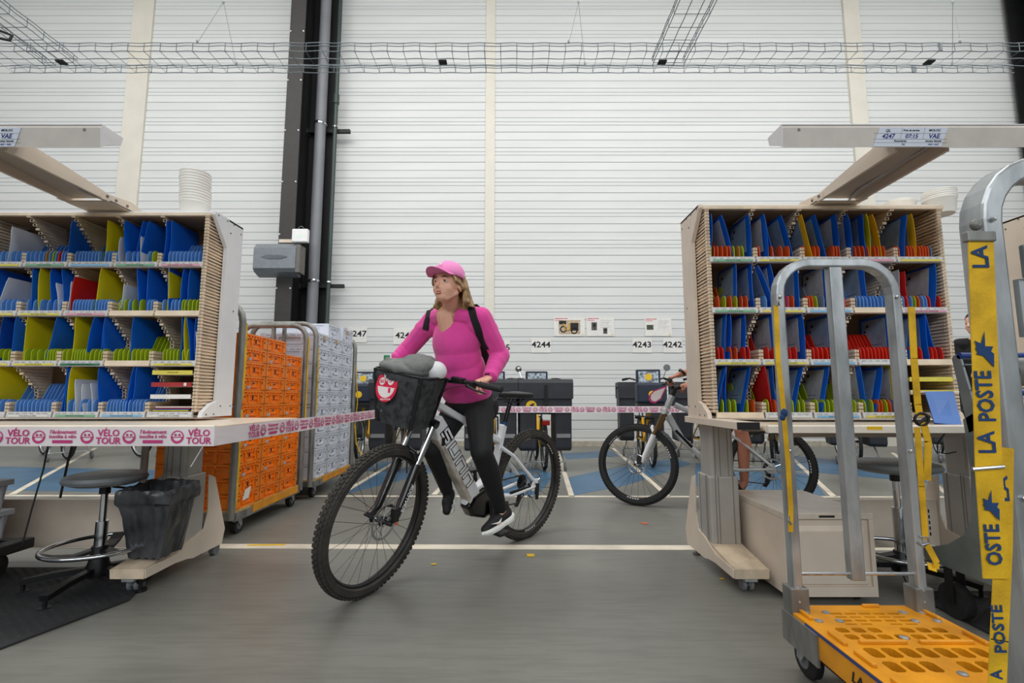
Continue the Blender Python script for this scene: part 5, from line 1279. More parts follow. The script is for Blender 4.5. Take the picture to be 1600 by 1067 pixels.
# ---------------------------------------------------------------- bicycles
WHEELS = {}
def wheel(t, X, c, r=.375, tw=.030, m_t='rubber', rot=True, spokes=28, name='wheel', knobs=True, rim='black_plastic', decal=None, axis_m=None, rim_w=.012):
    """wheel in the local x-z plane of X (axis = local y), centre c; parts: tire > rim, spokes, hub, brake_disc"""
    W = X @ Matrix.Translation(Vector(c))
    if axis_m is not None: W = axis_m @ Matrix.Translation(Vector(c))
    R = r-tw
    mb = MB(W); n = 64 if knobs else 40
    # tyre with flat-ish tread
    vs = []; prof = [(-.55*tw, -tw*.95), (.35*tw, -tw*.98), (.78*tw, -tw*.62), (.9*tw, 0), (.78*tw, tw*.62), (.35*tw, tw*.98), (-.55*tw, tw*.95), (-.75*tw, 0)]
    for i in range(n):
        a = 2*pi*i/n
        for (dr, dy) in prof: vs.append(((R+dr)*cos(a), dy, (R+dr)*sin(a)))
    k = len(prof); mb.add(vs, [(i*k+j, ((i+1) % n)*k+j, ((i+1) % n)*k+(j+1) % k, i*k+(j+1) % k) for i in range(n) for j in range(k)])
    ti = mb.build(name, m_t, t, smooth=True)
    if knobs:
        kb = MB(W); N_ = 84
        for i in range(N_):
            a = 2*pi*i/N_; ca, sa = cos(a), sin(a)
            for (y0, y1, rr, off) in ((-.011, .000, .96, 0), (.002, .013, .96, .5), (.018, .028, .72, 0), (-.028, -.018, .72, 0)):
                a2 = a+off*2*pi/N_; ca, sa = cos(a2), sin(a2)
                Rm = Matrix(((ca, 0, -sa), (0, 1, 0), (sa, 0, ca)))   # local x -> radial
                lo = (R+tw*rr-.004, y0, -.0085); hi = (R+tw*rr+.0035, y1, .0085)
                kb.box(lo, hi, Rm, (0, 0, 0))
        kb.build('tread_knobs', m_t, ti, kind='stuff')
    rm = MB(W).ring((0, 0, 0), R-tw*.75, rim_w, (0, 1, 0), n, 6, sy=1.1).build('rim', rim, ti, smooth=True)
    sp = MB(W)
    for i in range(spokes):
        a = 2*pi*i/spokes; s_ = 1 if i % 2 else -1; h = a+(.9 if (i//2) % 2 else -.9)
        sp.tube([(.022*cos(h), .026*s_, .022*sin(h)), ((R-tw*.8)*cos(a), 0, (R-tw*.8)*sin(a))], .0012, 4, cap=False)
    sp.build('spokes', 'steel_spoke', ti, kind='stuff')
    MB(W).lathe([(.022, -.034), (.026, -.03), (.014, -.02), (.013, .02), (.026, .03), (.022, .034), (.008, .05), (.008, -.05)], (0, 0, 0), (0, 1, 0), 18).build('hub', 'black_plastic', ti, smooth=True)
    if decal:
        d_ = MB(W)
        for a0 in decal:
            for q in range(5):
                a = a0+q*.075; p = Vector(((R-tw*.78)*cos(a), rim_w*1.12, (R-tw*.78)*sin(a))); tt = Vector((-sin(a), 0, cos(a))); rr_ = Vector((cos(a), 0, sin(a)))
                d_.add([p-tt*.009-rr_*.005, p+tt*.006-rr_*.005, p+tt*.010+rr_*.005, p-tt*.005+rr_*.005], [(0, 1, 2, 3)])
        d_.build('rim_decals', 'device_white', ti, kind='stuff')
    return ti, W
def rotor(W, parent, y, r=.09):
    mb = MB(W); mb.ring((0, y, 0), r-.008, .0075, (0, 1, 0), 40, 4, sy=.12)
    for i in range(6):
        a = i*pi/3; mb.tube([(.02*cos(a), y, .02*sin(a)), ((r-.012)*cos(a+.5), y, (r-.012)*sin(a+.5))], .003, 4)
    mb.ring((0, y, 0), .022, .004, (0, 1, 0), 18, 4, sy=.4)
    return mb.build('brake_disc', 'chrome', parent)
def contact_matrix(cx, cy, heading, lean):
    """local x forward, y to the rider's left, z up; heading: forward = (-sin h, -cos h)"""
    f = Vector((-sin(heading), -cos(heading), 0)); l = Vector((cos(heading), -sin(heading), 0))
    up = (l*sin(lean)+Vector((0, 0, cos(lean)))).normalized(); lt = up.cross(f).normalized()
    m_ = Matrix((f, lt, up)).transposed().to_4x4(); m_.translation = Vector((cx, cy, 0)); return m_
def mountain_bike(name, label, X, wb=1.25, r=.375, steer=0.0, main=True, tire='rubber_dusty'):
    t = thing(name, label, 'bicycle', (X.translation.x, X.translation.y, 0)); WM[t] = Matrix.Translation(WM[t].translation)
    fm, dm = ('frame_white', 'frame_dirt') if main else ('silver_frame', 'silver_frame')
    ax = Vector((-.407, 0, .913)); fwd = Vector((.913, 0, .407)); p0 = Vector((wb, 0, r))-fwd*.044
    S = X @ Matrix.Translation(p0) @ Matrix.Rotation(steer, 4, ax) @ Matrix.Translation(-p0)
    crown = p0+ax*.535; hb, ht = p0+ax*.575, p0+ax*.70; bar = p0+ax*.78+fwd*.03
    # wheels
    dec = (1.15, 2.2, 4.4) if main else (.8, 2.9, 5.0)
    rw, Wr = wheel(t, X, (0, 0, r), r, .031, tire, name='rear_wheel', decal=dec)
    rotor(Wr, rw, .05, .09)
    fw, Wf = wheel(t, X, (wb, 0, r), r, .031, tire, name='front_wheel', axis_m=S, decal=None if main else (.6, 2.6, 4.7))
    rotor(Wf, fw, .045, .09)
    ca = MB(Wr)
    for i, rr in enumerate((.052, .046, .040, .034, .028)): ca.lathe([(rr, 0), (rr, .002)], (0, -.026-.006*i*-1-.03, 0), (0, 1, 0), 20)
    ca.build('cassette', 'steel_spoke', rw)
    # frame
    def oval(path, a_, b_, nm, m_, up=(0, 1, 0), par=None, Xm=X, bev=.008):
        return MB(Xm).tube(path, a_, sq=(b_, a_), up=up).build(nm, m_, par or t, bevel=bev)
    BB = Vector((.45, 0, .335))
    if main:
        d0, d1 = Vector((.925, 0, .86)), Vector((.555, 0, .37)); dd = (d1-d0).normalized(); du = Vector((dd.z, 0, -dd.x))
        if du.z < 0: du = -du
        h = .047
        pr = [(0, h*.8), (0, -h*.8), (.14, -h*1.25), ((d1-d0).length-.06, -h*1.2), ((d1-d0).length+.02, -h*.9), ((d1-d0).length+.03, h*.9), ((d1-d0).length-.1, h), (.1, h)]
        dt = MB(X).prism(pr, d0-Vector((0, .034, 0)), dd, du, (0, .068, 0)).build('down_tube', fm, t, bevel=.012)
        MB(X).prism([(.10, -h*1.27), (.62, -h*1.22), (.62, -h*.55), (.10, -h*.75)], d0-Vector((0, .036, 0)), dd, du, (0, .072, 0)).build('battery_cover', dm, dt, bevel=.006)
        # outlined block letters S U N N along the tube
        Lh = .068; Lw = .098; gap = .012; LET = {'S': [(1, 1, 0, 1), (0, 1, 0, .5), (0, .5, 1, .5), (1, .5, 1, 0), (1, 0, 0, 0)], 'U': [(0, 1, 0, 0), (0, 0, 1, 0), (1, 0, 1, 1)], 'N': [(0, 0, 0, 1), (0, 1, 1, 1), (1, 1, 1, 0)]}
        bk = MB(X); wt = MB(X); s_ = .075
        for ch in 'SUNN':
            for (a0, b0, a1, b1) in LET[ch]:
                for mb_, hw, yy, e in ((bk, .0125, .0345, .0), (wt, .0068, .0352, -.0055)):
                    P0 = d0+dd*(s_+a0*(Lw-.03)+.015)+du*((b0-.5)*(Lh-.018)+.006); P1 = d0+dd*(s_+a1*(Lw-.03)+.015)+du*((b1-.5)*(Lh-.018)+.006)
                    dv = (P1-P0).normalized(); nv = Vector((dv.z, 0, -dv.x)); ext = hw
                    q = [P0-dv*ext-nv*hw, P0-dv*ext+nv*hw, P1+dv*ext+nv*hw, P1+dv*ext-nv*hw]
                    mb_.add([v+Vector((0, yy, 0)) for v in q]+[v+Vector((0, yy+.0007, 0)) for v in q], [(0, 1, 2, 3), (4, 5, 6, 7), (0, 1, 5, 4), (1, 2, 6, 5), (2, 3, 7, 6), (3, 0, 4, 7)])
            s_ += Lw+gap
        bk.build('letter_outline', 'black_gloss', dt, kind='stuff'); wt.build('letter_fill', 'device_white', dt, kind='stuff')
        MB(X).box((-.011, .0345, -.022), (.011, .040, .022), None, d0+dd*.13-du*.035).build('charge_port', 'black_plastic', dt)
        mo = MB(X).prism([(.35, .30), (.38, .255), (.47, .235), (.58, .265), (.63, .33), (.585, .385), (.50, .42), (.40, .40)], (0, -.045, 0), (1, 0, 0), (0, 0, 1), (0, .09, 0)).build('motor', 'black_gloss', t, bevel=.02)
        MB(X).prism([(.585, .385), (.635, .335), (.60, .42), (.51, .45), (.40, .52), (.36, .43), (.42, .415), (.50, .425)], (0, -.03, 0), (1, 0, 0), (0, 0, 1), (0, .06, 0)).build('motor_shell', fm, t, bevel=.01)
        oval([(.905, 0, .935), (.62, 0, .81), (.355, 0, .70)], .019, .024, 'top_tube', fm)
        oval([(.40, 0, .42), (.36, 0, .60), (.318, 0, .80)], .02, .020, 'seat_tube', fm)
        MB(X).tube([(.333, 0, .73), (.262, 0, .965)], .015, 14).build('seat_post', 'black_gloss', t, smooth=True)
        MB(X).tube([(.3145, 0, .793), (.309, 0, .815)], .022, 16).build('seat_clamp', mat('clamp_blue', (50, 90, 130), .3, .6), t)
        zs, us = .975, .235
    else:
        MB(X).tube([(.93*wb/1.25, 0, .80), (.72, 0, .60), (BB.x+.02, 0, .36)], [.032, .03, .028], 14).build('down_tube', fm, t, smooth=True)
        MB(X).tube([(.86*wb/1.25, 0, .90), (.6, 0, .82), (.31, 0, .72)], [.026, .022, .02], 14).build('top_tube', fm, t, smooth=True)
        MB(X).prism([(-.1, -.012), (.1, -.012), (.1, .012), (-.1, .012)], (.70, .031, .60), Vector((.68, 0, .73)), Vector((-.73, 0, .68)), (0, .001, 0)).build('frame_decal', 'black_gloss', t)
        MB(X).tube([(.45, 0, .34), (.30, 0, .78)], .018, 14).build('seat_tube', fm, t, smooth=True)
        MB(X).tube([(.31, 0, .74), (.24, 0, .97)], .014, 12).build('seat_post', 'black_gloss', t, smooth=True)
        zs, us = .98, .22
    # head tube, stays
    MB(X).tube([hb, ht], .028, 18).build('head_tube', fm, t, smooth=True)
    for s_ in (-1, 1):
        MB(X).tube([(.40, .03*s_, .36), (.25, .055*s_, .345), (.0, .068*s_, r)], [.017, .014, .011], 8).build('chain_stay', fm, t, smooth=True)
        MB(X).tube([(.352, .02*s_, .66), (.25, .05*s_, .60), (.0, .068*s_, r+.02)], [.014, .012, .011], 8).build('seat_stay', fm, t, smooth=True)
    MB(X).prism([(-.03, r-.03), (.03, r-.035), (.06, r-.01), (.02, r+.05), (-.015, r+.05)], (0, .062, 0), (1, 0, 0), (0, 0, 1), (0, .010, 0)).build('dropout', fm, t, bevel=.003)
    if main:
        MB(X).tube([(.06, .071, r+.0), (.27, .060, .362)], .012, sq=(.002, .012), up=(0, 1, 0)).build('stay_protector', 'black_gloss', t)
        put_text('URBAN', X @ Vector((.17, .078, .37)), X.to_3x3() @ Vector((-1, 0, .1)), X.to_3x3() @ Vector((0, 0, 1)), .022, 'device_white', t, bold=True, italic=True) if False else None
        MB(X).box((-.012, .072, r-.055), (.012, .09, r+.02)).box((-.02, .07, r-.09), (-.002, .085, r-.05)).build('brake_caliper', 'black_plastic', t)
    # saddle
    sd = MB(X).prism([(-.14, -.07), (-.13, .07), (-.05, .068), (.03, .03), (.14, .016), (.15, 0), (.14, -.016), (.03, -.03), (-.05, -.068), (-.14, -.07)][:-1], (us, 0, zs), (1, 0, 0), (0, 1, 0), (0, 0, .035)).build('saddle', 'black_plastic', t, bevel=.014, smooth=True)
    MB(X).tube([(us-.1, .02, zs+.005), (us-.05, .022, zs-.03), (us+.06, .018, zs-.03), (us+.11, .006, zs+.002)], .0035, 6).tube([(us-.1, -.02, zs+.005), (us-.05, -.022, zs-.03), (us+.06, -.018, zs-.03), (us+.11, -.006, zs+.002)], .0035, 6).build('saddle_rails', 'steel_spoke', sd)
    # cranks and pedals
    ca_ = radians(-98) if main else radians(80)
    cv = Vector((cos(ca_), 0, sin(ca_)))*.168
    for s_, v in ((1, cv), (-1, -cv)):
        e = BB+v+Vector((0, .075*s_, 0))
        c_ = MB(X).tube([BB+Vector((0, .052*s_, 0)), BB+v*.5+Vector((0, .066*s_, 0)), e], [.016, .013, .012], 10).build('crank_arm', 'black_gloss', t, smooth=True)
        MB(X).box((e.x-.05, min(e.y, e.y+.1*s_), e.z-.009), (e.x+.05, max(e.y, e.y+.1*s_), e.z+.009)).build('pedal', 'black_plastic', c_, bevel=.004)
    MB(X).lathe([(.07, -.003), (.078, -.002), (.078, .002), (.07, .003), (.03, .003), (.03, -.003)], BB+Vector((0, -.05, 0)), (0, 1, 0), 36).build('chainring', 'black_plastic', t)
    MB(X).tube([BB+Vector((0, -.05, .078)), (0, -.052, r+.05)], .003, sq=(.004, .004)).tube([BB+Vector((0, -.05, -.078)), (.05, -.052, r-.14), (-.03, -.052, r-.1), (0, -.052, r-.045)], .003, sq=(.004, .004)).build('chain', 'steel_spoke', t)
    MB(X).prism([(-.02, 0), (.02, 0), (.04, -.12), (.06, -.15), (.03, -.16), (.0, -.12)], (0, -.062, r-.01), (1, 0, 0), (0, 0, 1), (0, .012, 0)).build('derailleur', 'black_plastic', t, bevel=.002)
    # fork (steered)
    fk, st = ('fork_black', 'chrome') if main else ('frame_white', 'fork_gold')
    f_ = MB(S)
    for s_ in (-1, 1):
        f_.tube([p0+ax*.31+Vector((0, .065*s_, 0)), p0+ax*.05+Vector((0, .064*s_, 0)), Vector((wb, .06*s_, r))], [.0245, .022, .018], 14)
    a0 = p0+ax*.33
    f_.tube([a0+Vector((0, -.065, -.02)), a0+fwd*.03+Vector((0, -.05, .03)), a0+fwd*.035+Vector((0, 0, .045)), a0+fwd*.03+Vector((0, .05, .03)), a0+Vector((0, .065, -.02))], .013, 10)
    fo = f_.build('fork_lowers', fk, t, smooth=True)
    for s_ in (-1, 1): MB(S).tube([p0+ax*.30+Vector((0, .065*s_, 0)), crown+Vector((0, .065*s_, 0))], .0165, 16).build('stanchion', st, fo, smooth=True)
    MB(S).tube([crown+Vector((0, -.085, 0)), crown+Vector((0, -.03, .012)), crown+Vector((0, .03, .012)), crown+Vector((0, .085, 0))], .024, 12).build('fork_crown', 'fork_black' if main else 'frame_white', fo, smooth=True)
    MB(S).tube([Vector((wb, -.085, r)), Vector((wb, .09, r))], .009, 10).box((wb-.06, .062, r-.0), (wb-.015, .085, r+.07)).build('axle_caliper', 'black_plastic', fo)
    if main:
        q = p0+ax*.14+Vector((0, .088, 0))
        me = put_text('SUNTOUR', S @ q, S.to_3x3() @ ax, S.to_3x3() @ -fwd, .03, 'device_white', fo, bold=True)
        MB(S).box((wb-.05, .088, r-.01), (wb-.03, .092, r+.0)).build('red_adjuster', 'tab_orange', fo)
    # cockpit
    st_ = MB(S).tube([p0+ax*.70, p0+ax*.77], .022, 14).tube([p0+ax*.755, bar], .02, 12).build('stem', 'black_plastic', t)
    w2 = .385 if main else .34
    hbp = [bar+Vector((-.035, -w2, .012)), bar+Vector((-.015, -w2*.55, .015)), bar+Vector((0, -.05, 0)), bar+Vector((0, .05, 0)), bar+Vector((-.015, w2*.55, .015)), bar+Vector((-.035, w2, .012))]
    MB(S).tube(hbp, .013, 12).build('handlebar', 'black_plastic', t, smooth=True)
    for s_ in (-1, 1):
        g0 = bar+Vector((-.035, w2*s_, .012)); g1 = bar+Vector((-.022, (w2-.135)*s_, .0135))
        MB(S).lathe([(.015, 0), (.019, .003), (.017, .012), (.0165, .125), (.019, .132), (.014, .135)], g0, (g1-g0), 14).build('grip', 'rubber', t, smooth=True)
        b0 = bar+Vector((-.0, (w2-.17)*s_, .01))
        MB(S).tube([b0, b0+Vector((.04, .0, -.01)), b0+Vector((.055, .06*s_, -.022)), b0+Vector((.04, .12*s_, -.028))], [.009, .008, .005, .004], 8).box((b0.x-.015, b0.y-.02, b0.z-.02), (b0.x+.03, b0.y+.02, b0.z+.012)).build('brake_lever', 'black_plastic', t)
    MB(S).box((bar.x-.03, .09, bar.z+.005), (bar.x+.02, .16, bar.z+.03)).build('display', 'black_plastic', t, bevel=.004)
    # cables from the bar to the frame
    cb = MB(S)
    for s_, k in ((1, .16), (-1, .12)):
        cb.tube([bar+Vector((.02, .2*s_, 0)), bar+Vector((.08, .12*s_, -.03)), bar+Vector((.07, .03*s_, -.12)), p0+ax*.6+Vector((.02, .03*s_, 0))], .0025, 5)
    cb.build('brake_hoses', 'black_plastic', t, kind='stuff')
    return t, S, p0, ax, bar
XB = contact_matrix(.08, 3.50, radians(39), radians(6))
bike, SB, p0, ax, bar = mountain_bike('electric_mountain_bike', 'white electric mountain bike ridden by the woman in the pink sweater', XB, wb=1.25, r=.375, steer=radians(13))
X2 = contact_matrix(2.22, 4.27, radians(90+13), radians(0))
f2 = Vector((-.97, .24, 0)); 
m2_ = Matrix((Vector((-.9705, .241, 0)), Vector((-.241, -.9705, 0)), Vector((0, 0, 1)))).transposed().to_4x4(); m2_.translation = Vector((2.22, 4.27, 0))
bike2, S2, q0, ax2, bar2 = mountain_bike('mountain_bike', 'silver mountain bike with a white fork partly behind the right desk', m2_, wb=1.11, r=.362, steer=radians(-15), main=False, tire='rubber')
# bottle cage bottle on the second bike
MB(m2_).lathe([(.03, 0), (.034, .02), (.034, .14), (.02, .17), (.02, .19)], (.78, 0, .50), Vector((.55, 0, .83)), 18).build('water_bottle', mat('bottle_grey', (90, 96, 100), .3, var=.2), bike2, smooth=True)

# ---- basket with grey jacket, helmet, bottle and round tag on the main bike
S3 = SB.to_3x3()
bk = thing('front_basket', 'black mesh basket on the handlebar of the white electric bike', 'basket', tuple((SB @ (bar+Vector((.18, -.06, -.2))))[:2])+(.8,))
BO = bar+Vector((.17, -.062, .02)); bw, bd, bh = .168, .120, .275
bx = lambda u, v, w: BO+Vector((u, v, w))
def taper(w): return 1-.28*(-w/bh)
mb = MB(SB); ring = []
NZ = 8
for i in range(NZ+1):
    w_ = -bh*i/NZ; k = taper(w_)
    P_ = []
    m_ = 5
    for (a, b_) in (((-1, -1), (-1, 1)), ((-1, 1), (1, 1)), ((1, 1), (1, -1)), ((1, -1), (-1, -1))):
        for j in range(m_):
            u = a[0]+(b_[0]-a[0])*j/m_; v = a[1]+(b_[1]-a[1])*j/m_
            n_ = max(1, (u*u+v*v)**.5/1.25)
            bulge = .006*sin(i*1.3+j*2.1)
            P_.append(bx((u/n_)*bd*k+bulge*u, (v/n_)*bw*k+bulge*v, w_))
    ring += P_
m_ = 20
fs = [(i*m_+j, i*m_+(j+1) % m_, (i+1)*m_+(j+1) % m_, (i+1)*m_+j) for i in range(NZ) for j in range(m_)]+[tuple(NZ*m_+j for j in range(m_))]
mb.add(ring, fs)
o = mb.build('mesh_wall', 'basket_mesh', bk, smooth=True); so = o.modifiers.new('s', 'SOLIDIFY'); so.thickness = .004
rp_ = ring[:20]+[ring[0]]
MB(SB).tube(rp_, .006, 8).build('rim', 'black_plastic', bk)
MB(SB).box((bd*.74, -bw*.74, -bh+.0), (bd*.80, bw*.8, -bh+.1), None, BO).box((-bd*.8, bw*.97, -.28), (bd*.6, bw*.99, -.02), Matrix.Rotation(radians(-10), 3, 'X'), BO).build('black_panel', 'black_cloth', bk) if False else None
# corner bands
for (u, v) in ((-1, 1), (1, 1), (1, -1)):
    a = bx(u*bd*.90, v*bw*.90, 0); b_ = bx(u*bd*.655, v*bw*.655, -bh); MB(SB).tube([a, b_], .01, sq=(.012, .004), up=(0, 1, 0)).build('corner_band', 'black_cloth', bk)
MB(SB).tube([bx(-bd, 0, -.05), bar+Vector((.02, 0, 0))], .012, 8).tube([bx(-bd, .04, -.05), bar+Vector((.01, .05, 0))], .008, 8).build('mount_bracket', 'black_plastic', bk)
# jacket: folded blobs + the part seen through the mesh
def rotm(a, ax_='Z'): return Matrix.Rotation(a, 3, ax_)
jk = MB(SB)
for (c, rr, a) in (((-.02, -.06, .025), (.09, .08, .04), .3), ((.02, .04, .035), (.08, .09, .045), -.5), ((-.05, .02, .065), (.06, .09, .035), .9), ((.03, -.02, .02), (.10, .15, .04), .1), ((-.01, .08, .05), (.06, .06, .04), 1.4), ((0, 0, -.05), (.10, .15, .08), 0)):
    jk.ell(bx(*c), *rr, R=rotm(a), n=16, m=10)
for k in range(5):
    jk.tube([bx(-.08+.035*k, -.13, .015+.010*k), bx(-.05+.03*k, -.05, .082-.010*k), bx(-.02+.022*k, .05, .098-.018*k), bx(.02+.01*k, .12, .04)], [.009, .013, .011, .008], 8)
jo, _ = organic(jk, 'jacket', 'jacket_grey', None, voxel=.0045, smooth=3, label='crumpled grey jacket stuffed into the bike basket', cat='jacket')
shade(jo, 180)
crumple(jo, .007, 11)
hm = MB(SB).ell(bx(-.045, .125, .03), .06, .055, .055, n=20, m=12)
hh = hm.build('bike_helmet', 'helmet_white', None, label='rounded white bundle beside the grey jacket in the basket', cat='helmet', smooth=True)
pb = SB @ bx(.085, -.165, 0)
pb = SB @ bx(.055, -.125, 0)
t = thing('water_bottle', 'clear water bottle with a green cap standing in the basket', 'bottle', (pb.x, pb.y, .88))
MB().lathe([(.028, .9), (.031, .92), (.031, 1.11), (.026, 1.14), (.013, 1.16), (.0125, 1.175)], (pb.x, pb.y, 0), (0, 0, 1), 22).build('bottle_body', 'bottle_clear', t, smooth=True)
MB().lathe([(.016, 1.168), (.016, 1.194), (.014, 1.196)], (pb.x, pb.y, 0), (0, 0, 1), 18).build('cap', 'bottle_green', t)
# round red tag facing the camera
tc_ = SB @ bx(bd*.95+.018, -bw*.50, -.055); Yt = tc_.y
c0 = at(604, 603, tc_.y-.005)
t = thing('round_tag', 'red and white round tag with a bicycle drawing hung on the basket', 'tag', tuple(c0))
nx = Vector((.87, -.35, 0)).normalized(); uy = Vector((.10, .12, 1)).normalized(); uy = (uy-nx*uy.dot(nx)).normalized(); nn = nx.cross(uy)
if nn.y > 0: nn = -nn
Rx, Ry = .066, .083
def onT(u, v, d=0): return c0+nx*u*Rx+uy*v*Ry+nn*d
def flat(pts, m_, nm, d):
    mb = MB(); n = len(pts); mb.add([onT(u, v, d) for u, v in pts]+[onT(u, v, d-.0008) for u, v in pts], [tuple(range(n)), tuple(range(n, 2*n))[::-1]]+[(i, (i+1) % n, n+(i+1) % n, n+i) for i in range(n)]); return mb.build(nm, m_, t)
flat([(cos(2*pi*i/40), sin(2*pi*i/40)) for i in range(40)], 'tag_red', 'disc', .001)
flat([(-.82, .02), (.86, -.16)]+[(.80*cos(a), .80*sin(a)*.92) for a in [-.25-(pi-.35)*k/14 for k in range(15)]], 'tag_white', 'lower_field', .0022)
bkm = MB()
for (u, v) in ((-.42, .30), (.38, .28)): bkm.add([onT(u+.27*cos(2*pi*i/20), v+.24*sin(2*pi*i/20), .0026) for i in range(20)], [tuple(range(20))])
def seg(a, b_, w_=.0022):
    A_, B_ = onT(*a, .0028), onT(*b_, .0028); bkm.tube([A_, B_], w_, 5)
for a, b_ in (((-.42, .30), (-.22, .62)), ((-.22, .62), (.22, .64)), ((.22, .64), (.38, .28)), ((-.22, .62), (.0, .30)), ((.0, .30), (.22, .64)), ((-.22, .62), (-.28, .76)), ((-.38, .78), (-.18, .76)), ((.22, .64), (.26, .78)), ((.14, .80), (.36, .78))): seg(a, b_)
bkm.build('bicycle_drawing', 'tag_white', t)
flat([(.22, -.12), (.42, -.14), (.42, -.44), (.22, -.42)], 'tag_red', 'red_square', .003)
join_text([('VÉLO', onT(-.42, .34, .0032), nx, uy, .012, dict(bold=True)), ('RÉSERVÉ', onT(-.42, .24, .0032), nx, uy, .007, dict(bold=True)), ('05', onT(.38, .28, .0032), nx, uy, .018, dict(bold=True)), ('#VÉLOTOUR', onT(-.1, -.86, .003)+Vector((0, 0, .0)), nx-uy*.12, uy, .013, dict(bold=True))][:3], 'tag_lettering', 'tag_red', t)['kind'] = 'stuff'
join_text([('VÉLOTOUR', onT(.05, -.84, .003), nx, uy, .012, dict(bold=True))], 'tag_lettering', 'tag_white', t)['kind'] = 'stuff'
MB().tube([onT(-.6, .75, .002), onT(-.85, 1.0, -.01)], .0015, 5).tube([onT(.6, .6, .002), onT(.95, .8, -.01)], .0015, 5).build('cable_tie', 'ink', t)
# red drop-shaped tag on the second bike
c1 = at(1027, 617, 4.15)
t = thing('drop_tag', 'pink and white drop-shaped tag hanging from the silver bicycle handlebar', 'tag', tuple(c1))
d_ = Vector((.75, 0, .66)).normalized(); e_ = Vector((-.66, 0, .75))
def drop(k, y): return [c1+d_*(x*k)+e_*(y_*k)+Vector((0, y, 0)) for x, y_ in [(.12, 0), (.06, .025), (0, .048), (-.05, .045), (-.08, .02), (-.085, -.01), (-.06, -.04), (0, -.048), (.06, -.022)]]
slab(drop(1, 0), .002, (0, 1, 0)).build('border', 'ribbon_pink', t); slab(drop(.78, -.0015), .001, (0, 1, 0)).build('field', 'tag_white', t)
MB().tube([c1+d_*.115, at(1044, 602, 4.2)], .002, 5).build('string', 'ink', t)

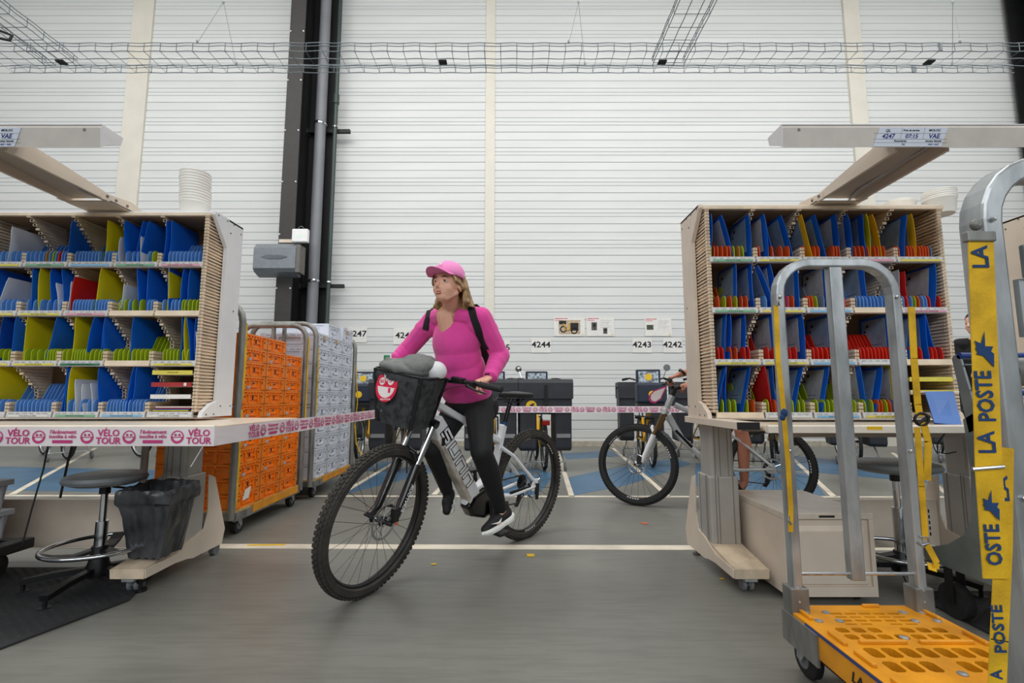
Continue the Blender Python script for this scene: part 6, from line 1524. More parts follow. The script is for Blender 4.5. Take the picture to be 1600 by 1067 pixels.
# ---------------------------------------------------------------- parked delivery bicycles with panniers
def delivery_bike():
    t = thing('delivery_bicycle', 'x', 'bicycle', (0, 0, 0))
    I = Matrix(((0, 1, 0, 0), (1, 0, 0, 0), (0, 0, 1, 0), (0, 0, 0, 1)))   # local x(forward)->world y
    I = Matrix.Rotation(pi/2, 4, 'Z')
    wheel(t, I, (0, 0, .32), .32, .022, 'rubber', knobs=False, spokes=20, name='rear_wheel', rim='silver_frame')
    wheel(t, I, (1.12, 0, .32), .32, .022, 'rubber', knobs=False, spokes=20, name='front_wheel', rim='silver_frame')
    f = MB(I); f.tube([(.42, 0, .30), (.72, 0, .42), (.93, 0, .72)], .028, 10).tube([(.42, 0, .30), (.30, 0, .66)], .02, 10)
    for s_ in (-1, 1): f.tube([(.42, .02*s_, .30), (0, .06*s_, .32)], .012, 8).tube([(.32, .02*s_, .60), (0, .06*s_, .32)], .010, 8)
    f.tube([(.95, 0, .66), (.90, 0, .86)], .022, 10); f.build('frame', 'bike_yellow', t, smooth=True)
    MB(I).tube([(.96, -.06, .66), (1.12, -.06, .32)], .012, 8).tube([(.96, .06, .66), (1.12, .06, .32)], .012, 8).tube([(.96, -.06, .66), (.96, .06, .66)], .014, 8).build('fork', 'black_plastic', t)
    MB(I).tube([(.31, 0, .64), (.25, 0, .93)], .014, 10).build('seat_post', 'chrome', t)
    MB(I).ell((.24, 0, .95), .13, .09, .04, n=16, m=8).build('saddle', 'black_plastic', t, smooth=True)
    MB(I).tube([(.90, 0, .86), (.85, 0, 1.18)], .014, 10).tube([(.72, -.31, 1.22), (.80, -.24, 1.24), (.86, -.1, 1.19), (.86, .1, 1.19), (.80, .24, 1.24), (.72, .31, 1.22)], .012, 10).build('handlebar', 'black_plastic', t, smooth=True)
    for s_ in (-1, 1): MB(I).tube([(.68, .33*s_, 1.22), (.76, .27*s_, 1.235)], .018, 10).build('grip', 'rubber', t)
    g = MB(I)
    for s_ in (-1, 1):
        p_ = MB(I).prism([(-.20, .30), (-.16, .27), (.16, .27), (.22, .33), (.24, .80), (-.22, .80)], (0, .12*s_, 0), (1, 0, 0), (0, 0, 1), (0, .22*s_, 0)).build('pannier', 'pannier', t, bevel=.02)
        MB(I).box((-.215, min(.14*s_, .32*s_), .44), (-.19, max(.14*s_, .32*s_), .49)).build('reflective_strip', 'reflector', p_)
    bxo = MB(I).box((-.22, -.35, .74), (.26, .35, 1.12)).build('pannier_top', 'pannier', t, bevel=.03)
    fl_ = MB(I).prism([(-.245, .94), (-.255, 1.15), (-.23, 1.20), (.27, 1.20), (.28, .94), (.27, .94), (.26, 1.12), (-.22, 1.12), (-.225, .94)], (0, -.36, 0), (1, 0, 0), (0, 0, 1), (0, .72, 0)).build('flap', 'pannier', t, bevel=.01)
    MB(I).box((-.262, -.02, .80), (-.25, .02, 1.12)).build('strap', 'black_cloth', fl_); MB(I).box((-.268, -.028, .86), (-.262, .028, .90)).build('buckle', 'black_plastic', fl_)
    lg = MB(I).disc((-.2255, .19, .85), .07, (1, 0, 0), .006, 24).build('round_emblem', 'logo_yellow', bxo)
    MB(I).prism([(-.045, -.03), (.0, .0), (-.03, .01), (.02, .035), (.05, .03), (.02, .012), (.045, .005), (.01, -.01)], (-.2295, .19, .85), (0, -1, 0), (0, 0, 1), (-.002, 0, 0)).build('bird_emblem', 'ink', bxo)
    MB(I).box((-.25, -.05, .60), (-.22, .05, .66)).build('tail_light', 'lamp_red', t, bevel=.01)
    # front bag with clear document wallet
    MB(I).box((1.0, -.2, .88), (1.3, .2, 1.16)).build('front_bag', 'pannier_navy', t, bevel=.03)
    w_ = MB(I).box((.93, -.17, 1.14), (1.0, .17, 1.36)).build('document_wallet', 'pannier_navy', t, bevel=.012)
    MB(I).box((.924, -.14, 1.17), (.929, .14, 1.33)).build('clear_window', 'clear_wallet', w_)
    MB(I).box((1.001, -.14, 1.17), (1.006, .14, 1.33)).build('clear_window', 'clear_wallet', w_)
    MB(I).disc((1.008, 0, 1.25), .05, (1, 0, 0), .003, 20).build('round_emblem', 'logo_yellow', w_)
    MB(I).disc((1.306, .0, 1.0), .05, (1, 0, 0), .004, 24).build('round_emblem', 'logo_yellow', t)
    MB(I).tube([(.98, -.2, .70), (1.28, -.2, .70), (1.32, -.15, .70), (1.32, .15, .70), (1.28, .2, .70), (.98, .2, .70)], .010, 8).tube([(1.30, -.18, .70), (1.32, -.19, .86), (1.32, .19, .86), (1.30, .18, .70)], .008, 8).box((1.0, -.2, .80), (1.3, .2, .88)).build('front_rack', 'black_plastic', t)
    MB(I).tube([(.82, .24, 1.24), (.84, .28, 1.36)], .006, 6).lathe([(.05, 0), (.048, .02), (.02, .05), (0, .052)], (.86, .29, 1.39), (-1, 0, 0), 18).build('mirror', 'chrome', t)
    # stand with two small wheels
    MB(I).tube([(.40, -.16, .06), (.30, -.12, .27)], .012, 8).tube([(.40, .16, .06), (.30, .12, .27)], .012, 8).tube([(-.12, -.27, .12), (-.10, .27, .12)], .008, 8).tube([(-.1, -.25, .12), (-.02, -.2, .30)], .009, 8).tube([(-.1, .25, .12), (-.02, .2, .30)], .009, 8).build('centre_stand', 'galv', t, kind='stuff')
    for s_ in (-1, 1): MB(I).tube([(-.12, .25*s_, .055), (-.12, .275*s_, .055)], .055, 16).build('stand_wheel', 'rubber_grey', t)
    return t
DB = delivery_bike()
spots = [(.43, 6.62, 0.05, 'black pannier delivery bicycle seen from behind right of the rear wheel', 0), (-.28, 6.60, 0.0, 'black pannier delivery bicycle half hidden behind the woman', 0),
         (-1.52, 6.62, .02, 'black pannier delivery bicycle behind the front basket, mostly hidden', 0), (-2.42, 8.6, pi+.1, 'delivery bicycle with front bag facing out beside the white crates', 0),
         (2.08, 8.0, pi-.12, 'delivery bicycle with lamp and bags facing out behind the silver bike', 0), (2.95, 7.9, pi-.1, 'delivery bicycle facing out behind the hands of the second rider', 0),
         (3.9, 7.4, -.55, 'delivery bicycle seen beneath the right desk', 0), (5.0, 7.2, -.4, 'delivery bicycle seen beneath the right desk near its right column', 0),
         (6.6, 7.3, -.5, 'delivery bicycle at the far right behind the galvanised post', 0),
         (-6.9, 7.7, 1.0, 'delivery bicycle seen beneath the left desk, nearest the left edge', 0), (-5.0, 7.5, 1.1, 'delivery bicycle seen beneath the left desk behind the stool', 0), (-3.7, 7.6, .9, 'delivery bicycle seen beneath the left desk beside the column', 0)]
for i, (x, y, rz, lab, _) in enumerate(spots):
    if i == 0:
        DB.location = (x, y, 0); DB.rotation_euler = (0, 0, rz); DB['label'] = lab; DB['group'] = 'parked delivery bicycles'
    else: dup(DB, (x, y, 0), rz, lab, 'parked delivery bicycles')
# ---------------------------------------------------------------- people
from mathutils.bvhtree import BVHTree
def hand(mb, wrist, fwd, palm, side, curl=(50, 70, 35), spread=.14, scale=1.0, thumb=(.55, .5)):
    """five-fingered hand: fwd = along the metacarpals, palm = direction the palm faces, side=+1 thumb along fwd x palm"""
    f = Vector(fwd).normalized(); p = Vector(palm); p = (p-f*p.dot(f)).normalized(); a = f.cross(p)*side; w_ = Vector(wrist); s = scale
    L_ = [(.030, .078, (.040, .026, .021), .0083), (.010, .084, (.045, .029, .022), .0086), (-.010, .080, (.042, .027, .021), .0082), (-.029, .072, (.033, .021, .019), .0073)]
    mb.cap(w_-f*.02*s, w_+f*.02*s, .022*s, .020*s)
    for i, (off, ml, segs, r) in enumerate(L_):
        k = w_+f*ml*s+a*off*s
        mb.cap(w_+f*.012*s+a*off*.45*s, k, .0135*s, .0115*s)
        d = (f+a*spread*off*12*.4).normalized(); ang = 0; q = k
        for j, sl in enumerate(segs):
            ang += radians(curl[j]+(i*3 if j == 0 else 0)); dd = (d*cos(ang)+p*sin(ang)).normalized(); q2 = q+dd*sl*s
            mb.cap(q, q2, r*s*(1-.09*j), r*s*(1-.09*(j+1))); q = q2
    # thumb leaves the side of the palm near its base
    t0 = w_+f*.018*s+a*.020*s; t1 = t0+(f*.7+a*.75+p*.25).normalized()*.042*s
    t2 = t1+(f*.85+a*.15*(1-thumb[0])+p*thumb[0]).normalized()*.032*s; t3 = t2+(f*.7-a*thumb[1]*.5+p*thumb[1]).normalized()*.025*s
    mb.cap(t0, t1, .013*s, .0115*s); mb.cap(t1, t2, .0108*s, .0098*s); mb.cap(t2, t3, .0098*s, .0082*s)
def basis(F, up=(0, 0, 1)):
    F = Vector(F).normalized(); U = Vector(up); U = (U-F*U.dot(F)).normalized(); L_ = U.cross(F)
    return Matrix((F, L_, U)).transposed()   # columns: forward, left, up
def head_shapes(mb, c, R, s=1.0, jaw=1.0):
    """c = centre of the cranium; R columns forward, left, up"""
    P = lambda x, y, z: Vector(c)+R @ Vector((x*s, y*s, z*s))
    mb.ell(P(-.008, 0, .02), .098*s, .076*s, .092*s, R=R, n=28, m=20)          # cranium
    mb.ell(P(.028, 0, -.035), .066*s, .060*s, .080*s, R=R, n=24, m=18)          # face
    mb.ell(P(.050, 0, -.085), .036*s*jaw, .036*s, .028*s, R=R, n=18, m=12)      # chin
    for y in (-1, 1):
        mb.ell(P(.046, .034*y, -.040), .034*s, .026*s, .032*s, R=R, n=16, m=12) # cheeks
        mb.cap(P(-.005, .052*y, -.055), P(.045, .026*y, -.092), .017*s, .016*s) # jaw line
        mb.ell(P(-.010, .077*y, -.020), .017*s, .007*s, .029*s, R=R, n=14, m=10)# ears
        mb.ell(P(-.004, .0815*y, -.012), .010*s, .005*s, .014*s, R=R, n=12, m=8)
        mb.cap(P(.080, .012*y, .012), P(.068, .046*y, .012), .0075*s, .006*s)   # brow ridge
        mb.ell(P(.094, .0085*y, -.042), .008*s, .0065*s, .0065*s, R=R, n=12, m=8)# nostrils
    mb.cap(P(.080, 0, .004), P(.108, 0, -.034), .0075*s, .0092*s)               # nose
    mb.cap(P(.086, -.014, -.0655), P(.086, .014, -.0655), .0065*s)              # mouth mass
    mb.ell(P(.076, 0, -.068), .017*s, .026*s, .016*s, R=R, n=16, m=10)
    return P
def face_parts(t, P, R, s=1.0, smile=True):
    for y in (-1, 1):
        e = MB().ell(P(.0715, .030*y, -.006), .0125*s, .0145*s, .0115*s, R=R, n=18, m=14).build('eye', 'eye_white', t, smooth=True)
        MB().ell(P(.0768, .0295*y+.002, -.0055), .0078*s, .0088*s, .0088*s, R=R, n=14, m=10).build('iris', 'eye_dark', e, smooth=True)
        MB().tube([P(.079, .016*y, -.003), P(.0855, .024*y, .0035), P(.084, .034*y, .0035), P(.074, .044*y, -.003)], .0031*s, 6).tube([P(.079, .017*y, -.010), P(.0835, .026*y, -.0135), P(.081, .036*y, -.013), P(.074, .043*y, -.006)], .0024*s, 6).build('eyelids', 'skin', t, smooth=True)
        MB().tube([P(.086, .014*y, .017), P(.087, .026*y, .0215), P(.082, .038*y, .021), P(.074, .048*y, .014)], [.0022, .0030, .0026, .0012], 6).build('eyebrow', 'hair_dark', t, smooth=True)
    up_ = .009 if smile else 0
    lp = MB()
    lp.tube([P(.081, -.024, -.0645+up_), P(.091, -.012, -.064), P(.0935, 0, -.0632), P(.091, .012, -.064), P(.081, .024, -.0645+up_)], [.0015, .0032, .0034, .0032, .0015], 8)
    lp.tube([P(.081, -.024, -.0655+up_), P(.089, -.012, -.0735), P(.0915, 0, -.0755), P(.089, .012, -.0735), P(.081, .024, -.0655+up_)], [.0015, .0035, .0042, .0035, .0015], 8)
    lp.build('lips', 'lip', t, smooth=True)
    MB().tube([P(.0855, -.013, -.0680), P(.0895, 0, -.0692), P(.0855, .013, -.0680)], [.002, .0038, .002], 6).build('teeth', 'shoe_white', t, smooth=True)

# ================= the woman riding the white bike
BXL = lambda u, v, w_: XB @ Vector((u, v, w_))
F = Vector((-.63, -.777, 0)); Lf = Vector((.777, -.63, 0)); U = Vector((0, 0, 1))
wo = thing('person', 'woman in pink sweater, pink cap and black leggings riding the white bicycle', 'person', (-.2, 2.95, .1))
pel = at(733, 628, 2.93)                      # pelvis centre
SLp = at(752, 493, 2.72); SRp = at(677, 496, 2.93)   # shoulder joints
neck0 = at(705, 482, 2.79); Hc = at(700, 444, 2.65)
elL = at(781, 555, 2.80); gL = SB @ (bar+Vector((-.028, .250, .013)))
gR = SB @ (bar+Vector((-.033, -.335, .012)))
barD = (SB.to_3x3() @ Vector((0, 1, 0))).normalized()
wrL = at(766, 598, 2.66); wrL = gL+Vector((.050, .065, .042))
wrR = gR+Vector((-.02, .08, .055)); elR = at(636, 548, 3.0)
hipL = pel+Lf*.085+Vector((0, 0, -.03)); hipR = pel-Lf*.085+Vector((0, 0, -.03))
knL = at(752, 706, 2.70); anL = at(783, 800, 2.93)
knR = at(676, 702, 2.82); anR = at(699, 768, 3.03)
Rt = basis((neck0-pel).cross(Lf)*-1 if False else F, (neck0-pel))
chest = pel.lerp(neck0, .66); waist = pel.lerp(neck0, .32)
Rh = basis(Vector((-.43, -.90, .05)), (0.0, 0, 1))
sk = MB()
Ph = head_shapes(sk, Hc, Rh, .98)
sk.cap(neck0-Vector((0, 0, .03)), Hc+Rh @ Vector((-.03, 0, -.06)), .052, .047)
sk.cap(neck0+Lf*.05-Vector((0, 0, .05)), SLp-Vector((0, 0, .01)), .036, .038); sk.cap(neck0-Lf*.05-Vector((0, 0, .05)), SRp-Vector((0, 0, .01)), .036, .038)
sk.ell(chest, .084, .140, .16, R=Rt, n=24, m=16); sk.ell(waist, .085, .125, .13, R=Rt, n=22, m=14); sk.ell(pel, .10, .145, .11, R=Rt, n=22, m=14)
sk.cap(neck0+F*.035-Vector((0, 0, .045)), chest+F*.045, .06, .06)
for S_, E_, W_ in ((SLp, elL, wrL), (SRp, elR, wrR)): sk.cap(S_, E_, .043, .034); sk.cap(E_, W_, .036, .024)
for h_, k_, a_ in ((hipL, knL, anL), (hipR, knR, anR)):
    sk.cap(h_, k_, .075, .05); sk.cap(k_, k_.lerp(a_, .35)+Vector((.01, .01, 0)), .048, .05); sk.cap(k_.lerp(a_, .35), a_, .048, .030)
hand(sk, wrL, (gL-wrL)+F*.01+Vector((0, 0, .012)), Vector((0, 0, -1))+F*.2, -1, curl=(48, 62, 40))
hand(sk, wrR, (gR-wrR)+Vector((0, 0, .01)), Vector((0, 0, -1))+F*.2, 1, curl=(48, 62, 40))
toeL = at(757, 840, 2.78); heL = at(799, 812, 2.98); toeR = at(700, 806, 3.0); heR = at(706, 776, 3.10)
sk.cap(anL, toeL.lerp(heL, .4)+Vector((0, 0, .03)), .032, .028); sk.cap(anR, toeR.lerp(heR, .4)+Vector((0, 0, .03)), .030, .026)
body, _ = organic(sk, 'body', 'skin', wo, voxel=.0042, smooth=3); shade(body, 180)
face_parts(wo, Ph, Rh, .98)
# hair: many locks under the cap, gathered at the sides and the nape
hr = MB(); rg = random.Random(5)
for i in range(64):
    sgn = -1 if i % 2 else 1; u = rg.random(); v = rg.random()
    a = Ph(-.030-.065*u, (.078-.04*u)*sgn, .045-.02*v)
    b_ = Ph(-.048-.06*u, (.086-.030*u+.012*v)*sgn, -.02-.02*v)
    c_ = Ph(-.045-.065*u+rg.uniform(-.012, .01), (.082-.02*u+.03*v)*sgn, -.075-.02*v)
    d_ = Ph(-.035-.06*u+rg.uniform(-.02, .02), (.078-.015*u+.060*v)*sgn, -.100-.03*rg.random())
    hr.tube([a, b_, c_, d_], [.012, .014, .0125, .004], 7)
for i in range(14):
    v = (i-6.5)/6.5; hr.tube([Ph(-.10, .05*v, .04), Ph(-.112, .06*v, -.03), Ph(-.10, .07*v, -.10), Ph(-.09, .075*v, -.14)], [.014, .016, .014, .005], 7)
for sgn in (-1, 1):
    for k in range(4): hr.tube([Ph(.052-.016*k, .066*sgn, .03), Ph(.040-.016*k, .0745*sgn, .004), Ph(.012-.012*k, .082*sgn, -.002-.006*k), Ph(-.025, .09*sgn, -.03)], [.006, .008, .009, .008], 7)
ho, _ = organic(hr, 'hair', 'hair', wo, voxel=.0045, smooth=1); crumple(ho, .0035, 42); shade(ho, 180)
# cap: dome, brim, button and stitched letters
cp = MB(); n, m = 36, 12; Rc = Rh @ Matrix.Rotation(radians(-7), 3, 'Y')
def C(x, y, z): return Hc+Rc @ Vector((x, y, z+.004))
vs = []
for i in range(m+1):
    a = (pi/2)*i/m*1.0
    for j in range(n):
        t_ = 2*pi*j/n; k = sin(a); hgt = cos(a)
        x = (.103*cos(t_))*k**.85-.006; y = .087*sin(t_)*k**.85; z = .030+.098*hgt**.9
        if i == m: z = .024-.016*(1 if cos(t_) < 0 else 0)*abs(cos(t_))
        vs.append(C(x, y, z))
cp.add(vs, [(i*n+j, i*n+(j+1) % n, (i+1)*n+(j+1) % n, (i+1)*n+j) for i in range(m) for j in range(n)])
dome = cp.build('cap_dome', 'cap_pink', wo, smooth=True); so = dome.modifiers.new('s', 'SOLIDIFY'); so.thickness = .003
br_m = MB(); vs = []; nb = 16; rr = 7
for i in range(rr+1):
    u = i/rr
    for j in range(nb+1):
        th_ = radians(-62+124*j/nb); ex = .088*u*cos(th_*1.1)**.55
        x = (.099*cos(th_)-.006)+ex; y = .084*sin(th_)*(1-.04*u); z = .031-.016*(abs(sin(th_))**2)*(.4+u*.9)-.006*u
        vs.append(C(x, y, z))
br_m.add(vs, [(i*(nb+1)+j, i*(nb+1)+j+1, (i+1)*(nb+1)+j+1, (i+1)*(nb+1)+j) for i in range(rr) for j in range(nb)])
brim = br_m.build('cap_brim', 'cap_pink', wo, smooth=True); so = brim.modifiers.new('s', 'SOLIDIFY'); so.thickness = .0035; so.offset = 0
MB().ell(C(-.006, 0, .129), .006, .006, .004, n=12, m=6).build('cap_button', 'cap_pink', dome, smooth=True)
fwdc = Rc @ Vector((1, 0, 0)); lc = Rc @ Vector((0, 1, 0)); uc = Rc @ Vector((0, 0, 1))
tiltu = (uc-fwdc*.42).normalized()
for ch, dx, dz in (('N', .004, .004), ('Y', -.004, -.002)):
    put_text(ch, C(.0945, dx, .072+dz)+fwdc*.007, lc, tiltu, .040, 'shoe_white', dome, name='cap_letter', ext=.0016)
MB().ell(C(-.03, .083, .05), .012, .003, .005, R=Rc, n=10, m=6).build('side_mark', 'shoe_white', dome, smooth=True)
# necklace and earring
MB().tube([neck0+F*.075+Lf*.045+Vector((0, 0, .012)), neck0+F*.098+Vector((0, 0, -.022)), neck0+F*.075-Lf*.045+Vector((0, 0, .012))], .001, 5).build('necklace', 'gold_ring', wo)
MB().ell(Ph(-.008, .084, -.046), .004, .004, .004, n=10, m=8).build('earring', 'gold_ring', wo, smooth=True)
# sweater
sw = MB()
sw.cap(neck0+Lf*.045-Vector((0, 0, .042)), SLp-Vector((0, 0, .012)), .056, .056); sw.cap(neck0-Lf*.045-Vector((0, 0, .042)), SRp-Vector((0, 0, .012)), .056, .056)
sw.ell(chest+F*.008, .112, .160, .165, R=Rt, n=28, m=18); sw.ell(chest.lerp(waist, .55)+F*.022, .112, .150, .150, R=Rt, n=26, m=16); sw.ell(waist+F*.016, .124, .152, .165, R=Rt, n=26, m=16)
sw.ell(pel.lerp(neck0, .12)+F*.008, .122, .166, .10, R=Rt, n=26, m=16)
for s_ in (-1, 1): sw.ell(chest+F*.036+Lf*.060*s_+Vector((0, 0, -.025)), .056, .066, .080, R=Rt, n=20, m=14)
for S_, E_, W_, sg in ((SLp, elL, wrL, 1), (SRp, elR, wrR, -1)):
    sw.cap(S_-Vector((0, 0, .014)), E_, .060, .050); W2 = E_.lerp(W_, .90); sw.cap(E_, W2, .055, .038)
    sw.cap(S_-Lf*.03*sg-Vector((0, 0, .05)), S_.lerp(E_, .35), .062, .056)
    d = (W2-E_).normalized(); u_, v_ = ortho(d)
    for k in range(5):   # bunched folds
        c_ = E_+d*((W2-E_).length*(.12+.17*k)); rr_ = .055-.016*(.12+.17*k); sw.ring(c_, rr_-.004, .006, d+u_*(.25 if k % 2 else -.2), 22, 6)
    sw.ring(W2+d*.012, .033, .008, d, 22, 6)
    du_ = (E_-S_).normalized(); uu, vv = ortho(du_)
    for k in range(3): sw.ring(S_.lerp(E_, .6+.17*k), .048, .006, du_+uu*(.3 if k % 2 else -.3), 22, 6)
hemz = (pel+Vector((0, 0, .0))).z
swo, swm = organic(sw, 'sweater', 'sweater', wo, voxel=.005, smooth=8)
me = swo.data; inv = WM[wo]; bm = bmesh.new(); bm.from_mesh(me); dele = []
vb = at(697, 514, 2.72); 
for f_ in bm.faces:
    p = inv @ f_.calc_center_median(); q = p-neck0; fr = q.dot(F); lt = (p-vb).dot(Lf)
    if fr > 0.0 and p.z > vb.z and abs(lt-.010) < (p.z-vb.z)*.46+.001: dele.append(f_); continue
    if fr > -.12 and (p-(neck0+F*.01)).to_2d().length < .052 and p.z > neck0.z-.012: dele.append(f_); continue
    if p.z < hemz-.005-.02*fr and abs((p-pel).dot(Lf)) < .26 and (p-pel).length < .3: dele.append(f_); continue
bmesh.ops.delete(bm, geom=dele, context='FACES')
for _ in range(14):
    bv = [v for v in bm.verts if v.is_boundary]; new = {}
    for v in bv:
        nb_ = [e.other_vert(v).co for e in v.link_edges if e.is_boundary]
        if len(nb_) == 2: new[v] = (v.co+nb_[0]+nb_[1])/3
    for v, c in new.items(): v.co = c
bm.to_mesh(me); bm.free()
so = swo.modifiers.new('s', 'SOLIDIFY'); so.thickness = .005; so.offset = 1
shade(swo, 180)
# leggings
lg = MB()
lg.ell(pel+Vector((0, 0, .02)), .122, .158, .12, R=Rt, n=26, m=16)
for h_, k_, a_, in ((hipL, knL, anL), (hipR, knR, anR)):
    lg.cap(h_, k_, .092, .062); lg.ell(h_-F*.045-Vector((0, 0, .0)), .085, .085, .10, R=Rt, n=18, m=12)
    cf = k_.lerp(a_, .34)+Vector((.008, .010, 0))
    lg.cap(k_, cf, .060, .062); lg.cap(cf, k_.lerp(a_, .93), .061, .040)
rib = []
lo, _ = organic(lg, 'leggings', 'legging', wo, voxel=.008, smooth=4); shade(lo, 180)
MB().tube([at(770, 620, 2.745), at(772, 626, 2.745), at(778, 620, 2.75)], .0018, 5).build('leggings_mark', 'reflector', lo)
# shoes
def shoe(toe, heel, ank, side_n, tag_):
    ax_ = (toe-heel); L_ = ax_.length; d = ax_.normalized(); up = ank-(toe+heel)/2; up = (up-d*up.dot(d)).normalized(); s_ = d.cross(up)
    Pn = lambda x, y, z: heel+d*x*L_+s_*y+up*z
    so_ = MB(); pr = [(-.06, 0), (-.03, .028), (.12, .036), (.40, .030), (.66, .042), (.86, .036), (.98, .018), (1.03, 0), (.98, -.020), (.86, -.036), (.62, -.038), (.40, -.030), (.12, -.034), (-.03, -.026)]
    n_ = len(pr); vs = []
    for (zz, sc) in ((-.004, .93), (.012, 1.05), (.026, 1.0)):
        for (x, y) in pr: vs.append(Pn(.48+(x-.48)*sc, y*sc, zz+.014*max(0, x-.75)*2+(.014 if x < .1 else 0)*(zz > 0)))
    so_.add(vs, [(i*n_+j, i*n_+(j+1) % n_, (i+1)*n_+(j+1) % n_, (i+1)*n_+j) for i in range(2) for j in range(n_)]+[tuple(range(n_)), tuple(range(2*n_, 3*n_))])
    o = so_.build('sole', 'shoe_white', wo, label='white sole', smooth=False, bevel=.003)
    up_m = MB(); up_m.cap(Pn(.12, 0, .045), Pn(.55, 0, .048), .036, .037); up_m.cap(Pn(.5, 0, .045), Pn(.90, 0, .034), .037, .027); up_m.cap(Pn(.10, 0, .05), Pn(.13, 0, .085), .036, .033); up_m.cap(Pn(.35, 0, .055), Pn(.2, 0, .09), .03, .03)
    uo, _ = organic(up_m, 'shoe_upper', 'shoe_black', wo, voxel=.005, smooth=3); shade(uo, 180)
    la = MB()
    for k in range(4): la.tube([Pn(.38+.08*k, -.020, .082-.009*k), Pn(.40+.08*k, 0, .092-.010*k), Pn(.38+.08*k, .020, .082-.009*k)], .003, 6)
    la.build('laces', 'black_cloth', uo, kind='stuff')
    sg = 1 if s_.dot(Vector((0, -1, 0))) > 0 else -1
    MB().tube([Pn(.46, .037*sg, .050), Pn(.56, .0395*sg, .038), Pn(.64, .039*sg, .040), Pn(.80, .032*sg, .052)], [.002, .006, .005, .001], 8).build('curved_mark', 'shoe_white', uo, smooth=True)
    MB().ring(Pn(.13, 0, .105), .034, .006, up, 20, 6).build('collar', 'shoe_black', uo, smooth=True)
shoe(toeL, heL, anL, 1, 'left'); shoe(toeR, heR, anR, 1, 'right')
# watch and ring
d = (wrL-elL).normalized()
wt_ = wo
wp = elL.lerp(wrL, .965); MB().ring(wp, .029, .0055, d, 26, 8, sy=1.6).build('watch_strap', 'watch_strap', wo, smooth=True)
upn = (Vector((-.25, -.35, 1))-d*Vector((-.25, -.35, 1)).dot(d)).normalized(); fr_ = frame(wp+upn*.031, d, d.cross(upn)*-1)
MB(fr_).box((-.018, -.015, -.004), (.018, .015, .005)).build('watch_case', 'black_gloss', wo, bevel=.003)
# backpack straps laid over the sweater
tree = BVHTree.FromPolygons([tuple(v) for v in swm.v], swm.f)
Mw = WM[wo]
def hit(px, py):
    o_ = Vector((0, 0, .98)); r_ = Vector(_ray(px, py)).normalized(); l0 = Mw.inverted() @ o_
    h_ = tree.ray_cast(l0, r_)
    return (Mw @ h_[0], h_[1]) if h_[0] else (None, None)
def over(pts, wd, nm):
    P_ = []; N_ = []; pp = []
    for (a, b_), (c_, d_) in zip(pts[:-1], pts[1:]): pp += [(a+(c_-a)*k/4, b_+(d_-b_)*k/4) for k in range(4)]
    for a, b_ in pp+[pts[-1]]:
        h_, n_ = hit(a, b_)
        if h_ is not None: P_.append(h_+n_*.006); N_.append(n_)
    mb = MB(); vs = []
    P2 = []; N2 = []
    P2, N2 = P_, N_
    for _ in range(3):
        N2 = [N2[0]]+[(N2[i-1]+N2[i]+N2[i+1])/3 for i in range(1, len(N2)-1)]+[N2[-1]]
        P2 = [P2[0]]+[(P2[i-1]+P2[i]*2+P2[i+1])/4 for i in range(1, len(P2)-1)]+[P2[-1]]
    P2 = [p+n_*.003 for p, n_ in zip(P2, N2)]
    a0 = P2[0]; b0 = a0-F*.09+Vector((0, 0, -.015)); P2 = [b0, a0-F*.03+Vector((0, 0, .008))]+P2; N2 = [Vector((0, 0, 1))-F*.3, Vector((0, 0, 1))]+N2
    for i, p in enumerate(P2):
        d_ = (P2[min(i+1, len(P2)-1)]-P2[max(i-1, 0)]).normalized(); n_ = N2[i].normalized(); s_ = d_.cross(n_).normalized()*wd/2
        vs += [p-s_-n_*.004, p-s_+n_*.004, p+s_+n_*.004, p+s_-n_*.004]
    mb.add(vs, [(i*4+j, i*4+(j+1) % 4, (i+1)*4+(j+1) % 4, (i+1)*4+j) for i in range(len(P2)-1) for j in range(4)]+[(0, 1, 2, 3), tuple((len(P2)-1)*4+j for j in range(4))])
    return mb.build(nm, 'black_cloth', bp_, smooth=False, bevel=.002)
def path_on_sweater(pts, r, nm, m_):
    pp = []
    for (a, b_), (c_, d_) in zip(pts[:-1], pts[1:]): pp += [(a+(c_-a)*k/6, b_+(d_-b_)*k/6) for k in range(6)]
    P_ = [hit(a, b_)[0] for a, b_ in pp+[pts[-1]]]; P_ = [p for p in P_ if p is not None]
    for _ in range(2): P_ = [P_[0]]+[(P_[i-1]+P_[i]*2+P_[i+1])/4 for i in range(1, len(P_)-1)]+[P_[-1]]
    return MB().tube(P_, r, 8).build(nm, m_, wo, smooth=True)
bp_ = thing('backpack', 'black backpack worn by the woman, only its shoulder straps showing', 'backpack', tuple(chest-F*.17-Vector((0, 0, .2))))
over([(677, 478), (672, 487), (669, 500), (666, 515)], .042, 'shoulder_strap')
over([(733, 474), (738, 486), (743, 502), (749, 520), (756, 535), (762, 545)], .042, 'shoulder_strap')
MB().ell(chest-F*.175-Vector((0, 0, .03)), .065, .10, .15, R=Rt, n=18, m=12).build('pack', 'black_cloth', bp_, smooth=True)

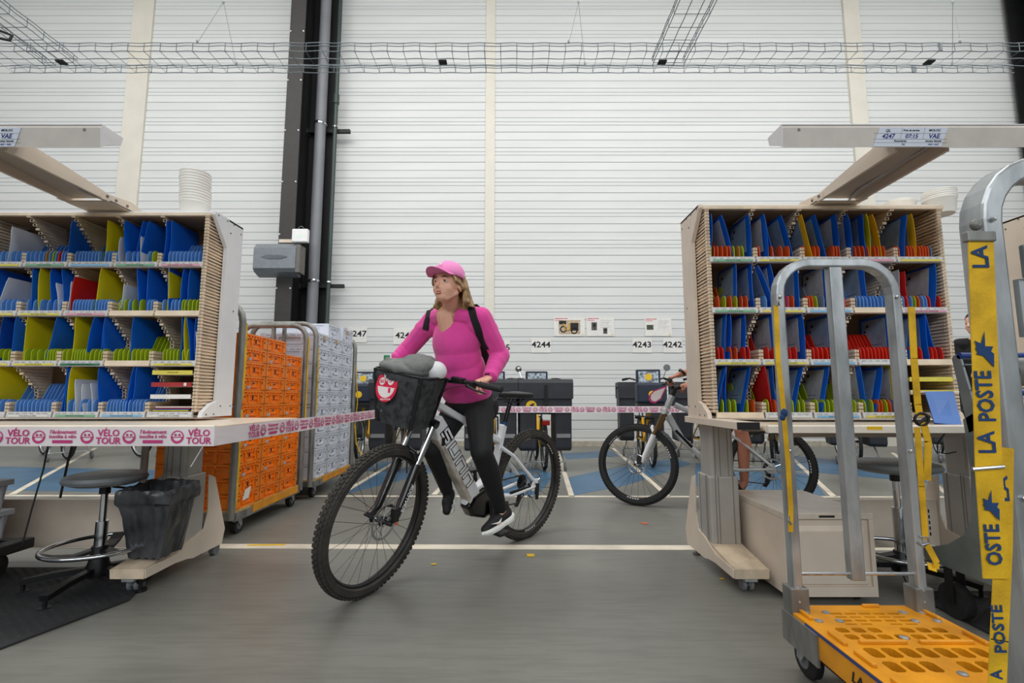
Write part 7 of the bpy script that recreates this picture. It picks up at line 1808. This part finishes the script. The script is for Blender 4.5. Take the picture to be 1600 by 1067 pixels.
# ================= second rider, behind the right desk rack
t = thing('person', 'person holding the silver bicycle, only hands, forearms and one bare calf visible', 'person', (2.0, 4.4, 0))
F2 = Vector((-.97, .2, 0)).normalized(); L2 = Vector((-.2, -.97, 0))
hip = Vector((2.02, 4.40, .95)); ch2 = Vector((1.93, 4.41, 1.30)); nk = Vector((1.88, 4.42, 1.50)); hd = Vector((1.83, 4.43, 1.66))
g2L = S2 @ (bar2+Vector((-.03, .27, .01))); g2R = S2 @ (bar2+Vector((-.03, -.27, .01)))
wl = g2L+Vector((.075, .0, .055)); wr_ = g2R+Vector((.085, -.0, .055))
b_ = MB(); R2 = basis(F2); P2_ = head_shapes(b_, hd, R2, 1.0)
b_.cap(nk-Vector((0, 0, .05)), hd-Vector((0, 0, .05)), .055, .052)
b_.ell(ch2, .11, .17, .20, R=R2, n=20, m=14); b_.ell(hip, .12, .16, .13, R=R2, n=20, m=14); b_.cap(hip, ch2, .12, .12)
for s_, w2_ in ((1, wl), (-1, wr_)):
    sh_ = Vector((1.90, 4.415, 1.45))+L2*.18*s_; el_ = sh_.lerp(w2_, .5)+Vector((.05, 0, -.07))
    b_.cap(nk-Vector((0, 0, .05)), sh_, .06, .055); b_.cap(sh_, el_, .052, .042); b_.cap(el_, w2_, .043, .026)
hand(b_, wl, Vector((-1, 0, -.35)), Vector((-.25, 0, -1)), -1, curl=(45, 60, 35))
hand(b_, wr_, Vector((-1, 0, -.35)), Vector((-.25, 0, -1)), 1, curl=(45, 60, 35))
k1 = at(1158, 672, 4.30); a1 = at(1163, 752, 4.36); f1 = Vector((a1.x, a1.y, .05))
k2_ = Vector((1.90, 4.62, .5)); a2_ = Vector((2.05, 4.60, .09))
for k_, a_ in ((k1, a1), (k2_, a2_)):
    b_.cap(hip+L2*(.08 if k_ is k1 else -.08), k_, .085, .06); b_.cap(k_, k_.lerp(a_, .3)+Vector((.018, 0, 0)), .056, .062); b_.cap(k_.lerp(a_, .3)+Vector((.012, 0, 0)), a_, .058, .036)
    b_.cap(a_, Vector((a_.x-.10, a_.y, .05)), .036, .03)
bo, _ = organic(b_, 'body', 'skin_arm', t, voxel=.006, smooth=3); shade(bo, 180)
c_ = MB().ell(ch2, .125, .19, .21, R=R2, n=20, m=14).cap(hip, ch2, .135, .13)
for s_ in (1, -1):
    sh_ = Vector((1.90, 4.415, 1.45))+L2*.18*s_; c_.cap(nk-Vector((0, 0, .06)), sh_, .07, .068); c_.cap(sh_, sh_+Vector((-.06, 0, -.15)), .068, .064)
co, _ = organic(c_, 'shirt', 'black_cloth', t, voxel=.01, smooth=3); shade(co, 180)
c_ = MB().ell(hip, .135, .175, .13, R=R2, n=20, m=14).cap(hip+L2*.08, (hip+L2*.08).lerp(k1, .6), .10, .085).cap(hip-L2*.08, (hip-L2*.08).lerp(k2_, .6), .10, .085)
co, _ = organic(c_, 'shorts', 'black_cloth', t, voxel=.01, smooth=3); shade(co, 180)
for a_ in (a1, a2_):
    zb = 0.0; u = MB().cap(Vector((a_.x+.03, a_.y, .06)), Vector((a_.x-.15, a_.y, .045)), .045, .035).cap(Vector((a_.x+.02, a_.y, .06)), Vector((a_.x+.005, a_.y, .10)), .045, .045)
    uo, _ = organic(u, 'shoe', 'shoe_black', t, voxel=.007, smooth=3); shade(uo, 180)
    MB().bbox((a_.x-.19, a_.y-.042, .0), (a_.x+.08, a_.y+.042, .03), .02).build('sole', 'denim_blue', uo)
    MB().ring(Vector((a_.x+.002, a_.y, .135)), .037, .008, (0, 0, 1), 20, 8, sy=1.4).build('sock_edge', 'shoe_white', uo, smooth=True)
MB().ring(wl.lerp(Vector((1.90, 4.415, 1.45))+L2*.18, .07), .031, .007, (1, 0, .8), 20, 8, sy=1.6).build('watch', 'black_plastic', t, smooth=True)
MB().ring(wr_.lerp(Vector((1.90, 4.415, 1.45))-L2*.18, .10), .032, .003, (1, 0, .8), 20, 6).build('bracelet', 'black_plastic', t, smooth=True)
MB().ell(hd+Vector((.02, 0, .04)), .10, .085, .09, R=R2, n=18, m=12).build('hair', 'hair_dark', t, smooth=True)

# ================= third person far right, mostly hidden by the post
hd = at(1524, 505, 5.2)
t = thing('person', 'person in black with grey-brown hair, half hidden behind the galvanised post at right', 'person', (hd.x, 5.2, 0))
F3 = Vector((-1, -.25, 0)).normalized(); R3 = basis(F3); L3 = R3 @ Vector((0, 1, 0)); dz = hd.z
b_ = MB(); P3 = head_shapes(b_, hd, R3, 1.05)
nk = hd+Vector((.03, .01, -.16)); ch3 = nk+Vector((.03, 0, -.24)); hp3 = Vector((ch3.x, ch3.y, dz*.54))
b_.cap(nk, hd-Vector((0, 0, .05)), .055, .052); b_.ell(ch3, .11, .18, .22, R=R3, n=20, m=14); b_.cap(ch3, hp3, .13, .13)
for s_ in (-1, 1):
    sh_ = nk+L3*.19*s_+Vector((0, 0, -.05)); el_ = sh_+F3*.05+Vector((0, 0, -.30)); w3 = el_+F3*.24+Vector((0, 0, -.02))
    b_.cap(nk-Vector((0, 0, .04)), sh_, .06, .058); b_.cap(sh_, el_, .052, .042); b_.cap(el_, w3, .04, .026); hand(b_, w3, F3, Vector((0, 0, -1)), s_*-1, curl=(30, 35, 20))
    kn = Vector((hp3.x, hp3.y, .5))+L3*.1*s_; an = Vector((hp3.x, hp3.y, .09))+L3*.1*s_
    b_.cap(hp3+L3*.09*s_, kn, .085, .06); b_.cap(kn, an, .058, .036); b_.cap(an, an+F3*.12-Vector((0, 0, .045)), .036, .03)
bo, _ = organic(b_, 'body', 'skin', t, voxel=.008, smooth=3); shade(bo, 180)
c_ = MB().ell(ch3, .13, .2, .23, R=R3, n=20, m=14).cap(ch3, hp3, .145, .15)
for s_ in (-1, 1):
    sh_ = nk+L3*.19*s_+Vector((0, 0, -.05)); el_ = sh_+F3*.05+Vector((0, 0, -.30)); w3 = el_+F3*.24+Vector((0, 0, -.02))
    c_.cap(nk-Vector((0, 0, .06)), sh_, .07, .07); c_.cap(sh_, el_, .066, .055); c_.cap(el_, el_.lerp(w3, .85), .054, .042)
co, _ = organic(c_, 'sweatshirt', 'black_cloth', t, voxel=.012, smooth=3); shade(co, 180)
c_ = MB()
for s_ in (-1, 1): c_.cap(hp3+L3*.08*s_, Vector((hp3.x, hp3.y, .5))+L3*.1*s_, .11, .08); c_.cap(Vector((hp3.x, hp3.y, .5))+L3*.1*s_, Vector((hp3.x, hp3.y, .12))+L3*.1*s_, .078, .055)
co, _ = organic(c_, 'trousers', 'black_cloth', t, voxel=.012, smooth=3); shade(co, 180)
for s_ in (-1, 1):
    an = Vector((hp3.x, hp3.y, .05))+L3*.1*s_; u = MB().cap(an-F3*.04, an+F3*.17-Vector((0, 0, .01)), .048, .038); uo, _ = organic(u, 'shoe', 'shoe_black', t, voxel=.009, smooth=2)
hh = MB().ell(hd+R3 @ Vector((-.02, 0, .045)), .105, .088, .09, R=R3, n=18, m=12).build('hair', 'hair_dark', t, smooth=True)
for y in (-1, 1): MB().ell(P3(.0715, .030*y, -.006), .0125, .0145, .0115, R=R3, n=14, m=10).build('eye', 'eye_dark', t, smooth=True)
